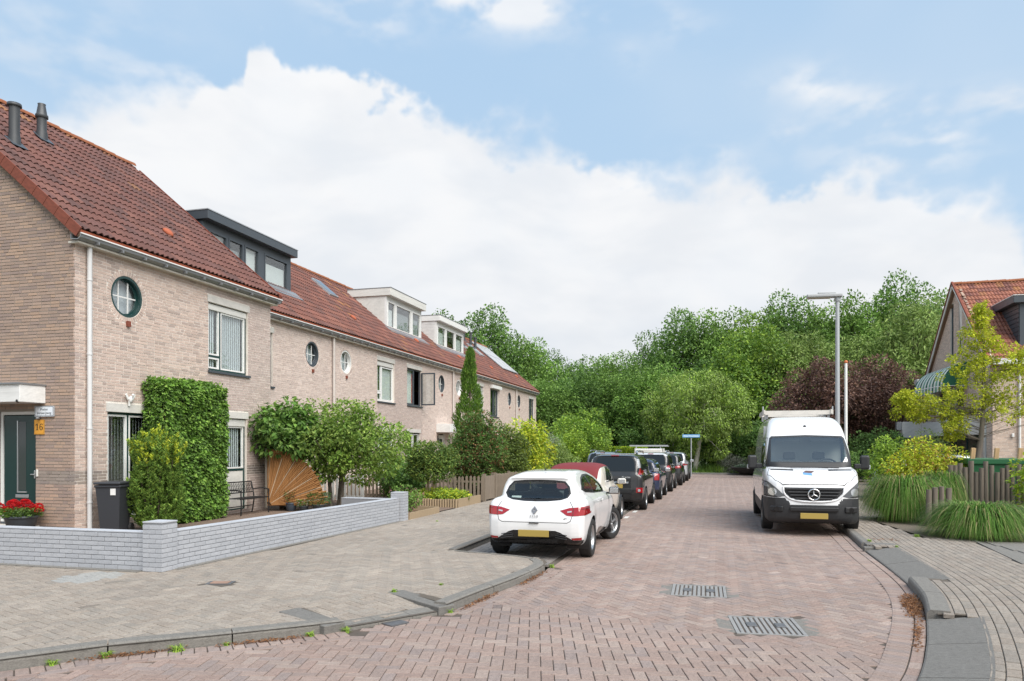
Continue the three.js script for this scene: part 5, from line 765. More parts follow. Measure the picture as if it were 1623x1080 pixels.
{
  const cream = carPaint(C(0.72, 0.68, 0.60)), redTop = std(C(0.17, 0.022, 0.026), 0.85, { bumpMap: speckle, bumpScale: 0.001 });
  FIAT.regions = [
    { view: 'side', name: 'side_window', mat: CM.trim, poly: [[1.02, 1.0], [1.10, 1.20], [1.35, 1.345], [1.75, 1.345], [2.02, 1.24], [2.32, 1.0]], nmin: 0.3, skin: 1, sub: [{ view: 'side', name: 'pane', mat: CM.glass, poly: [[1.06, 1.025], [1.14, 1.19], [1.37, 1.32], [1.46, 1.325], [1.46, 1.02]], nmin: 0.2, off: -0.003 }, { view: 'side', name: 'pane', mat: CM.glass, poly: [[1.52, 1.325], [1.74, 1.32], [1.99, 1.22], [2.25, 1.02], [1.52, 1.015]], nmin: 0.2, off: -0.003 }] },
    { view: 'rear', name: 'rear_window', mat: CM.darkGlass, poly: [[-0.42, 1.02], [0.42, 1.02], [0.38, 1.2], [-0.38, 1.2]] },
    { view: 'top', name: 'soft_top', mat: redTop, solid: 1, poly: [[-0.545, 0.1], [0.545, 0.1], [0.55, 1.0], [0.54, 2.02], [-0.54, 2.02], [-0.55, 1.0]], off: 0.012, nmin: 0.35 },
    { view: 'rear', name: 'soft_top_back', mat: redTop, solid: 1, poly: [[-0.52, 0.98], [0.52, 0.98], [0.52, 1.5], [-0.52, 1.5]], off: 0.012, nmin: 0.3 },
    { view: 'rear', name: 'tail_light', mat: CM.red, mirror: 1, solid: 1, poly: [[0.52, 0.62], [0.66, 0.62], [0.68, 0.84], [0.54, 0.86]], off: 0.008 },
    { view: 'front', name: 'windscreen', mat: CM.glass, poly: [[-0.62, 0.98], [0.62, 0.98], [0.5, 1.36], [-0.5, 1.36]] }, { view: 'front', name: 'headlight', mat: CM.clear, mirror: 1, solid: 1, poly: circle(0.54, 0.70, 0.11, 16) },
    { view: 'side', name: 'door_seam', mat: CM.seam, solid: 1, off: -0.006, line: [[1.12, 0.98], [1.06, 0.7], [1.12, 0.34], [2.2, 0.30], [2.36, 0.6], [2.30, 0.95]], w: 0.009, nmin: 0.3 },
  ];
  const car = makeCar('parked_car', 'small cream convertible with a dark red fabric roof behind the white hatchback', [-3.12, 0, -15.78 - 1.75], 0, FIAT, { paint: cream, interior: 1, group: 'cars parked along the bay' });
  mirrors(car, 0.74, 0.98, 1.75 - 2.20, cream); seats(car, 1.75 - 1.75, 0.6, 0.5, 0.52); put('number_plate', rbx(0.5, 0.11, 0.012, 0.005, 0, 0.45, 1.755), CM.plate, car);
  for (const s of [-1, 1]) put('door_handle', [rbx(0.02, 0.035, 0.14, 0.01, s * 0.80, 0.84, 1.75 - 1.32)], M.chrome, car);
}
// tall compact people carrier shape, also used for the crossovers
const MPV = {
  L: 4.05, W: 0.86, H: 1.63, grid: [64, 36, 44], yc: 0.76,
  lower: { k: 0.12, side: [[0.10, 0.28], [0.02, 0.40], [0, 0.56], [0.03, 0.74], [0.06, 0.95], [0.12, 1.05], [0.6, 1.10], [1.8, 1.06], [3.0, 1.02], [3.4, 0.98], [3.75, 0.86], [3.97, 0.66], [4.05, 0.48], [3.98, 0.28], [3.7, 0.2], [0.4, 0.22]], plan: [[0, -1], [0, 0.50], [0.03, 0.68], [0.12, 0.79], [0.4, 0.85], [1, 0.865], [3.1, 0.86], [3.5, 0.80], [3.85, 0.60], [4.02, 0.35], [4.05, 0.2], [4.05, -1]], sect: [[-1, 0.1], [0.64, 0.12], [0.78, 0.22], [0.84, 0.4], [0.87, 0.65], [0.86, 0.88], [0.81, 1.04], [0.64, 1.12], [-1, 1.16]] },
  upper: { k: 0.11, side: [[0.06, 0.9], [0.12, 1.14], [0.24, 1.42], [0.30, 1.54], [0.5, 1.60], [1.2, 1.64], [2.0, 1.62], [2.5, 1.50], [2.9, 1.28], [3.35, 0.98], [3.35, 0.6], [0.2, 0.6]], plan: [[0.02, -1], [0.02, 0.48], [0.08, 0.64], [0.25, 0.72], [0.8, 0.78], [2.4, 0.785], [3.0, 0.72], [3.35, 0.5], [3.35, -1]], sect: [[-1, 0.5], [0.90, 0.5], [0.84, 0.95], [0.785, 1.12], [0.73, 1.32], [0.65, 1.50], [0.54, 1.59], [0.3, 1.64], [-1, 1.65]] },
  wheels: { r: 0.74, f: 3.28, rad: 0.315, w: 0.2, x: 0.755, gap: 0.05 },
};
const roofRails = (car, z0, z1, x, y, m) => { for (const s of [-1, 1]) put('roof_rail', [tube([[s * x, y - 0.05, z0], [s * x, y, z0 - 0.12], [s * x, y + 0.01, (z0 + z1) / 2], [s * x, y, z1 + 0.12], [s * x, y - 0.05, z1]], 0.022, 8)], m, car); };
function mpvCar(label, pos, o) {
  const S = o.k ? scaleSpec(MPV, ...o.k) : MPV, [ks, ky, kx] = o.k || [1, 1, 1], P = l => l.map(([x, y]) => [x * kx, y * ky]), Q = l => l.map(([s, y]) => [s * ks, y * ky]);
  const lights = (o.lights || []).map(l => ({ ...l, poly: P(l.poly) }));
  const regions = rearSet({ glass: P([[-0.60, 1.10], [0.60, 1.10], [0.62, 1.2], [0.56, 1.46], [0.50, 1.52], [-0.50, 1.52], [-0.56, 1.46], [-0.62, 1.2]]), side: Q([[0.38, 1.14], [0.50, 1.42], [0.8, 1.515], [2.0, 1.53], [2.45, 1.42], [3.0, 1.09]]), lights, gate: P([[-0.64, 1.05], [-0.66, 0.6], [-0.6, 0.48], [0.6, 0.48], [0.66, 0.6], [0.64, 1.05]]), door: Q([[1.0, 1.12], [1.1, 0.8], [1.12, 0.32], [2.95, 0.3], [3.0, 0.7], [2.9, 1.06]]), ws: 1.05 * ky, wt: 1.55 * ky });
  if (o.roof) regions.push({ view: 'top', name: 'roof', mat: o.roof, poly: [[-0.66 * kx, 0.28 * ks], [0.66 * kx, 0.28 * ks], [0.66 * kx, 2.5 * ks], [-0.66 * kx, 2.5 * ks]], nmin: 0.55, off: 0.002 });
  const car = makeCar('parked_car', label, [pos[0], 0, pos[1] - S.L / 2], o.turn || 0, S, { paint: o.paint, res: o.res ?? 0.75, regions, group: 'cars parked along the bay' }), zr = S.L / 2;
  mirrors(car, 0.83 * kx, 1.08 * ky, zr - 2.85 * ks, o.mirror || o.paint); put('number_plate', rbx(0.5, 0.11, 0.012, 0.005, 0, (o.plateY ?? 0.70) * ky, zr + 0.006 - (o.plateY ? 0 : 0.025)), CM.plate, car);
  put('brake_light', rbx(0.22, 0.025, 0.02, 0.006, 0, 1.555 * ky, zr - 0.29 * ks), CM.red, car);
  if (o.rails) roofRails(car, zr - 0.45 * ks, zr - 2.3 * ks, 0.60 * kx, 1.66 * ky, o.rails);
  (o.extra || (() => {}))(car, zr); return car;
}
mpvCar('black people carrier with roof rails and a chrome bar across its tailgate', [-2.86, -20.95], { paint: carPaint(C(0.008, 0.008, 0.009)), rails: CM.silver, res: 0.9,
  lights: [{ view: 'rear', name: 'tail_light', mat: CM.red, mirror: 1, poly: [[0.66, 1.02], [0.86, 1.02], [0.84, 1.20], [0.70, 1.20]], off: 0.006, nmin: 0.05 }, { view: 'rear', name: 'pillar_light', mat: CM.clear, mirror: 1, poly: [[0.66, 1.21], [0.84, 1.21], [0.74, 1.46], [0.62, 1.46]], off: 0.005, nmin: 0.05 }, { view: 'rear', name: 'reflector', mat: CM.red, mirror: 1, poly: [[0.62, 0.52], [0.80, 0.52], [0.80, 0.66], [0.62, 0.66]], off: 0.004 }],
  extra: (car, zr) => { put('tailgate_bar', [rbx(0.72, 0.05, 0.03, 0.01, 0.05, 0.80, zr - 0.02)], CM.silver, car); put('fog_lens', [new THREE.CylinderGeometry(0.04, 0.04, 0.02, 14).rotateX(Math.PI / 2).translate(0.71, 0.59, zr - 0.005)], CM.clear, car); letters(car, 'Picasso', 0.05, 0.34, 0.93, zr - 0.055, CM.silver, 'model_lettering'); put('roof_edge', [rbx(1.1, 0.03, 0.1, 0.01, 0, 1.60, zr - 0.33)], CM.silver, car); } });
{ // the small blue hatchback
  const S = { ...CLIO, L: 3.62, W: 0.83, H: 1.41, grid: [64, 32, 40],
    lower: { k: 0.14, side: [[0.1, 0.26], [0.02, 0.38], [0, 0.55], [0.03, 0.75], [0.10, 0.90], [0.2, 0.96], [1.6, 0.955], [2.6, 0.94], [3.1, 0.90], [3.45, 0.78], [3.6, 0.6], [3.62, 0.4], [3.5, 0.2], [0.4, 0.2]], plan: [[0, -1], [0, 0.42], [0.05, 0.64], [0.2, 0.78], [0.5, 0.83], [2.9, 0.83], [3.3, 0.74], [3.55, 0.48], [3.62, 0.2], [3.62, -1]], sect: CLIO.lower.sect },
    upper: { k: 0.09, side: [[0.16, 0.80], [0.30, 1.12], [0.42, 1.34], [0.55, 1.395], [1.2, 1.42], [1.8, 1.40], [2.1, 1.34], [2.5, 1.0], [2.55, 0.6], [0.3, 0.6]], plan: [[0.1, -1], [0.1, 0.44], [0.2, 0.6], [0.5, 0.70], [1.8, 0.72], [2.3, 0.66], [2.55, 0.5], [2.55, -1]], sect: CLIO.upper.sect }, bumps: [], wheels: { r: 0.62, f: 3.05, rad: 0.305, w: 0.19, x: 0.73, gap: 0.05 } };
  const g = [[-0.54, 1.02], [0.54, 1.02], [0.5, 1.28], [-0.5, 1.28]];
  const car = makeCar('parked_car', 'dark blue compact hatchback with upright red tail lights between two taller cars', [-2.72, 0, -25.45 - 1.81], 0, S, { paint: carPaint(C(0.012, 0.020, 0.055)), res: 0.75, group: 'cars parked along the bay', regions: rearSet({ glass: g, side: [[0.45, 1.02], [0.55, 1.30], [1.9, 1.32], [2.35, 1.02]], lights: [{ view: 'rear', name: 'tail_light', mat: CM.red, mirror: 1, poly: [[0.60, 0.68], [0.76, 0.68], [0.76, 0.89], [0.62, 0.90]], off: 0.008, nmin: 0.05 }], gate: [[-0.52, 0.98], [-0.56, 0.6], [0.56, 0.6], [0.52, 0.98]], door: [[1.0, 0.98], [1.02, 0.3], [2.3, 0.28], [2.35, 0.95]] }) });
  mirrors(car, 0.8, 0.98, 1.81 - 2.15, M.chrome); put('number_plate', rbx(0.5, 0.11, 0.012, 0.005, 0, 0.5, 1.815), CM.plate, car);
}
mpvCar('black crossover with a white roof parked past the blue hatchback', [-2.66, -30.1], { k: [1.0, 0.985, 1.0], paint: carPaint(C(0.010, 0.010, 0.012)), roof: carPaint(C(0.55, 0.56, 0.57)), rails: CM.silver, lights: [{ view: 'rear', name: 'tail_light', mat: CM.red, mirror: 1, poly: circle(0.74, 0.98, 0.11, 14), off: 0.008, nmin: 0.05 }] });
mpvCar('black hatchback between the white roofed crossover and a silver car', [-2.50, -35.2], { k: [1.0, 0.93, 0.98], paint: carPaint(C(0.012, 0.012, 0.014)), lights: [{ view: 'rear', name: 'tail_light', mat: CM.red, mirror: 1, poly: [[0.5, 0.86], [0.84, 0.9], [0.84, 1.02], [0.55, 0.98]], off: 0.006, nmin: 0.05 }] });
mpvCar('silver grey car at the far end of the parking bay', [-2.42, -39.9], { k: [1.04, 0.96, 1.0], paint: carPaint(C(0.42, 0.44, 0.46), { metalness: 0.4 }), lights: [{ view: 'rear', name: 'tail_light', mat: CM.red, mirror: 1, poly: [[0.56, 0.86], [0.86, 0.9], [0.84, 1.06], [0.6, 1.0]], off: 0.006, nmin: 0.05 }] });
mpvCar('blue grey estate car standing on the pavement before a clipped hedge', [-5.35, -35.0], { k: [1.05, 0.98, 1.02], paint: carPaint(C(0.16, 0.20, 0.26), { metalness: 0.4 }), rails: CM.silver, lights: [{ view: 'rear', name: 'tail_light', mat: CM.red, mirror: 1, poly: [[0.6, 0.8], [0.86, 0.82], [0.84, 1.06], [0.66, 1.02]], off: 0.006, nmin: 0.05 }] });
{ const car = mpvCar('silver car in the driveway with its nose showing behind the ornamental grass', [8.6, -36.2 + 2.05], { k: [1.06, 0.92, 1.02], paint: carPaint(C(0.50, 0.52, 0.54), { metalness: 0.45 }), turn: Math.PI / 2 }); car.userData.group = undefined; delete car.userData.group; put('front_plate', rbx(0.5, 0.11, 0.012, 0.005, 0, 0.42, -2.16), CM.plate, car); put('grille', [rbx(0.9, 0.12, 0.02, 0.01, 0, 0.56, -2.13)], CM.trim, car); }

// ---- the tall white van that faces down the street
const VAN = {
  L: 5.75, W: 0.97, H: 2.52, grid: [110, 60, 56], yc: 1.1, core: 0.95, join: 0.018,
  lower: { k: 0.12, side: [[0, 0.38], [0, 1.35], [4.9, 1.35], [5.06, 1.32], [5.35, 1.20], [5.52, 1.10], [5.60, 1.02], [5.66, 0.88], [5.70, 0.72], [5.75, 0.60], [5.75, 0.42], [5.68, 0.27], [5.4, 0.20], [0.2, 0.28]], plan: [[0, -1], [0, 0.94], [0.06, 0.96], [4.7, 0.965], [5.1, 0.94], [5.45, 0.86], [5.62, 0.72], [5.72, 0.45], [5.75, 0.2], [5.75, -1]], sect: [[-1, 0.1], [0.8, 0.12], [0.93, 0.24], [0.965, 0.5], [0.965, 0.9], [0.945, 1.2], [0.90, 1.4], [-1, 1.5]] },
  upper: { k: 0.16, side: [[0.02, 0.9], [0.02, 2.38], [0.08, 2.46], [1.0, 2.52], [2.6, 2.52], [3.4, 2.47], [3.8, 2.36], [4.05, 2.22], [4.22, 2.06], [4.60, 1.72], [5.02, 1.32], [5.05, 0.8]], plan: [[0, -1], [0, 0.92], [3.8, 0.94], [4.4, 0.91], [4.8, 0.85], [5.02, 0.72], [5.1, 0.5], [5.14, 0.2], [5.14, -1]], sect: [[-1, 0.6], [0.96, 0.6], [0.95, 1.2], [0.915, 1.5], [0.86, 1.85], [0.80, 2.15], [0.745, 2.36], [0.66, 2.49], [0.45, 2.54], [-1, 2.56]] },
  wheels: { r: 0.98, f: 4.72, rad: 0.335, w: 0.225, x: 0.835, gap: 0.06 },
};
const screenPoly = [[-0.85, 1.345], [-0.4, 1.33], [0.4, 1.33], [0.85, 1.345], [0.865, 1.40], [0.765, 1.96], [0.72, 2.005], [0, 2.03], [-0.72, 2.005], [-0.765, 1.96], [-0.865, 1.40]];
VAN.regions = [
  { view: 'front', name: 'windscreen', mat: CM.plastic, poly: screenPoly, off: -0.002, skin: 1, nmin: 0.02, sub: [{ view: 'front', name: 'pane', mat: CM.screen, poly: [[-0.765, 1.455], [0.765, 1.455], [0.73, 1.945], [0.69, 1.975], [0, 1.995], [-0.69, 1.975], [-0.73, 1.945]], off: -0.004, nmin: 0.0 }] },
  { view: 'front', name: 'grille', mat: CM.plastic, solid: 1, off: -0.02, poly: [[-0.56, 0.945], [0.56, 0.945], [0.545, 0.84], [0.44, 0.735], [0.25, 0.695], [0, 0.685], [-0.25, 0.695], [-0.44, 0.735], [-0.545, 0.84]] },
  { view: 'front', name: 'headlight', mat: CM.lampGlass, mirror: 1, solid: 1, off: 0.004, nmin: 0.02, poly: [[0.54, 0.775], [0.66, 0.742], [0.93, 0.75], [0.98, 0.88], [0.98, 1.07], [0.86, 1.06], [0.70, 0.93]], sub: [{ view: 'front', mirrorOf: 1, name: 'reflector_bowl', mat: CM.silver, poly: circle(0.775, 0.855, 0.078, 16), off: 0.006, nmin: 0.02 }, { view: 'front', name: 'indicator_lens', mat: CM.clear, poly: [[0.84, 0.95], [0.95, 0.96], [0.955, 1.05], [0.87, 1.04]], off: 0.006, nmin: 0.02 }, { view: 'front', name: 'lens_edge', mat: CM.trim, poly: [[0.69, 0.74], [0.94, 0.755], [0.95, 0.785], [0.68, 0.765]], off: 0.005, nmin: 0.05 }] },
  { view: 'front', name: 'bumper', mat: CM.plastic, solid: 1, nmin: 0.02, polys: [[[-1.1, 0.1], [1.1, 0.1], [1.1, 0.60], [-1.1, 0.60]], [[0.56, 0.60], [1.1, 0.60], [1.1, 0.735], [0.70, 0.735]], [[-0.56, 0.60], [-0.70, 0.735], [-1.1, 0.735], [-1.1, 0.60]]], off: 0.004 },
  { view: 'side', name: 'bumper_corner', mat: CM.plastic, solid: 1, nmin: 0.2, poly: [[5.08, 0.1], [5.9, 0.1], [5.9, 0.735], [5.20, 0.735]] },
  { view: 'side', name: 'side_moulding', mat: CM.plastic, solid: 1, nmin: 0.2, poly: [[0.1, 0.1], [4.4, 0.1], [4.4, 0.58], [0.1, 0.58]] },
  { view: 'side', name: 'door_window', mat: CM.gloss, poly: [[3.45, 1.30], [3.45, 1.86], [4.20, 1.90], [4.78, 1.36], [4.72, 1.27]], nmin: 0.3, skin: 1, sub: [{ view: 'side', name: 'pane', mat: CM.screen, poly: [[3.50, 1.33], [3.50, 1.83], [4.17, 1.86], [4.68, 1.38], [4.66, 1.32]], nmin: 0.2, off: -0.003 }] },
  { view: 'side', name: 'door_seam', mat: CM.seam, solid: 1, off: -0.006, line: [[3.38, 1.95], [3.36, 0.35], [4.3, 0.33], [4.32, 0.8], [4.86, 1.0], [4.86, 1.3], [4.25, 1.97], [3.38, 1.95]], w: 0.011, nmin: 0.3 },
  { view: 'side', name: 'door_seam', mat: CM.seam, solid: 1, off: -0.006, line: [[3.30, 2.1], [3.30, 0.35], [2.0, 0.35], [2.0, 2.1], [3.30, 2.1]], w: 0.011, nmin: 0.3 },
  { view: 'top', name: 'bonnet_vent', mat: CM.trim, mirror: 1, solid: 1, poly: [[0.34, 5.105], [0.80, 5.07], [0.78, 5.14], [0.34, 5.175]], nmin: 0.2, off: -0.008 },
  { view: 'top', name: 'bonnet_decal', mat: std(C(0.13, 0.075, 0.065), 0.3), solid: 1, poly: [[0.098, 5.17], [-0.07, 5.185], [0, 5.285], [0.168, 5.255]], nmin: 0.2, off: 0.001 },
  { view: 'top', name: 'bonnet_decal', mat: std(C(0.13, 0.30, 0.58), 0.3), solid: 1, poly: [[0.168, 5.26], [-0.004, 5.29], [-0.012, 5.385], [0.162, 5.345]], nmin: 0.2, off: 0.001 },
  { view: 'top', name: 'bonnet_seam', mat: CM.seam, solid: 1, off: -0.005, line: [[-0.80, 4.98], [-0.86, 5.3], [-0.72, 5.52], [-0.58, 5.60], [0.58, 5.60], [0.72, 5.52], [0.86, 5.3], [0.80, 4.98]], w: 0.010, nmin: 0.2 },
];
{
  const white = carPaint(C(0.66, 0.665, 0.67)), zf = VAN.L / 2;      // own axes: front at -z
  const van = makeCar('delivery_van', 'tall white delivery van with a roof rack parked with two wheels on the kerb', [1.83, 0.035, -15.95 - VAN.L / 2], Math.PI, VAN, { paint: white, interior: 1, rim: 'cover', category: 'van' });
  van.rotation.z = 0.0;
  const Z = z => -zf + z;                                            // metres back from the nose
  for (let k = 0; k < 4; k++) put('grille_bar', [rbx(1.06 - k * 0.08 - (k > 2 ? 0.12 : 0), 0.032, 0.05, 0.012, 0, 0.915 - k * 0.062, Z(0.085 - k * 0.012))], CM.plastic, van);
  put('star_badge', [new THREE.TorusGeometry(0.108, 0.014, 8, 30).translate(0, 0.81, Z(0.015)), ...[0, 1, 2].map(i => { const g = new THREE.ConeGeometry(0.022, 0.105, 4).translate(0, 0.052, 0).scale(1, 1, 0.4); g.rotateZ(i * 2.0944); return g.translate(0, 0.81, Z(0.015)); })], M.chrome, van);
  put('grille_surround', [tube([[-0.575, 0.955, Z(0.14)], [-0.55, 0.82, Z(0.10)], [-0.44, 0.715, Z(0.07)], [-0.2, 0.67, Z(0.035)], [0, 0.665, Z(0.03)], [0.2, 0.67, Z(0.035)], [0.44, 0.715, Z(0.07)], [0.55, 0.82, Z(0.10)], [0.575, 0.955, Z(0.14)]], 0.020, 8)], white, van);
  put('number_plate', rbx(0.52, 0.115, 0.014, 0.006, 0, 0.385, Z(-0.012)), CM.plate, van);
  put('air_intake', [rbx(0.92, 0.085, 0.04, 0.02, 0, 0.515, Z(0.005))], M.black, van);
  for (const s of [-1, 1]) {
    put('fog_recess', [rbx(0.26, 0.12, 0.05, 0.03, s * 0.70, 0.51, Z(0.115), -s * 0.42)], M.black, van); put('fog_lamp', [new THREE.CylinderGeometry(0.05, 0.05, 0.03, 16).rotateX(Math.PI / 2).translate(s * 0.70, 0.51, Z(0.085))], CM.gloss, van);
    const m = put('door_mirror', [rbx(0.19, 0.30, 0.13, 0.05, s * 1.13, 1.44, Z(1.18), s * 0.12, 0, 0, 3)], CM.plastic, van); put('mirror_arm', [rbx(0.14, 0.10, 0.08, 0.02, s * 0.99, 1.36, Z(1.16))], CM.plastic, m); put('mirror_glass', [rbx(0.15, 0.25, 0.01, 0.004, s * 1.13, 1.44, Z(1.25))], CM.silver, m);
    put('turn_signal', [rbx(0.05, 0.10, 0.05, 0.02, s * 1.215, 1.34, Z(1.17))], CM.clear, m);
    put('wiper', [tube([[s * 0.10 - 0.45, 1.335, Z(0.655)], [s * 0.10 - 0.1, 1.345, Z(0.645)], [s * 0.10 + 0.28, 1.34, Z(0.66)]], 0.010, 6)], M.black, van);
  }
  put('roof_marker', [new THREE.SphereGeometry(0.05, 12, 8).scale(0.8, 1.1, 0.5).translate(0.0, 2.20, Z(1.72))], M.black, van);
  seats(van, Z(1.75) , 0.62, 0.85, 0.62, 2, CM.lining); put('dashboard', [rbx(1.6, 0.2, 0.5, 0.06, 0, 1.22, Z(1.02))], CM.lining, van); put('bulkhead', [bx(1.66, 1.3, 0.04, 0, 1.6, Z(2.35))], std(C(0.55, 0.56, 0.56), 0.8), van);
  put('steering_wheel', [new THREE.TorusGeometry(0.2, 0.018, 8, 28).rotateX(0.75).translate(-0.42, 1.36, Z(1.32))], M.black, van); put('sun_visor', [bx(0.55, 0.12, 0.02, -0.38, 1.95, Z(1.66), 0, 0.5), bx(0.55, 0.12, 0.02, 0.38, 1.95, Z(1.66), 0, 0.5)], M.blindDark, van); put('paper', [bx(0.22, 0.004, 0.16, 0.1, 1.33, Z(0.98), 0.4)], M.white, van);
  const rk = put('roof_rack', [bx(1.56, 0.05, 0.06, 0, 2.60, Z(3.3)), bx(1.56, 0.05, 0.06, 0, 2.60, Z(4.0)), bx(1.56, 0.05, 0.06, 0, 2.60, Z(5.2)), bx(0.04, 0.10, 2.1, 0.76, 2.62, Z(4.25)), bx(0.04, 0.10, 2.1, -0.76, 2.62, Z(4.25)), bx(1.6, 0.10, 0.03, 0, 2.60, Z(3.25))].map(muv), std(C(0.60, 0.57, 0.52), 0.6, { map: stains }), van);
  for (const s of [-1, 1]) for (const z of [3.3, 4.0, 5.2]) put('rack_foot', [bx(0.05, 0.16, 0.05, s * 0.70, 2.53, Z(z))], M.zinc, rk);
  put('rack_post', [bx(0.03, 0.16, 0.03, 0.79, 2.68, Z(3.3))], M.galv, rk); put('rack_post', [bx(0.03, 0.13, 0.03, -0.79, 2.68, Z(3.3))], M.galv, rk);
}
{ // white works van beyond the parked cars, ladder rack above its box
  const o = thing('works_van', 'white flatbed van with a box body and ladder rack beyond the parked cars', 'van', [-4.3, 0, -49.0]);
  put('box_body', [rbx(1.7, 1.1, 2.6, 0.03, 0, 1.15, 0.4)], M.white, o); put('cab', [rbx(1.7, 1.2, 1.5, 0.15, 0, 0.98, -1.7, 0, 0, 0, 3)], M.white, o); put('rear_door', [rbx(1.5, 0.95, 0.03, 0.01, 0, 1.15, 1.72)], M.offwhite, o);
  put('ladder_rack', [bx(2.3, 0.05, 0.05, 0, 1.86, 1.5), bx(2.3, 0.05, 0.05, 0, 1.86, -0.4), bx(0.05, 0.05, 2.6, 0.8, 1.88, 0.5), bx(0.05, 0.05, 2.6, -0.8, 1.88, 0.5), bx(0.06, 0.2, 0.06, 0.75, 1.76, 1.5), bx(0.06, 0.2, 0.06, -0.75, 1.76, 1.5), bx(2.4, 0.06, 0.35, 0, 1.90, 1.3)], M.galv, o);
  put('tail_light', bx(0.12, 0.2, 0.03, 0.76, 0.55, 1.72), CM.red, o); put('tail_light', bx(0.12, 0.2, 0.03, -0.76, 0.55, 1.72), CM.red, o);
  put('windscreen', [rbx(1.5, 0.5, 0.05, 0.02, 0, 1.25, -2.43)], CM.darkGlass, o);
  for (const s of [-1, 1]) for (const z of [1.0, -1.7]) wheel(o, s * 0.72, 0.32, z, 0.32, 0.2, 'steel');
}

// ---------------------------------------------------------------- plants: many leaf-sized faces spread through clumps
const leafMat = (t = 0.35) => new THREE.MeshPhysicalMaterial({ color: C(1, 1, 1), roughness: 0.85, specularIntensity: 0.45, transmission: t, thickness: 0, vertexColors: true, side: THREE.DoubleSide });
const LEAF = leafMat(0.40), NEEDLE = leafMat(0.25);
class Leaves {
  constructor(seed) { this.p = []; this.c = []; this.r = rngOf(seed); }
  rr(a, b) { return a + (b - a) * this.r(); }
  // base point, direction, a hint for the upper side
  add(x, y, z, dx, dy, dz, len, wid, col) {
    const r = this.r; let l = Math.hypot(dx, dy, dz) || 1; dx /= l; dy /= l; dz /= l;
    let ux = r() - 0.5, uy = r() * 0.9 + 0.25, uz = r() - 0.5, sx = dy * uz - dz * uy, sy = dz * ux - dx * uz, sz = dx * uy - dy * ux; l = Math.hypot(sx, sy, sz) || 1; sx = sx / l * wid / 2; sy = sy / l * wid / 2; sz = sz / l * wid / 2;
    const mx = x + dx * len * 0.45, my = y + dy * len * 0.45 + wid * 0.12, mz = z + dz * len * 0.45, tx = x + dx * len, ty = y + dy * len - len * 0.08, tz = z + dz * len;
    this.p.push(x, y, z, mx + sx, my + sy, mz + sz, tx, ty, tz, x, y, z, tx, ty, tz, mx - sx, my - sy, mz - sz);
    for (let i = 0; i < 6; i++) this.c.push(col[0], col[1], col[2]);
  }
  blade(pts, w, col) { for (let i = 0; i + 1 < pts.length; i++) { const [a, b] = [pts[i], pts[i + 1]], f = i / (pts.length - 1), g = (i + 1) / (pts.length - 1), wa = w * (1 - f * f * 0.9), wb = w * (1 - g * g * 0.96); const dx = b[0] - a[0], dz = b[2] - a[2], l = Math.hypot(dx, dz) || 1, sx = -dz / l, sz = dx / l; const A = [a[0] - sx * wa, a[1], a[2] - sz * wa], B = [a[0] + sx * wa, a[1], a[2] + sz * wa], D = [b[0] + sx * wb, b[1], b[2] + sz * wb], E = [b[0] - sx * wb, b[1], b[2] - sz * wb]; this.p.push(...A, ...B, ...D, ...A, ...D, ...E); for (let k = 0; k < 6; k++) this.c.push(...col); } }
  geo() { const g = new THREE.BufferGeometry(); g.setAttribute('position', new THREE.Float32BufferAttribute(this.p, 3)); g.setAttribute('color', new THREE.Float32BufferAttribute(this.c, 3)); return g; }
}
const toneOf = (r, tones, v = 0.25) => { const t = tones[Math.floor(r() * tones.length)], f = 1 - v + 2 * v * r(); return [t[0] * f, t[1] * f, t[2] * f]; };
// clumps: [x, y, z, radius]; leaves sit mostly on the clumps' outer shell
function clumpLeaves(L, clumps, n, len, wid, tones, { droop = 0.1, spread = 0.5, inner = 0.45, flat = 1 } = {}) {
  const w = clumps.map(c => c[3] * c[3]), tot = w.reduce((a, b) => a + b, 0), r = L.r;
  clumps.forEach((c, i) => { const m = Math.round(n * w[i] / tot), ct = 0.78 + 0.44 * r(); for (let k = 0; k < m; k++) {
    let a = r() * 6.28319, h = 2 * r() - 1, q = Math.sqrt(1 - h * h), dx = q * Math.cos(a), dy = h, dz = q * Math.sin(a), R0 = c[3] * (inner + (1 - inner) * Math.cbrt(r())) * (0.85 + 0.3 * r());
    const t = toneOf(r, tones); L.add(c[0] + dx * R0, c[1] + dy * R0 * flat, c[2] + dz * R0, dx + (r() - 0.5) * 2 * spread, dy * 0.6 + (r() - 0.5) * 2 * spread - droop, dz + (r() - 0.5) * 2 * spread, len * (0.7 + 0.6 * r()), wid * (0.7 + 0.6 * r()), [t[0] * ct, t[1] * ct, t[2] * ct]);
  } });
}
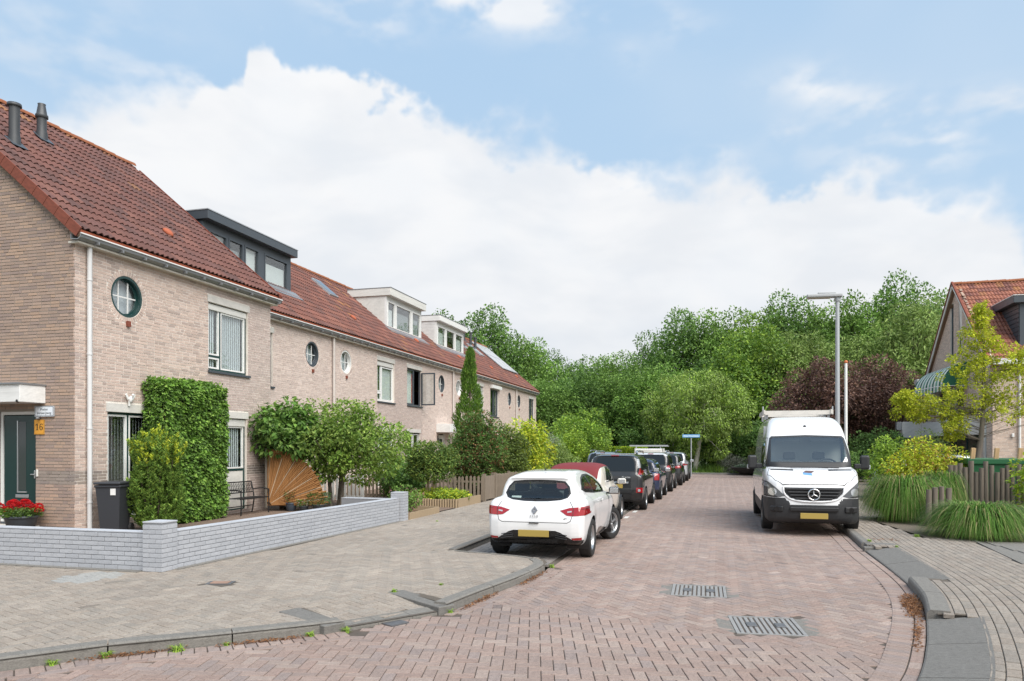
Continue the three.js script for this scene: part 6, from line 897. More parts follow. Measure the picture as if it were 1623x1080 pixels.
// clump centres through an egg-shaped crown
function crownClumps(seed, n, cx, cy, cz, rx, ry, rz, cr, shape = 0.3) {
  const r = rngOf(seed), out = [];
  for (let i = 0; i < n * 40 && out.length < n; i++) { const a = r() * 6.28319, h = 2 * r() - 1, s = Math.pow(r(), 0.42), taper = 1 - shape * Math.max(0, h), q = Math.sqrt(1 - h * h), x = cx + rx * s * q * Math.cos(a) * taper, y = cy + ry * s * h, z = cz + rz * s * q * Math.sin(a) * taper, R0 = cr * (0.7 + 0.7 * r()); if (out.every(o => Math.hypot(o[0] - x, o[1] - y, o[2] - z) > (o[3] + R0) * 0.55)) out.push([x, y, z, R0]); }
  return out;
}
function limbs(trunkH, r0, clumps, lean = [0, 0], from = 0.55, k = 0.35) {
  const top = [lean[0], trunkH, lean[1]], mid = [lean[0] * 0.45 + r0 * 0.4, trunkH * 0.5, lean[1] * 0.45], g = [cyl(r0 * 1.15, r0 * 0.9, [0, -0.05, 0], mid, 9), cyl(r0 * 0.9, r0 * 0.62, mid, top, 9)];
  clumps.forEach((c, i) => { const t = from + (1 - from) * ((i * 0.618) % 1), b = [lean[0] * t, trunkH * t, lean[1] * t], m = [(b[0] + c[0]) / 2, (b[1] + c[1]) / 2 + 0.1, (b[2] + c[2]) / 2]; g.push(cyl(r0 * k, r0 * k * 0.7, b, m, 6), cyl(r0 * k * 0.7, r0 * k * 0.25, m, [c[0], c[1], c[2]], 5)); });
  return join(g.map(muv));
}
const DARK = [[0.114, 0.216, 0.052], [0.134, 0.252, 0.06], [0.094, 0.186, 0.048], [0.161, 0.282, 0.068]];
const MIDG = [[0.176, 0.312, 0.06], [0.21, 0.36, 0.071], [0.149, 0.27, 0.057], [0.249, 0.402, 0.084]];
const FRESH = [[0.252, 0.398, 0.046], [0.3, 0.448, 0.055], [0.216, 0.353, 0.044], [0.348, 0.493, 0.072]];
const OLIVE = [[0.23, 0.328, 0.083], [0.276, 0.38, 0.099], [0.19, 0.282, 0.072], [0.333, 0.437, 0.132]];
const LIME = [[0.452, 0.552, 0.037], [0.574, 0.635, 0.046], [0.348, 0.467, 0.033], [0.695, 0.7, 0.066]];
const PURPLE = [[0.165, 0.094, 0.075], [0.209, 0.116, 0.088], [0.132, 0.077, 0.064], [0.264, 0.154, 0.11]];
// ---- the wood behind the street: a few kinds of tree, each standing on its own
function treeProto(seed, tones, { h = 10, w = 7, n = 24000, clumps = 46, cr = 0.9, low = 0.08, len = 0.21, wid = 0.14, droop = 0.1, shape = 0.12, bark = M.bark }) {
  const ry = h * (1 - low) / 2, C2 = crownClumps(seed, clumps, 0, h * low + ry, 0, w / 2 * 0.86, ry * 0.92, w / 2 * 0.86, cr, shape), L = new Leaves(seed + 5);
  clumpLeaves(L, C2, n, len, wid, tones, { droop, spread: 0.9, inner: 0.25 });
  const t = new THREE.Group(); mesh('trunk', limbs(h * 0.72, h * 0.017, C2.filter((_, i) => i % 3 === 0), [0.2, -0.1], 0.3), bark, t); mesh('crown', L.geo(), LEAF, t); return t;
}
const PROTO = [
  [0, 1, 2].map(i => treeProto(100 + i, i === 2 ? MIDG : DARK.concat(MIDG.slice(0, 2)), { w: 6.4 + i * 0.4, clumps: 78, cr: 0.92 })),
  [0, 1].map(i => treeProto(120 + i, MIDG, { w: 6.8, clumps: 74, cr: 0.95 })),
  [0].map(i => treeProto(130 + i, FRESH.concat(MIDG), { w: 7, clumps: 60, cr: 1.05 })),
  [0, 1].map(i => treeProto(140 + i, OLIVE, { w: 7, clumps: 84, cr: 0.85, len: 0.28, wid: 0.09, droop: 0.45, n: 24000 })),
];
const KIND = ['dark broadleaf tree in the wood', 'mid green leafy tree in the wood', 'bright green broadleaf tree in the wood', 'grey green willow with narrow hanging leaves in the wood'];
const WOOD = [[-28.0, -73.2, 16.9, 7.9, 0], [-23.0, -71.5, 16.6, 8.3, 0], [-19.7, -75.5, 15.1, 7.6, 1], [-17.7, -83.3, 13.5, 7.2, 0], [-14.7, -87.2, 13.8, 7.5, 1], [-10.8, -85.2, 13.6, 7.6, 0], [-6.5, -77.1, 14.1, 7.4, 0], [-3.1, -71.8, 15.4, 7.4, 0], [0.0, -71.6, 15.8, 6.7, 0], [3.1, -71.4, 15.6, 7.5, 2], [6.2, -70.2, 16.0, 7.0, 0], [8.9, -68.9, 16.0, 6.8, 1], [11.6, -67.6, 16.2, 7.1, 1], [14.7, -68.4, 16.6, 7.1, 0], [18.3, -71.5, 16.7, 6.2, 1], [22.1, -74.7, 17.0, 6.4, 0], [25.3, -75.6, 16.8, 6.4, 1], [-14.4, -62.4, 8.5, 6.0, 1], [-11.6, -65.3, 9.3, 6.4, 0], [-8.4, -66.2, 9.6, 6.4, 1], [-5.1, -62.9, 9.6, 6.3, 0], [-0.5, -62.1, 9.4, 6.6, 0], [2.4, -60.9, 12.2, 7.4, 2], [6.3, -60.9, 11.5, 7.2, 3], [9.4, -60.7, 10.8, 6.6, 3], [13.7, -59.9, 13.6, 7.8, 3], [11.7, -60.3, 8.7, 7.0, 0], [3.3, -60.1, 7.1, 6.3, 1], [18.5, -65.3, 12.1, 7.4, 0], [29, -66, 14, 8, 0], [-18, -66, 9, 7, 0], [-34, -70, 15, 8, 1], [-23.5, -63, 9.5, 7, 1]];
WOOD.forEach(([x, z, h, w, k], i) => {
  const src = PROTO[k][i % PROTO[k].length], t = src.clone(); t.name = numbered('woodland_tree'); t.position.set(x, 0, z); t.rotation.y = i * 2.4; t.scale.set(w / 6.3, h / 10 * 0.93, w / 6.3); scene.add(t);
  tag(t, KIND[k], 'tree', `${['dark', 'mid green', 'bright green', 'grey green'][k]} trees of the wood`);
});
function plant(name, label, category, pos, parts, group) { const o = thing(name, label, category, pos, 0, group); for (const [n, g, m, k] of parts) { const q = mesh(n, g, m, o); if (k) q.userData.kind = k; } return o; }
// birches beside the street sign, leaning white stems
for (const [x, z, lean, lab, sd] of [[-3.4, -57.2, [0.4, 0], 'pale stemmed birch standing deeper in the verge than its leaning neighbour', 31], [-1.65, -53.2, [0.75, 0], 'leaning white birch directly behind the blue street sign', 32]]) {
  const cl = crownClumps(sd, 78, lean[0] * 1.1, 4.1, 0, 3.0, 3.2, 2.5, 0.55, 0.3), L = new Leaves(sd); clumpLeaves(L, cl, 24000, 0.17, 0.085, FRESH.concat(OLIVE, OLIVE), { droop: 0.7, spread: 0.6 });
  plant('birch_tree', lab, 'tree', [x, 0, z], [['trunk', limbs(5.2, 0.15, cl.filter((_, i) => i % 4 === 0), lean, 0.5, 0.25), M.birch], ['crown', L.geo(), LEAF]]);
}
// purple-leaved trees
for (const [x, z, h, w, lab, sd] of [[5.6, -46.2, 6.9, 5.9, 'purple leaved tree rising behind the roof of the van', 41], [9.1, -48.2, 7.2, 5.4, 'second purple leaved tree nearer the house with striped awning', 42]]) {
  const cl = crownClumps(sd, 62, 0, h * 0.63, 0, w * 0.45, h * 0.34, w * 0.42, 0.58, 0.3), L = new Leaves(sd); clumpLeaves(L, cl, 15000, 0.17, 0.11, PURPLE, { spread: 0.8 });
  plant('purple_tree', lab, 'tree', [x, 0, z], [['trunk', limbs(h * 0.6, 0.13, cl.filter((_, i) => i % 5 === 0), [0.2, 0.1], 0.4), M.bark], ['crown', L.geo(), LEAF]]);
}
// shrubs of the verge and the wood's edge
function bush(name, label, [x, z], h, w, tones, { n = 5000, len = 0.13, wid = 0.08, cr = 0.3, y0 = 0.05, dz = w, clumps = 34, droop = 0.05, mat = LEAF, sd = Math.floor(x * 131 + z * 17 + 9000), stems = 5, group, spread = 0.7, base = 0.1 } = {}) {
  const cl = crownClumps(sd, clumps, 0, y0 + (h - y0) * 0.52, 0, w * 0.44, (h - y0) * 0.42, dz * 0.44, cr, 0.25), L = new Leaves(sd + 3); clumpLeaves(L, cl, n, len, wid, tones, { droop, spread });
  const st = []; for (let i = 0; i < stems; i++) { const c = cl[(i * 7) % cl.length]; st.push(cyl(0.035 * h / 2, 0.012 * h / 2, [(i - stems / 2) * 0.04 * w, -0.05, 0.03 * w * Math.sin(i * 3)], c.slice(0, 3), 5)); }
  return plant(name, label, 'shrub', [x, base, z], [['stems', join(st.map(muv)), M.bark, 'stuff'], ['foliage', L.geo(), mat]], group);
}
bush('verge_shrub', 'broad dark evergreen shrub behind the stone planter bowl', [3.2, -54.9], 3.6, 4.2, DARK, { n: 8000, len: 0.2, wid: 0.13, cr: 0.55, base: 0 });
bush('verge_shrub', 'dark round shrub beside the leaning birch', [0.4, -55.4], 3.4, 4.6, DARK, { n: 8000, len: 0.2, wid: 0.13, cr: 0.55, base: 0 });
bush('verge_shrub', 'tall dark evergreen shrub under the purple tree behind the van', [5.8, -50.4], 4.1, 4.6, DARK, { n: 9000, len: 0.18, wid: 0.12, cr: 0.55, base: 0 });
bush('verge_shrub', 'dense dark shrub between the purple trees and the brick house', [9.2, -50.3], 4.3, 4.8, DARK.concat(MIDG.slice(0, 1)), { n: 9000, len: 0.18, wid: 0.12, cr: 0.55, base: 0 });
bush('verge_shrub', 'glossy dark shrub at the foot of the house with striped awning', [8.2, -43.6], 2.9, 3.4, DARK, { n: 7000, len: 0.14, wid: 0.10, cr: 0.42, base: 0 });
bush('verge_shrub', 'low dark shrub with gaps beside the silver car', [6.2, -39.5], 1.5, 2.2, DARK.concat(MIDG), { n: 3500, len: 0.12, wid: 0.07, cr: 0.25, base: 0.05 });
bush('low_plant', 'fresh green low plant between the van and the silver car', [4.5, -31.5], 0.75, 1.3, FRESH, { n: 2200, len: 0.10, wid: 0.06, cr: 0.18, base: 0.05 });
bush('verge_shrub', 'wide dark thicket along the verge beside the pale stemmed birch', [-4.8, -60.0], 3.4, 6, DARK.concat(MIDG.slice(0, 2)), { n: 9000, len: 0.22, wid: 0.14, cr: 0.6, base: 0 });
bush('grey_shrub', 'small grey leaved shrub beside the planter bowl', [0.9, -51.8], 1.15, 2.0, [[0.14, 0.15, 0.12], [0.18, 0.18, 0.15], [0.10, 0.12, 0.09]], { n: 3000, len: 0.14, wid: 0.03, cr: 0.22, base: 0.05 });
{ // tall verge grasses: nobody could count them
  const L = new Leaves(61); for (let i = 0; i < 9000; i++) { const x = L.rr(-8, 8), z = L.rr(-56, -51.6), h = L.rr(0.25, 0.75) * (z < -52.6 ? 1 : 0.35), a = L.rr(0, 6.28); L.blade([[x, 0.04, z], [x + Math.cos(a) * h * 0.12, h * 0.6, z + Math.sin(a) * h * 0.12], [x + Math.cos(a) * h * 0.4, h, z + Math.sin(a) * h * 0.4]], 0.014, toneOf(L.r, MIDG.concat(FRESH.slice(0, 1)))); }
  single('grass', L.geo(), LEAF, 'long rough grass on the verge under the birches', 'grass', null, 'stuff');
}
// ---- front gardens on the left
{ // clipped ivy screen
  const L = new Leaves(71), z0 = -13.30, z1 = -15.40, x0 = -11.88, x1 = -11.42, yb = 0.16, yt = 3.20;
  const IV = [[0.181, 0.348, 0.052], [0.233, 0.421, 0.065], [0.139, 0.264, 0.047], [0.312, 0.494, 0.094], [0.109, 0.2, 0.042]];
  const spot = (x, y, z, nx, ny, nz) => { const t = toneOf(L.r, IV, 0.3), j = 0.09; const bump = 0.10 * perlin.noise(y * 2.2, z * 2.2, x * 2.2) + 0.05 * perlin.noise(y * 7, z * 7, x * 7); L.add(x + nx * (bump + L.rr(-0.07, 0.03)) + L.rr(-0.01, 0.01), y + ny * (bump + L.rr(-0.07, 0.04)), z + nz * (bump + L.rr(-0.07, 0.03)), nx * 0.9 + L.rr(-0.8, 0.8), ny * 0.7 - 0.35 + L.rr(-0.6, 0.6), nz * 0.9 + L.rr(-0.8, 0.8), L.rr(0.06, 0.11), L.rr(0.05, 0.085), t); };
  for (let i = 0; i < 13000; i++) spot(x1, L.rr(yb, yt), L.rr(z1, z0), 1, 0, 0);
  for (let i = 0; i < 3600; i++) spot(L.rr(x0, x1), L.rr(yb, yt), z0, 0, 0, 1); for (let i = 0; i < 2500; i++) spot(L.rr(x0, x1), L.rr(yb, yt), z1, 0, 0, -1);
  for (let i = 0; i < 2800; i++) spot(L.rr(x0, x1), yt, L.rr(z1, z0), 0, 1, 0);
  for (let i = 0; i < 60; i++) { const z = L.rr(z1, z0), x = L.rr(x0, x1); for (let k = 0; k < 4; k++) L.add(x + L.rr(-0.02, 0.02), yt + 0.03 * k, z + L.rr(-0.02, 0.02), L.rr(-1, 1), 0.8, L.rr(-1, 1), 0.07, 0.05, toneOf(L.r, IV)); }
  const core = rbx(x1 - x0 - 0.2, yt - yb - 0.16, z0 - z1 - 0.2, 0.08, (x0 + x1) / 2, (yt + yb) / 2, (z0 + z1) / 2);
  const o = worldThing('ivy_screen', 'tall rectangular clipped ivy screen against the corner house', 'hedge', [-11.5, 0.1, -14.7]); put('stems', core, M.bark, o); const q = mesh('foliage', L.geo().translate(11.5, -0.1, 14.7), LEAF, o);  // the stems part is a solid unseen block, added to stop see-through
}
{ // upright yew with yellow young shoots
  const L = new Leaves(72), Y = [[0.14, 0.25, 0.04], [0.18, 0.30, 0.048], [0.11, 0.20, 0.035], [0.24, 0.35, 0.06]], G = [[0.46, 0.54, 0.04], [0.38, 0.47, 0.04], [0.54, 0.58, 0.07]];
  for (let s = 0; s < 1050; s++) {
    const a = L.rr(0, 6.28), q = Math.sqrt(L.r()), hx = 0.56 * q * Math.cos(a), hz = 0.5 * q * Math.sin(a), y = s < 200 ? L.rr(1.55, 2.0) - 0.35 * q * q : L.rr(0.05, 1.75 - 0.25 * q * q), top = y > 1.5 - 0.3 * q * q, wob = 0.85 + 0.15 * Math.sin(y * 5 + a * 2), x = hx * wob * (y < 0.4 ? 0.72 + y * 0.7 : 1), z = hz * wob, hgt = L.rr(0.10, 0.22), n = 26, yel = top && L.r() < 0.5;
    for (let k = 0; k < n; k++) { const f = k / n, b = L.rr(0, 6.28), t = toneOf(L.r, yel && f > 0.35 ? G : Y, 0.25); L.add(x + hx * 0.12 * f, y + hgt * f, z + hz * 0.12 * f, Math.cos(b), 0.55 + f * 0.8, Math.sin(b), L.rr(0.05, 0.09), L.rr(0.018, 0.03), t); }
  }
  const st = []; for (let i = 0; i < 9; i++) { const a = i * 0.7; st.push(cyl(0.022, 0.01, [0.1 * Math.cos(a), 0, 0.1 * Math.sin(a)], [0.4 * Math.cos(a), 1.5, 0.36 * Math.sin(a)], 6)); }
  plant('yew_bush', 'upright yew bush with yellow young shoots before the ivy screen', 'shrub', [-10.9, 0.1, -12.5], [['stems', join(st.map(muv)), M.bark, 'stuff'], ['foliage', L.geo(), NEEDLE]]);
}
{ // garden tree with several stems, and the large-leaved shrub beside it
  const cl = crownClumps(81, 74, 0.3, 1.85, 0, 1.6, 1.0, 1.4, 0.29, 0.2), L = new Leaves(81), GT = [[0.21, 0.345, 0.055], [0.26, 0.40, 0.065], [0.16, 0.28, 0.05], [0.35, 0.47, 0.10]];
  clumpLeaves(L, cl, 14000, 0.115, 0.06, GT, { droop: 0.15, spread: 0.8 });
  for (let i = 0; i < 26; i++) { const a = L.rr(0, 6.28), q = L.rr(0.2, 1.25), x = q * Math.cos(a) * 1.05, z = q * Math.sin(a), y0 = 2.45; for (let k = 0; k < 16; k++) L.add(x + L.rr(-0.06, 0.06), y0 + k * 0.035, z + L.rr(-0.06, 0.06), L.rr(-1, 1), 0.4, L.rr(-1, 1), 0.11, 0.05, toneOf(L.r, GT)); }
  const st = []; for (const [a, b, r0] of [[-0.10, 0.05, 0.06], [0.08, -0.06, 0.07], [0.20, 0.08, 0.05]]) st.push(cyl(r0, r0 * 0.8, [a, 0, b], [a * 1.6, 0.9, b * 1.5], 9), cyl(r0 * 0.8, r0 * 0.4, [a * 1.6, 0.9, b * 1.5], [a * 4, 1.9, b * 4], 8)); cl.forEach((c, i) => { if (i % 3 === 0) st.push(cyl(0.025, 0.008, [0, 0.95, 0], c.slice(0, 3), 5)); });
  plant('garden_tree', 'broad garden tree with several grey stems before the willow fan screen', 'tree', [-10.3, 0.1, -18.65], [['trunk', join(st.map(muv)), M.barkGrey], ['crown', L.geo(), LEAF]]);
  bush('large_leaved_shrub', 'large leaved shrub growing up beside the bench and ground floor window', [-11.3, -17.75], 3.05, 1.8, [[0.12, 0.25, 0.04], [0.16, 0.30, 0.05], [0.09, 0.19, 0.035], [0.23, 0.36, 0.08]], { n: 4600, len: 0.16, wid: 0.10, cr: 0.26, y0: 1.15, droop: 0.35, clumps: 46, dz: 1.8, stems: 3 });
}
{ const o = plant('ball_shrub', 'dark clipped ball shrub on short stems above the yellow ground cover', 'shrub', [-8.2, 0.12, -20.6], [['stem', muv(cyl(0.05, 0.04, [0.05, 0, 0], [0.08, 0.9, 0], 8)), M.edging], ['stem', muv(cyl(0.035, 0.03, [-0.16, 0, 0.05], [-0.1, 0.9, 0], 8)), M.edging], ['foliage', (() => { const L = new Leaves(83); clumpLeaves(L, crownClumps(83, 44, 0, 1.28, 0, 0.62, 0.46, 0.58, 0.22, 0), 11000, 0.075, 0.04, [[0.13, 0.22, 0.045], [0.10, 0.18, 0.038], [0.165, 0.26, 0.05], [0.24, 0.30, 0.055]], { spread: 0.9 }); return L.geo(); })(), LEAF]]); }
bush('photinia_shrub', 'big reddish tipped evergreen shrub towering over the picket fence', [-8.15, -24.6], 3.0, 2.3, [[0.115, 0.215, 0.045], [0.09, 0.175, 0.038], [0.145, 0.255, 0.05], [0.115, 0.215, 0.045], [0.25, 0.13, 0.055]], { n: 17000, len: 0.105, wid: 0.05, cr: 0.32, clumps: 64 });
{ // columnar conifer
  const L = new Leaves(84), T = [[0.115, 0.23, 0.032], [0.15, 0.28, 0.04], [0.085, 0.175, 0.028], [0.20, 0.33, 0.05]];
  for (let i = 0; i < 1000; i++) { const f = Math.pow(L.r(), 0.9), y = 0.2 + 5.3 * f, a = L.rr(0, 6.28), R0 = (0.92 * (1 - f) + 0.05) * (0.6 + 0.4 * Math.sqrt(L.r())) * (1 + 0.22 * Math.sin(y * 4 + a)); for (let k = 0; k < 11; k++) L.add(R0 * Math.cos(a) + L.rr(-0.06, 0.06), y + k * 0.02, R0 * Math.sin(a) + L.rr(-0.06, 0.06), Math.cos(a) * 0.5 + L.rr(-0.3, 0.3), 0.9, Math.sin(a) * 0.5 + L.rr(-0.3, 0.3), 0.14, 0.045, toneOf(L.r, T)); }
  plant('columnar_conifer', 'tall narrow green conifer rising to the roof gutter', 'tree', [-9.7, 0.1, -28.5], [['trunk', muv(cyl(0.09, 0.02, [0, 0, 0], [0, 5.2, 0], 8)), M.bark], ['foliage', L.geo(), NEEDLE]]);
}
bush('garden_shrub', 'olive green shrub squeezed between reddish and yellow shrubs', [-7.65, -26.5], 2.65, 1.7, [[0.15, 0.215, 0.045], [0.19, 0.26, 0.05], [0.115, 0.17, 0.04]], { n: 9000, len: 0.10, wid: 0.055, cr: 0.3, clumps: 44 });
bush('yellow_shrub', 'bright yellow green shrub bulging over the pavement', [-7.25, -28.3], 2.85, 2.1, LIME.concat(FRESH.slice(1, 2)), { n: 6500, len: 0.14, wid: 0.075, cr: 0.32, clumps: 40, droop: 0.3 });
bush('garden_shrub', 'loose grey green shrub past the yellow shrub', [-6.75, -31.0], 2.1, 1.6, OLIVE, { n: 5000, len: 0.10, wid: 0.05, cr: 0.26 });
bush('garden_shrub', 'small tree with a yellow green top and thin stem by the people carrier', [-6.3, -33.0], 2.35, 1.25, FRESH.concat(LIME.slice(2, 3)), { n: 3200, len: 0.10, wid: 0.06, cr: 0.22, y0: 1.1, stems: 2 });
bush('grey_shrub', 'silvery white leaved shrub behind the yellow shrub', [-7.9, -33.4], 2.75, 2.2, [[0.30, 0.31, 0.27], [0.38, 0.38, 0.34], [0.20, 0.23, 0.18]], { n: 6000, len: 0.09, wid: 0.03, cr: 0.28, droop: 0.4 });
bush('garden_shrub', 'dense round bright green shrub at the end of the row', [-8.3, -45.5], 4.1, 4.2, FRESH.concat(MIDG.slice(0, 2)), { n: 9000, len: 0.16, wid: 0.10, cr: 0.5, clumps: 44 });
bush('garden_shrub', 'dark green shrub behind the picket fence by the white door canopy', [-10.4, -23.2], 1.7, 2.2, DARK.concat(MIDG), { n: 5000, len: 0.10, wid: 0.06, cr: 0.25 });
bush('garden_shrub', 'leafy dark shrub at the end of the painted wall inside the fence', [-9.6, -21.6], 1.25, 1.6, DARK.concat(MIDG.slice(0, 2)), { n: 3600, len: 0.10, wid: 0.07, cr: 0.22 });
bush('garden_shrub', 'low straggly shrub with pale pink tips by the wall pillar', [-7.42, -16.9], 0.75, 0.85, MIDG.concat([[0.30, 0.16, 0.14]]), { n: 1700, len: 0.07, wid: 0.035, cr: 0.13 });
bush('garden_shrub', 'mid green shrub filling the garden behind the blue grey car', [-8.6, -38.6], 2.3, 3.0, MIDG, { n: 6000, len: 0.12, wid: 0.07, cr: 0.34 });
bush('ground_cover', 'bright yellow green ground cover filling the raised timber bed', [-8.0, -20.7], 0.36, 2.1, LIME.concat(FRESH), { n: 5200, len: 0.075, wid: 0.045, cr: 0.13, dz: 1.7, clumps: 90, stems: 3, base: 0.16 });
{ // clipped hedge far behind
  const L = new Leaves(86); for (let i = 0; i < 5000; i++) L.add(L.rr(-2.1, 2.1), L.rr(0.1, 1.7), L.rr(-0.5, 0.55), L.rr(-1, 1), L.rr(-0.3, 1), L.rr(-1, 1), 0.14, 0.09, toneOf(L.r, FRESH)); for (let i = 0; i < 7000; i++) { const f = L.r() < 0.5; L.add(L.rr(-2.2, 2.2), f ? L.rr(0.1, 1.75) : 1.75 + L.rr(-0.05, 0.04), f ? 0.6 + L.rr(-0.06, 0.04) : L.rr(-0.6, 0.6), L.rr(-1, 1), L.rr(-0.2, 1), L.rr(0, 1), 0.13, 0.08, toneOf(L.r, FRESH.concat(LIME.slice(0, 2)))); }
  plant('clipped_hedge', 'low clipped light green hedge beyond the parked cars', 'hedge', [-7.0, 0.0, -52.1], [['stems', join(Array.from({ length: 14 }, (_, i) => muv(cyl(0.03, 0.012, [-1.95 + i * 0.3, 0, 0], [-1.9 + i * 0.3, 1.5, 0.1], 6)))), M.bark, 'stuff'], ['foliage', L.geo(), LEAF]]);
}
// ---- right-hand side
function grassClump(label, [x, z], r, h, n, sd) {
  const L = new Leaves(sd), T = [[0.08, 0.18, 0.026], [0.10, 0.215, 0.03], [0.062, 0.14, 0.022], [0.15, 0.27, 0.045], [0.08, 0.18, 0.026], [0.34, 0.30, 0.14]];
  for (let i = 0; i < n; i++) { const a = L.rr(0, 6.28), b0 = 0.45 * r * Math.sqrt(L.r()), x0 = b0 * Math.cos(a), z0 = b0 * Math.sin(a), out = r * L.rr(0.15, 0.95), hh = h * L.rr(0.45, 1.1) * 0.98, tw = L.rr(-0.6, 0.6), lo = L.rr(2.95, 3.5), ca = Math.cos(a + tw), sa = Math.sin(a + tw), pts = []; for (let k = 0; k <= 5; k++) { const t = k / 5; const e = Math.pow(t, 1.15); pts.push([x0 + ca * out * e, Math.max(0.02, hh * (3.35 * t - lo * t * t)), z0 + sa * out * e]); } L.blade(pts, L.rr(0.004, 0.0075), toneOf(L.r, T)); }
  plant('ornamental_grass', label, 'grass clump', [x, 0.1, z], [['blades', L.geo(), NEEDLE, 'stuff']]);
}
grassClump('large arching clump of ornamental grass hiding the driveway car', [4.15, -19.0], 0.92, 1.08, 6500, 91);
grassClump('lower mounded clump of ornamental grass beside the grey driveway slabs', [4.75, -15.95], 0.95, 0.68, 7500, 92);
grassClump('upright clump of grass growing behind the short log posts', [5.05, -19.6], 0.55, 1.18, 3200, 93);
bush('acer_bush', 'broad yellow green maple bush between grass clump and brick house', [6.2, -25.6], 2.0, 2.3, LIME.concat([[0.40, 0.26, 0.05]]), { n: 6500, len: 0.10, wid: 0.055, cr: 0.26, dz: 2, droop: 0.3, clumps: 46 });
bush('garden_shrub', 'fresh green shrub behind the yellow maple bush', [5.4, -27.3], 2.15, 1.3, FRESH, { n: 3000, len: 0.11, wid: 0.06, cr: 0.24 });
bush('garden_shrub', 'fine leaved grey green shrub before the ground floor windows', [7.6, -31.0], 2.3, 1.8, OLIVE, { n: 4000, len: 0.10, wid: 0.04, cr: 0.25 });
bush('yellow_shrub', 'yellow green shrub leaning over the log palisade', [7.0, -19.0], 1.55, 1.5, LIME.slice(0, 3).concat(FRESH), { n: 4000, len: 0.10, wid: 0.06, cr: 0.24 });
bush('garden_shrub', 'white flowering shrub past the end of the log palisade', [8.5, -21.6], 1.7, 1.6, FRESH.concat([[0.55, 0.56, 0.5]]), { n: 3200, len: 0.09, wid: 0.055, cr: 0.24 });
{ // golden tree: open tiers of foliage on a leaning stem
  const tiers = [[0, 6.3, 0.35], [-0.1, 5.6, 0.6], [0.25, 5.0, 0.8], [-0.4, 4.5, 0.8], [0.7, 4.1, 1.0], [-0.3, 3.75, 1.1], [-1.5, 3.25, 0.75], [-2.0, 3.05, 0.5], [-2.4, 3.25, 0.4], [1.4, 3.3, 0.9], [2.1, 3.0, 0.7], [0.4, 3.0, 0.9], [-0.9, 2.75, 0.6], [1.2, 4.6, 0.5], [-0.9, 2.45, 0.4]], cl = [], r = rngOf(95), L = new Leaves(95);
  for (const [x, y, w] of tiers) for (let k = 0; k < 30; k++) { const a = r() * 6.28, q = Math.pow(r(), 0.75) * w * 1.1; cl.push([x + q * Math.cos(a), y + (r() - 0.5) * 0.85 - q * 0.08, q * Math.sin(a) * 0.9, 0.06 + 0.11 * r()]); }
  clumpLeaves(L, cl, 24000, 0.085, 0.05, [[0.45, 0.52, 0.03], [0.54, 0.58, 0.035], [0.36, 0.45, 0.03], [0.62, 0.62, 0.06]], { spread: 0.8, droop: 0.1 });
  const st = [cyl(0.10, 0.085, [-0.3, 0, 0], [-0.02, 1.9, 0], 9), cyl(0.085, 0.05, [-0.02, 1.9, 0], [0.15, 3.9, 0], 8), cyl(0.05, 0.015, [0.15, 3.9, 0], [0, 6.3, 0], 7)]; cl.forEach((c, i) => { if (i % 4 === 0) { const y = Math.max(1.9, c[1] - 0.5); st.push(cyl(0.011, 0.003, [0.05, y, 0], c.slice(0, 3), 5)); } });
  plant('golden_tree', 'young golden leaved tree with open tiers before the brick house', 'tree', [8.75, 0.1, -29.2], [['trunk', join(st.map(muv)), M.barkGrey], ['crown', L.geo(), LEAF]]);
}
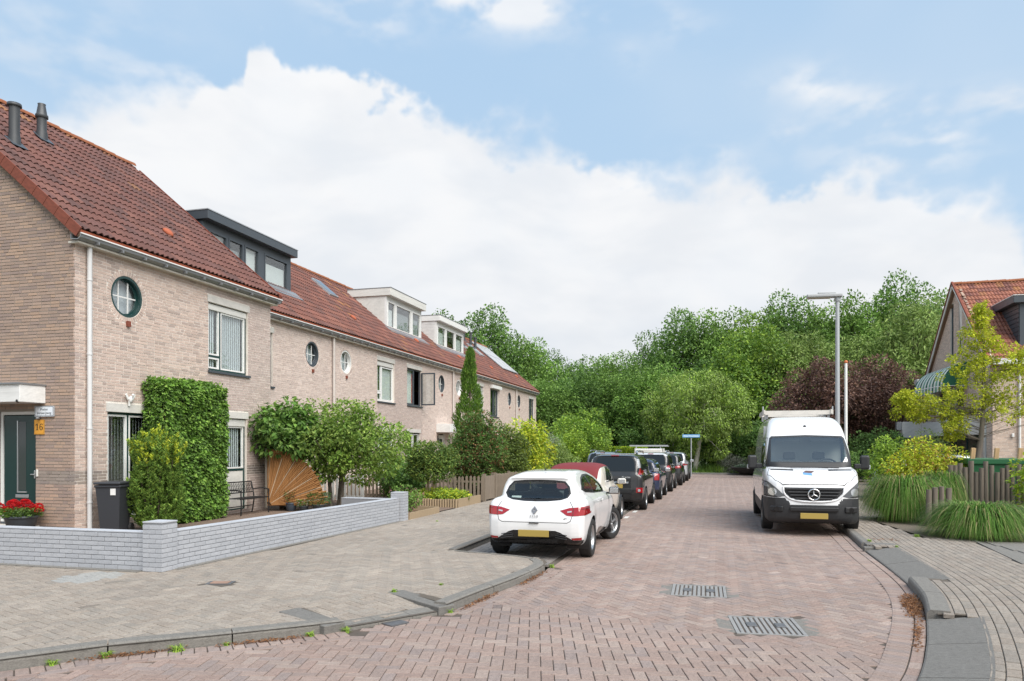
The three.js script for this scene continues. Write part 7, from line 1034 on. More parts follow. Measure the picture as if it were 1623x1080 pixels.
{ // weeds and fallen leaves along the kerbs
  const L = new Leaves(97); const tuft = (x, z, y, n, s) => { for (let i = 0; i < n; i++) { const a = L.rr(0, 6.28), h = L.rr(0.02, 0.06) * s; L.blade([[x + L.rr(-0.05, 0.05) * s, y, z + L.rr(-0.05, 0.05) * s], [x + Math.cos(a) * h * 0.6, y + h * 0.8, z + Math.sin(a) * h * 0.6], [x + Math.cos(a) * h * 1.3, y + h * 0.7, z + Math.sin(a) * h * 1.3]], 0.004, toneOf(L.r, FRESH)); } };
  for (const [x, z, y, n, s] of [[-5.3, -4.9, 0, 40, 1], [-5.05, -5.2, 0, 60, 1.2], [-4.6, -5.52, 0, 70, 1.3], [-4.3, -5.8, 0, 30, 0.8], [-3.75, -6.3, 0, 50, 1], [-3.5, -6.55, 0, 40, 1], [-3.68, -8.05, 0.1, 40, 0.8], [-2.82, -7.6, 0, 50, 1], [-2.42, -10.9, 0, 40, 1], [2.3, -9.2, 0, 60, 1.2], [2.6, -14.6, 0.1, 60, 1], [-3.3, -8.6, 0.1, 25, 0.6], [3.6, -15.6, 0.1, 80, 1.2], [-6.2, -15.9, 0.1, 25, 0.8], [2.9, -13.9, 0.1, 40, 0.8]]) tuft(x, z, y, n, s);
  single('weeds', L.geo(), LEAF, 'small green weeds sprouting along the kerb joints', 'weeds', null, 'stuff');
  const B = new Leaves(98), BR = [[0.26, 0.12, 0.05], [0.34, 0.17, 0.075], [0.18, 0.085, 0.04]]; const drift = (x, z, sx, sz, n, y = 0.004, ang = 0) => { for (let i = 0; i < n; i++) { const u = (B.r() + B.r() - 1) * sx, v = (B.r() + B.r() - 1) * sz, c = Math.cos(ang), s = Math.sin(ang); B.add(x + u * c - v * s, y + B.rr(0, 0.02), z + u * s + v * c, B.rr(-1, 1), B.rr(-0.15, 0.25), B.rr(-1, 1), B.rr(0.02, 0.045), B.rr(0.01, 0.02), toneOf(B.r, BR)); } };
  drift(2.12, -9.35, 0.13, 0.75, 1500, 0.004, 0.16); drift(1.86, -8.0, 0.05, 0.9, 260, 0.004, 0.25); drift(-4.9, -5.3, 0.5, 0.05, 260, 0.004, -0.75); drift(-4.05, -6.0, 0.5, 0.05, 240, 0.004, -0.72); drift(-2.68, -8.3, 0.05, 0.7, 260, 0.004, 0.1); drift(-2.45, -9.9, 0.06, 0.7, 300, 0.004, 0.05); drift(2.9, -14.9, 0.3, 0.3, 60, 0.104);
  single('fallen_leaves', B.geo(), LEAF, 'brown fallen leaves drifted against the kerbs', 'leaves', null, 'stuff');
}

// ---------------------------------------------------------------- garden walls, fences and small things
const GREYP = [C(0.425, 0.44, 0.47), C(0.45, 0.465, 0.495), C(0.405, 0.42, 0.45), C(0.435, 0.45, 0.48)];
const painted = GREYP.map(c => std(c, 0.8, { map: stains, bumpMap: clayTex, bumpScale: 0.003 })), paintMortar = std(C(0.26, 0.268, 0.285), 0.95, { map: stains });
function paintedWall(name, label, a, b, h, y0, group) {
  const A = V(a[0], y0, a[1]), B = V(b[0], y0, b[1]), d = B.clone().sub(A), len = d.length(); d.normalize(); const N = V(d.x, 0, d.z).cross(V(0, 1, 0)), F = new Face([a[0], y0, a[1]], d.toArray(), N.toArray());
  const o = worldThing(name, label, 'wall', [(a[0] + b[0]) / 2, y0, (a[1] + b[1]) / 2], group);
  const core = put('wall_core', muv(F.box(0, len, 0, h - 0.012, -0.20, -0.005)), paintMortar, o); put('coping', muv(F.box(-0.004, len + 0.004, h - 0.012, h, -0.205, 0.004)), painted[1], o);
  const org = originOf(o), rows = Math.round((h - 0.012) / 0.064); let n = 0;
  for (let r = 0; r < rows; r++) for (let u = -(r % 2) * 0.11; u < len - 0.02; u += 0.222) { const p = Math.max(0, u), q = Math.min(len, u + 0.222); if (q - p < 0.03) continue; if (n++ > 299) continue; const m = new THREE.Mesh(brickGeo, pick(painted)); m.name = 'brick'; m.castShadow = m.receiveShadow = true; m.position.copy(F.pt((p + q) / 2, (r + 0.5) * 0.064, -0.045 + rr(-0.002, 0.002)).sub(org)); m.quaternion.copy(F.q); m.scale.set(q - p - 0.009, 0.055, 0.1); core.add(m); }
  return o;
}
function pillar(label, x, z, turn, s, h, y0) {
  const o = thing('wall_pillar', label, 'pillar', [x, y0, z], turn), core = mesh('pillar_core', muv(bx(s - 0.012, h - 0.02, s - 0.012, 0, h / 2 - 0.01, 0)), paintMortar, o); mesh('cap', muv(rbx(s + 0.004, 0.02, s + 0.004, 0.004, 0, h - 0.008, 0)), painted[1], o);
  const rows = Math.round((h - 0.02) / 0.064); for (let r = 0; r < rows; r++) for (let f = 0; f < 4; f++) { const cut = r % 2 ? [[-s / 2, -s / 2 + 0.105], [-s / 2 + 0.105, s / 2]] : [[-s / 2, s / 2 - 0.105], [s / 2 - 0.105, s / 2]]; for (const [p, q] of cut) { const m = new THREE.Mesh(brickGeo, pick(painted)); m.name = 'brick'; m.castShadow = m.receiveShadow = true; m.position.set((p + q) / 2, (r + 0.5) * 0.064, s / 2 - 0.02).applyAxisAngle(V(0, 1, 0), f * Math.PI / 2); m.rotation.y = f * Math.PI / 2; m.scale.set(q - p - 0.006, 0.056, 0.04); core.add(m); } }
}
paintedWall('garden_wall', 'low grey painted brick wall before the green front door', [-13.6, -8.42], [-7.56, -8.50], 0.53, 0.1);
paintedWall('garden_wall', 'low grey painted brick wall running along the pavement beside the bench', [-7.33, -8.70], [-7.06, -15.72], 0.53, 0.1);
paintedWall('garden_wall', 'short grey painted wall behind the garden tree stems', [-7.25, -15.95], [-8.6, -16.1], 0.50, 0.1);
pillar('grey painted brick pillar at the corner of the garden walls', -7.44, -8.60, 0.02, 0.31, 0.68, 0.1); pillar('grey painted pillar ending the garden wall beside the straggly shrub', -7.13, -15.90, 0.05, 0.31, 0.66, 0.1);
single('soil_strip', [muv(bx(0.10, 0.012, 7.0, -7.13, 0.104, -12.2, -0.038)), muv(bx(6.0, 0.012, 0.10, -10.6, 0.104, -8.40))], M.concrete, 'narrow strip of bare mortar along the foot of the painted walls', 'footing', null, 'stuff');
// timber edged beds
function board(o, a, b, h, m = M.edging) { const L = Math.hypot(b[0] - a[0], b[1] - a[1]), g = muv(bx(L, h, 0.045)); g.rotateY(-Math.atan2(b[1] - a[1], b[0] - a[0])).translate((a[0] + b[0]) / 2, 0.1 + h / 2, (a[1] + b[1]) / 2); return put('board', g, m, o); }
{ const o = worldThing('timber_edging', 'low timber board edging the strip of soil past the wall pillar', 'edging', [-7.1, 0.1, -17]); board(o, [-6.98, -16.1], [-6.98, -18.0], 0.16); board(o, [-6.98, -18.0], [-8.0, -18.2], 0.16); }
{ const o = worldThing('raised_bed', 'raised bed with a timber board and a row of log edging under the ball shrub', 'raised bed', [-8.0, 0.1, -20.6]); board(o, [-7.06, -19.7], [-7.06, -21.7], 0.24); for (let i = 0; i < 24; i++) put('log', muv(cyl(0.036, 0.036, [-7.10 - i * 0.078, 0.08, -19.66 - i * 0.004], [-7.10 - i * 0.078, 0.335 + rr(-0.01, 0.01), -19.66 - i * 0.004], 8)), M.edging, o); put('soil', muv(bx(1.9, 0.2, 2.0, -8.02, 0.18, -20.7)), M.soil, o); }
// picket fences and gate
function picketFence(name, label, a, b, h, step, mat, group) {
  const L = Math.hypot(b[0] - a[0], b[1] - a[1]), ang = -Math.atan2(b[1] - a[1], b[0] - a[0]), o = thing(name, label, 'fence', [a[0], 0.1, a[1]], ang, group), n = Math.round(L / step);
  for (const y of [0.16, h - 0.16]) put('rail', muv(bx(L, 0.06, 0.03, L / 2, y, -0.03)), mat, o);
  const g = muv(prism([[-0.035, 0], [0.035, 0], [0.035, 1], [0.0, 1.045], [-0.035, 1]], 0.022));
  for (let i = 0; i <= n; i++) { const m = mesh('picket', g, mat, o); m.position.set(i * L / n, 0.04 + rr(-0.01, 0.01), -0.012); m.scale.y = h - 0.06 + rr(-0.012, 0.012); m.rotation.z = rr(-0.015, 0.015); }
  for (let i = 0; i <= Math.round(L / 1.9); i++) put('post', muv(bx(0.08, h + 0.06, 0.08, Math.min(L, i * 1.9), (h + 0.06) / 2, -0.09)), mat, o);
}
picketFence('picket_fence', 'weathered picket fence crossing the gardens behind the ball shrub', [-11.9, -21.9], [-7.1, -22.05], 0.78, 0.125, M.fenceWood, 'weathered picket fences');
picketFence('picket_fence', 'weathered picket fence along the pavement under the reddish shrub', [-7.05, -23.3], [-7.05, -28.2], 0.80, 0.13, M.fenceWood, 'weathered picket fences');
picketFence('picket_fence', 'short white picket fence beside the garden tree', [-12.6, -20.9], [-10.7, -21.0], 0.85, 0.14, M.white);
{ const o = thing('garden_gate', 'closed weathered board gate in the picket fence', 'gate', [-7.05, 0.1, -22.12], Math.PI / 2); for (let i = 0; i < 8; i++) put('plank', muv(bx(0.118, 0.74 + rr(-0.01, 0.01), 0.02, 0.12 + i * 0.124, 0.42, 0)), M.fenceWood, o); put('post', muv(bx(0.10, 0.86, 0.10, -0.02, 0.43, 0)), M.fenceWood, o); put('post', muv(bx(0.10, 0.86, 0.10, 1.15, 0.43, 0)), M.fenceWood, o); put('brace', muv(bx(1.0, 0.07, 0.025, 0.56, 0.25, -0.024)), M.fenceWood, o); }
// wheelie bin
{ const o = thing('wheelie_bin', 'dark grey wheelie bin with a small white sticker beside the yew bush', 'bin', [-11.45, 0.1, -12.0], 0.30);
  o.scale.set(0.84, 0.97, 0.84); const pr = (w0, d0, w1, d1, y0, y1) => { const g = new THREE.BoxGeometry(1, 1, 1), p = g.attributes.position; for (let i = 0; i < p.count; i++) { const t = p.getY(i) > 0; p.setXYZ(i, p.getX(i) * (t ? w1 : w0), t ? y1 : y0, p.getZ(i) * (t ? d1 : d0)); } g.computeVertexNormals(); return g; };
  put('bin_body', [pr(0.42, 0.46, 0.56, 0.66, 0.06, 0.98)], M.binGrey = std(C(0.035, 0.038, 0.045), 0.55), o); put('lid', [rbx(0.61, 0.05, 0.76, 0.02, 0, 1.03, 0), rbx(0.60, 0.06, 0.10, 0.02, 0, 1.0, -0.40)], M.binGrey, o); put('sticker', bx(0.12, 0.13, 0.004, 0.12, 0.86, 0.322), M.white, o); put('rim', rbx(0.60, 0.05, 0.70, 0.015, 0, 0.97, 0), M.binGrey, o);
  for (const s of [-1, 1]) { const w = new THREE.CylinderGeometry(0.10, 0.10, 0.05, 18).rotateZ(Math.PI / 2).translate(s * 0.26, 0.10, -0.26); put('wheel', w, M.rubber, o); } put('handle', cyl(0.014, 0.014, [-0.2, 1.0, -0.47], [0.2, 1.0, -0.47], 8), M.binGrey, o); }
// garden bench with a lattice back
{ const o = thing('garden_bench', 'black metal garden bench with a lattice back under the window', 'bench', [-11.52, 0.11, -16.35], Math.PI / 2), m = M.black, X = 0.58;
  for (const s of [-1, 1]) { put('leg', [tube([[s * X, 0, 0.24], [s * X, 0.25, 0.25], [s * X, 0.60, 0.24]], 0.017, 6)], m, o); put('leg', [tube([[s * X, 0, -0.26], [s * X, 0.22, -0.21], [s * X, 0.42, -0.20], [s * X, 0.80, -0.28]], 0.017, 6)], m, o); put('armrest', [tube([[s * X, 0.60, 0.25], [s * X, 0.63, 0.05], [s * X, 0.60, -0.22]], 0.017, 6)], m, o); }
  put('seat_frame', [cyl(0.014, 0.014, [-X, 0.40, 0.22], [X, 0.40, 0.22], 8), cyl(0.014, 0.014, [-X, 0.40, -0.2], [X, 0.40, -0.2], 8)], m, o); for (let i = 0; i < 8; i++) put('slat', bx(1.16, 0.014, 0.04, 0, 0.41, -0.17 + i * 0.052), m, o);
  put('back_frame', [cyl(0.015, 0.015, [-X, 0.80, -0.28], [X, 0.80, -0.28], 8), cyl(0.013, 0.013, [-X, 0.53, -0.225], [X, 0.53, -0.225], 8)], m, o);
  const lat = []; for (let i = 0; i < 17; i++) for (const d of [-1, 1]) { const x0 = -X + 0.04 + i * 0.068; lat.push(bx(0.010, 0.30, 0.006, x0, 0.665, -0.253, 0, -0.2, d * 0.30)); } put('lattice', lat, m, o); put('stretcher', cyl(0.012, 0.012, [-X, 0.18, -0.22], [X, 0.18, -0.22], 8), m, o); }
// willow fan screen: rods fanning out from one corner
{ const o = thing('willow_fan_screen', 'fan shaped brown willow rod screen behind the potted plants', 'screen', [-11.5, 0.22, -17.2], 0.30);
  for (let i = 0; i < 46; i++) { const a = 0.02 + i / 45 * 1.50, L = 1.62 * (0.93 + 0.07 * Math.sin(i * 2.1)), pale = i % 7 === 3; put('rod', muv(cyl(0.012, pale ? 0.013 : 0.024, [0.12 * Math.cos(a), 0.04 + 0.10 * Math.sin(a), (i % 3) * 0.012], [L * Math.cos(a), 0.04 + L * 0.92 * Math.sin(a), (i % 3) * 0.012], 5)), pale ? M.willowPale : M.willow, o); }
  put('back_mat', [(() => { const s = new THREE.Shape(); s.moveTo(0, 0); s.absarc(0, 0, 1.5, 0, Math.PI / 2, false); s.lineTo(0, 0); return new THREE.ExtrudeGeometry(s, { depth: 0.012, bevelEnabled: false, curveSegments: 20 }).translate(0, 0.03, -0.03); })()].map(muv), M.willow, o); put('post', muv(cyl(0.035, 0.03, [-0.03, -0.02, 0], [-0.03, 1.55, 0], 7)), M.barkGrey, o); }
// pots
function pot(label, [x, y, z], r, h, mat, leaves, name = 'flower_pot') { const o = thing(name, label, 'flower pot', [x, y, z]); put('pot', lathe([[0.001, 0], [r * 0.72, 0], [r * 0.96, h * 0.86], [r * 1.05, h * 0.87], [r * 1.05, h], [r * 0.92, h], [r * 0.9, h * 0.9], [0.001, h * 0.9]], 24), mat, o); put('soil', new THREE.CircleGeometry(r * 0.9, 20).rotateX(-Math.PI / 2).translate(0, h * 0.905, 0), M.soil, o); for (const [n, g] of leaves(r, h)) mesh(n, g, LEAF, o); return o; }
pot('dark grey pot of bright red geraniums beside the doorstep', [-12.78, 0.20, -11.12], 0.29, 0.30, M.anthracite, (r, h) => {
  const F = new Leaves(51), G = new Leaves(52); for (let k = 0; k < 15; k++) { const a = k * 2.4, q = r * 1.15 * Math.sqrt((k + 0.5) / 15), cx = q * Math.cos(a) * 1.15, cz = q * Math.sin(a), cy = h + 0.17 + 0.07 * Math.cos(k * 1.7); for (let i = 0; i < 150; i++) { const b = F.rr(0, 6.28), u = F.rr(-0.4, 1), s = Math.sqrt(1 - u * u); F.add(cx + 0.065 * s * Math.cos(b), cy + 0.05 * u, cz + 0.065 * s * Math.sin(b), s * Math.cos(b), u, s * Math.sin(b), 0.032, 0.03, toneOf(F.r, [[0.62, 0.006, 0.012], [0.70, 0.012, 0.02], [0.48, 0.004, 0.010]])); } }
  for (let i = 0; i < 700; i++) { const b = G.rr(0, 6.28), q = r * 1.15 * Math.sqrt(G.r()); G.add(q * Math.cos(b), h + G.rr(-0.02, 0.14), q * Math.sin(b), Math.cos(b) + G.rr(-0.5, 0.5), G.rr(-0.2, 0.6), Math.sin(b) + G.rr(-0.5, 0.5), 0.07, 0.055, toneOf(G.r, MIDG)); } return [['foliage', G.geo()], ['blossoms', F.geo()]]; });
const leafy = (sd, tones, n, hh, sp = 1) => (r, h) => { const G = new Leaves(sd); for (let i = 0; i < n; i++) { const b = G.rr(0, 6.28), q = r * 1.2 * sp * Math.sqrt(G.r()); G.add(q * Math.cos(b), h + G.rr(-0.02, hh), q * Math.sin(b), Math.cos(b) + G.rr(-0.6, 0.6), G.rr(0, 1), Math.sin(b) + G.rr(-0.6, 0.6), 0.06, 0.035, toneOf(G.r, tones)); } return [['foliage', G.geo()]]; };
pot('small blue grey pot with red flowers before the willow fan', [-10.95, 0.11, -17.45], 0.15, 0.22, std(C(0.07, 0.09, 0.12), 0.6), leafy(53, DARK.concat([[0.4, 0.02, 0.04]]), 420, 0.32)); pot('small pot of white flowers beside the blue grey pot', [-10.6, 0.11, -17.5], 0.13, 0.14, M.anthracite, leafy(54, MIDG.concat([[0.7, 0.66, 0.6], [0.7, 0.66, 0.6]]), 300, 0.16)); pot('low dark pot with a bushy green plant at the tree stems', [-10.2, 0.11, -17.6], 0.18, 0.18, M.anthracite, leafy(55, DARK, 520, 0.30, 1.3));
// lamp post, flag pole, street sign, planter
{ const o = thing('street_lamp', 'tall grey street lamp with a flat square head behind the van', 'street lamp', [3.36, 0.1, -23.7]);
  put('pole', lathe([[0.085, 0], [0.085, 0.9], [0.072, 1.0], [0.055, 6.15], [0.001, 6.16]], 16), M.galv, o); put('lamp_head', [rbx(0.98, 0.10, 0.30, 0.03, -0.36, 6.17, 0, 0, 0, -0.02), rbx(0.5, 0.05, 0.24, 0.02, -0.3, 6.24, 0, 0, 0, -0.04)], std(C(0.42, 0.43, 0.44), 0.5), o); put('lens', [rbx(0.62, 0.02, 0.22, 0.005, -0.50, 6.115, 0, 0, 0, -0.02)], std(C(0.5, 0.45, 0.36), 0.3), o); put('collar', new THREE.CylinderGeometry(0.085, 0.085, 0.12, 16).translate(0, 6.06, 0), M.galv, o); }
{ const o = thing('flag_pole', 'thin white pole with an orange cap beside the street lamp', 'pole', [3.62, 0.1, -23.9]); put('pole', cyl(0.05, 0.04, [0, 0, 0], [0, 4.2, 0], 12), M.white, o); put('cap', new THREE.SphereGeometry(0.055, 12, 8).translate(0, 4.22, 0), std(C(0.50, 0.14, 0.04), 0.5), o); }
{ const o = thing('street_sign', 'blue street name sign on a grey pole at the end of the street', 'street sign', [-1.62, 0.05, -46.0]); put('pole', cyl(0.035, 0.035, [0, 0, 0], [0, 2.5, 0], 10), M.galv, o);
  const face = std(C(1, 1, 1), 0.4, { map: panelTex(512, 96, c => { c.fillStyle = '#7fb0d6'; c.fillRect(0, 0, 512, 96); c.fillStyle = '#3f78b0'; c.fillRect(0, 0, 512, 8); c.fillRect(0, 88, 512, 8); c.fillStyle = '#f4f8fb'; c.font = 'bold 50px sans-serif'; c.textAlign = 'center'; c.fillText('Pieter Verweijweg', 256, 66); }) }), side = std(C(0.12, 0.27, 0.45), 0.5), b = new THREE.Mesh(new THREE.BoxGeometry(1.02, 0.19, 0.03), [side, side, side, side, face, side]); b.name = 'sign_plate'; b.position.set(0, 2.42, 0.05); b.castShadow = true; o.add(b); }
{ const o = thing('planter_bowl', 'wide dark stone planter bowl with yellow and grey plants on the verge', 'planter', [1.95, 0.05, -50.0]); put('bowl', lathe([[0.001, 0.02], [0.55, 0.02], [0.72, 0.08], [1.22, 0.40], [1.30, 0.46], [1.24, 0.47], [1.12, 0.42], [0.001, 0.40]], 30), std(C(0.055, 0.052, 0.05), 0.9, { map: speckle }), o);
  const P = (sd, cx, tones, n, w, hh, len) => { const G = new Leaves(sd); for (let i = 0; i < n; i++) { const b = G.rr(0, 6.28), q = w * Math.sqrt(G.r()); G.add(cx + q * Math.cos(b), 0.40 + G.rr(0, hh) * (1 - q / w * 0.6), q * Math.sin(b), Math.cos(b) * 0.6 + G.rr(-0.5, 0.5), G.rr(0.2, 1), Math.sin(b) * 0.6, len, 0.05, toneOf(G.r, tones)); } return G.geo(); };
  mesh('plant', P(57, 0.25, [[0.48, 0.38, 0.06], [0.40, 0.36, 0.06], [0.30, 0.33, 0.05]], 900, 0.55, 0.34, 0.12), LEAF, o); mesh('plant', P(58, -0.45, [[0.20, 0.26, 0.19], [0.15, 0.21, 0.14]], 800, 0.5, 0.25, 0.12), LEAF, o); mesh('plant', P(59, 0.7, FRESH, 700, 0.4, 0.4, 0.14), LEAF, o); mesh('tall_plant', P(60, 0.1, [[0.16, 0.18, 0.04], [0.12, 0.16, 0.035]], 500, 0.22, 1.5, 0.22), LEAF, o); }
// log palisades and the green skip
function logs(label, a, b, n, h0, h1, sd) { const o = worldThing('log_palisade', label, 'fence', [(a[0] + b[0]) / 2, 0.1, (a[1] + b[1]) / 2]), r = rngOf(sd); for (let i = 0; i < n; i++) { const f = i / (n - 1), x = a[0] + (b[0] - a[0]) * f, z = a[1] + (b[1] - a[1]) * f + (r() - 0.5) * 0.03, h = h0 + (h1 - h0) * r(), rad = 0.052 + 0.012 * r(); put('log', muv(cyl(rad, rad * 0.95, [x, 0.0, z], [x + (r() - 0.5) * 0.03, 0.1 + h, z + (r() - 0.5) * 0.03], 9)), n > 10 && r() < 0.06 ? M.newWood : M.postWood, o); } }
logs('ragged palisade of weathered log posts behind the low grass clump', [5.45, -20.4], [8.3, -20.0], 28, 1.08, 1.42, 11); logs('short row of four log posts between the two large grass clumps', [4.32, -17.75], [4.72, -17.85], 4, 0.78, 0.86, 12);
{ const o = thing('skip_container', 'green steel skip behind the log palisade with timber props standing in it', 'skip', [8.7, 0.1, -25.6], 0.05); const m = std(C(0.010, 0.10, 0.035), 0.45, { map: stains });
  put('skip_body', [(() => { const g = new THREE.BoxGeometry(1, 1, 1), p = g.attributes.position; for (let i = 0; i < p.count; i++) { const t = p.getY(i) > 0; p.setXYZ(i, p.getX(i) * (t ? 3.3 : 2.5), t ? 1.25 : 0.05, p.getZ(i) * (t ? 1.7 : 1.5)); } g.computeVertexNormals(); return g; })()], m, o); put('rim', [rbx(3.4, 0.16, 0.08, 0.02, 0, 1.28, 0.86), rbx(3.4, 0.16, 0.08, 0.02, 0, 1.28, -0.86), rbx(0.08, 0.16, 1.8, 0.02, 1.68, 1.28, 0), rbx(0.08, 0.16, 1.8, 0.02, -1.68, 1.28, 0)], m, o); put('lifting_lug', new THREE.CylinderGeometry(0.09, 0.09, 0.12, 14).rotateX(Math.PI / 2).translate(-0.6, 0.9, 0.9), m, o);
  for (let i = 0; i < 4; i++) put('timber_prop', muv(bx(0.11, 0.95, 0.09, -1.55 + i * 0.62, 1.20, 0.72, 0, 0.1, -0.06)), M.newWood, o); put('sheet_load', [muv(bx(3.0, 0.04, 1.4, 0, 1.30, 0, 0, 0, 0.03))], M.cream, o); }

// ---------------------------------------------------------------- the gabled house across the street
{
  const X = 11.3, zf = -46.7, zn = -36.3, zp = -41.4, ye = 5.49, yp = 9.84, back = 21, h = worldThing('gabled_house', 'brown brick gabled house with striped awning and red tiled roof', 'house', [15, 0, -41.5]);
  const G = new Face([X, 0, zf], [0, 0, 1], [-1, 0, 0]), GW = zn - zf, F = new Face([X, 0, zn], [1, 0, 0], [0, 0, 1]), m = (yp - ye) / (zn - zp), BR = [C(0.649, 0.5, 0.407), C(0.684, 0.523, 0.424), C(0.614, 0.471, 0.39), C(0.72, 0.558, 0.452), C(0.578, 0.454, 0.379)];
  const U = z => z - zf, holes = [[U(-42.35), U(-41.80), 6.42, 9.0], [U(-40.98), U(-40.45), 6.42, 9.05], [U(-44.9), U(-40.2), 3.15, 4.75], [U(-45.4), U(-38.0), 0.2, 2.36], [U(-37.5), U(-37.05), 0.2, 4.1]];
  const wg = wall(h, G, [[0, 0], [GW - 0.15, 0], [GW - 0.15, ye + 0.2], [GW / 2, yp - 0.15], [0, ye + 0.1]], holes, [], M.pointing), wf = wall(h, F, [[0.014, 0], [back - X, 0], [back - X, ye], [0.014, ye]], [[2.2, 3.6, 0.9, 2.4], [3.2, 5, 3.5, 4.9]], [], M.pointing);
  layBricks(wg, brickList(G, { W: GW, v1: 9.6, holes, inside: (u, v) => v < ye + 0.1 + m * Math.min(u, GW - u), tone: () => mixc(BR, 0.1) }), 0); layBricks(wf, brickList(F, { W: back - X, v1: ye, holes: [[2.2, 3.6, 0.9, 2.4], [3.2, 5, 3.5, 4.9]], tone: () => mixc(BR, 0.1) }), 0);
  put('rear_wall', [muv(bx(back - X, ye, 0.2, (X + back) / 2, ye / 2, zf + 0.1)), muv(bx(0.2, ye, GW, back, ye / 2, zp))], M.mortar, h);
  for (const [a, b] of [[-42.35, -41.80], [-40.98, -40.45]]) win(h, G, U(a), U(b), 6.42, 9.0, { frame: M.anthracite, fw: 0.05, rails: [[7.7]], panes: [[U(a) + 0.05, U(b) - 0.05, 6.47, 7.67, 'none'], [U(a) + 0.05, U(b) - 0.05, 7.73, 8.95, a < -42 ? 'roller' : 'none']], sill: 1 });
  win(h, G, U(-44.9), U(-40.2), 3.15, 4.75, { frame: M.white, posts: [[U(-43.4)], [U(-41.8)]], panes: [[U(-44.84), U(-43.43), 3.21, 4.69, 'none'], [U(-43.37), U(-41.83), 3.21, 4.69, 'curtain'], [U(-41.77), U(-40.26), 3.21, 4.69, 'none']] });
  win(h, G, U(-45.4), U(-38.0), 0.2, 2.36, { frame: std(C(0.015, 0.045, 0.055), 0.4), posts: [[U(-43.6)], [U(-41.8)], [U(-40.0)]], rails: [[1.0]], panes: [[-45.34, -43.63], [-43.57, -41.83], [-41.77, -40.03], [-39.97, -38.06]].map(([a, b]) => [U(a), U(b), 1.03, 2.30, 'none']).concat([[U(-45.34), U(-38.06), 0.26, 0.97, 'panel']]), panel: M.anthracite });
  win(h, G, U(-37.5), U(-37.05), 0.2, 4.1, { frame: M.white, panes: [[U(-37.44), U(-37.11), 2.3, 4.04, 'roller'], [U(-37.44), U(-37.11), 0.26, 2.24, 'none']] });
  put('balcony_panel', [rb(G, U(-45.5), U(-37.9), 2.36, 3.10, 0, 0.55)], M.white, h); put('balcony_rail', [G.box(U(-45.5), U(-37.9), 3.32, 3.36, 0.45, 0.5), G.box(U(-45.5), U(-45.46), 3.1, 3.34, 0.45, 0.5), G.box(U(-37.94), U(-37.9), 3.1, 3.34, 0.45, 0.5)], std(C(0.20, 0.03, 0.04), 0.5), h);
  put('porch_panel', [rb(G, U(-46.6), U(-45.6), 2.30, 3.2, 0.05, 1.5)], M.white, h); put('meter_box', [rb(G, U(-46.2), U(-45.8), 2.75, 3.2, 1.5, 1.75)], M.galv, h); put('gutter_end', [rb(G, U(-47.2), U(-46.5), 5.35, 5.62, 0.0, 0.55)], M.white, h);
  { // awning: striped quarter round with closed ends
    const z0 = -45.0, z1 = -39.6, n = 18, aw = put('awning', [tube([[X - 0.02, 4.72, z0], [X - 1.05, 4.70, z0], [X - 1.05, 4.70, z1], [X - 0.02, 4.72, z1]], 0.02, 6)], M.white, h), dark = std(C(0.025, 0.13, 0.075), 0.85), lite = std(C(0.72, 0.73, 0.66), 0.85), mid = std(C(0.15, 0.33, 0.23), 0.85);
    const prof = t => [X - 1.08 * Math.sin(t), 4.70 + 1.15 * Math.cos(t)], K = 8;
    for (let i = 0; i < n; i++) { const a = z0 + (z1 - z0) * i / n, b = z0 + (z1 - z0) * (i + 1) / n, P = []; for (let k = 0; k < K; k++) { const [xa, ya] = prof(k / K * Math.PI / 2), [xb, yb] = prof((k + 1) / K * Math.PI / 2); P.push(xa, ya, a, xb, yb, a, xb, yb, b, xa, ya, a, xb, yb, b, xa, ya, b); } const [xe, ye2] = prof(Math.PI / 2); P.push(xe, ye2, a, xe, ye2 - 0.24, a, xe, ye2 - 0.20, b, xe, ye2, a, xe, ye2 - 0.20, b, xe, ye2, b); const g = new THREE.BufferGeometry(); g.setAttribute('position', new THREE.Float32BufferAttribute(P, 3)); g.computeVertexNormals(); put('stripe', g, [dark, lite, mid, lite][i % 4], aw); }
    for (const z of [z0, z1]) { const s = new THREE.Shape(); s.moveTo(0, 0); for (let k = 0; k <= K; k++) { const [x, y] = prof(k / K * Math.PI / 2); s.lineTo(x - X, y - 4.70); } put('end_panel', new THREE.ExtrudeGeometry(s, { depth: 0.006, bevelEnabled: false }).translate(X, 4.70, z), dark, aw); } }
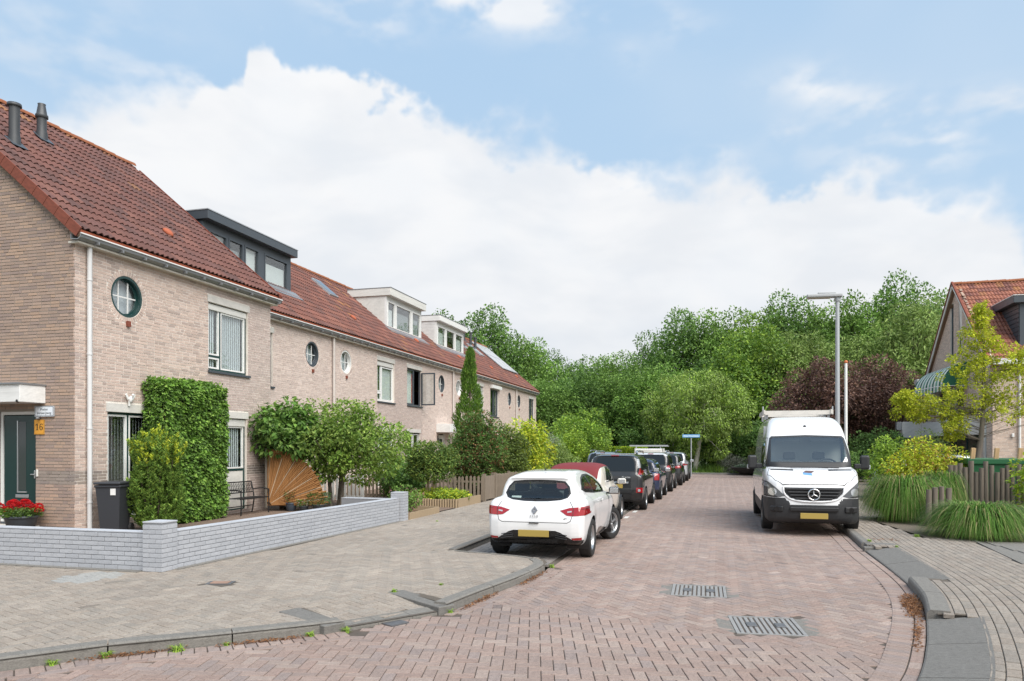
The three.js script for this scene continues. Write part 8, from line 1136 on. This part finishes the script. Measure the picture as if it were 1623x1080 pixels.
  const rf = put('roof', [new THREE.ExtrudeGeometry(new THREE.Shape([[zn + 0.25, ye - 0.25 * m - 0.05], [zp, yp - 0.05], [zf - 0.25, ye - 0.25 * m - 0.05], [zf - 0.25, ye - 0.25 * m - 0.2], [zp, yp - 0.25], [zn + 0.25, ye - 0.25 * m - 0.18]].map(([z, y]) => new THREE.Vector2(-z, y))), { depth: back - X + 0.2, bevelEnabled: false }).rotateY(Math.PI / 2).translate(X - 0.15, 0, 0)], M.roofBase, h);
  const RT = [C(0.317, 0.122, 0.081), C(0.352, 0.135, 0.085), C(0.282, 0.108, 0.076), C(0.378, 0.153, 0.095), C(0.22, 0.09, 0.071)], L = Math.hypot(zn + 0.3 - zp, (zn + 0.3 - zp) * m);
  layTiles(rf, [X - 0.14, ye - 0.3 * m, zn + 0.3], [1, 0, 0], [0, m, -1], back - X, L - 0.1, RT, 0, () => false, 0.03); ridgeTiles(rf, [X - 0.14, yp + 0.06, zp], [back, yp + 0.06, zp]);
  const a = Math.atan(m), vl = Math.hypot(5.35, 5.35 * m); for (const s of [1, -1]) { put('verge_board', [bx(0.05, 0.20, vl, 0, 0, 0, 0, s * a).translate(X - 0.16, (ye + yp) / 2 - 0.10, zp + s * (zn - zp + 0.25) / 2)], M.white, h); put('verge_tile', [muv(bx(0.08, 0.09, vl, 0, 0, 0, 0, s * a).translate(X - 0.18, (ye + yp) / 2 + 0.02, zp + s * (zn - zp + 0.25) / 2))], M.verge, rf); }
  put('fascia', [bx(back - X + 0.2, 0.24, 0.10, (back + X) / 2, ye - 0.05, zn + 0.30)], M.white, h);
  const dm = put('dormer', [bx(5.0, 1.9, 2.4, 15.1, 7.15, -38.3)], M.anthracite, h); for (let k = 0; k < 9; k++) put('board', [bx(0.03, 0.17, 2.3, 12.585, 6.35 + k * 0.2, -38.3)], M.anthracite, dm); put('dormer_roof', [rbx(5.6, 0.32, 3.2, 0.02, 15.1, 8.22, -38.5)], M.anthracite, dm); put('roof_trim', bx(5.64, 0.03, 3.24, 15.1, 8.39, -38.5), M.white, dm);
  downpipe(h, F, 1.0, 0.1, 5.2, M.white); put('wall_lamp', [F.geo(rbx(0.09, 0.16, 0.09, 0.02, 0.75, 2.3, 0.06))], M.white, h);
}
renderer.render(scene, camera);
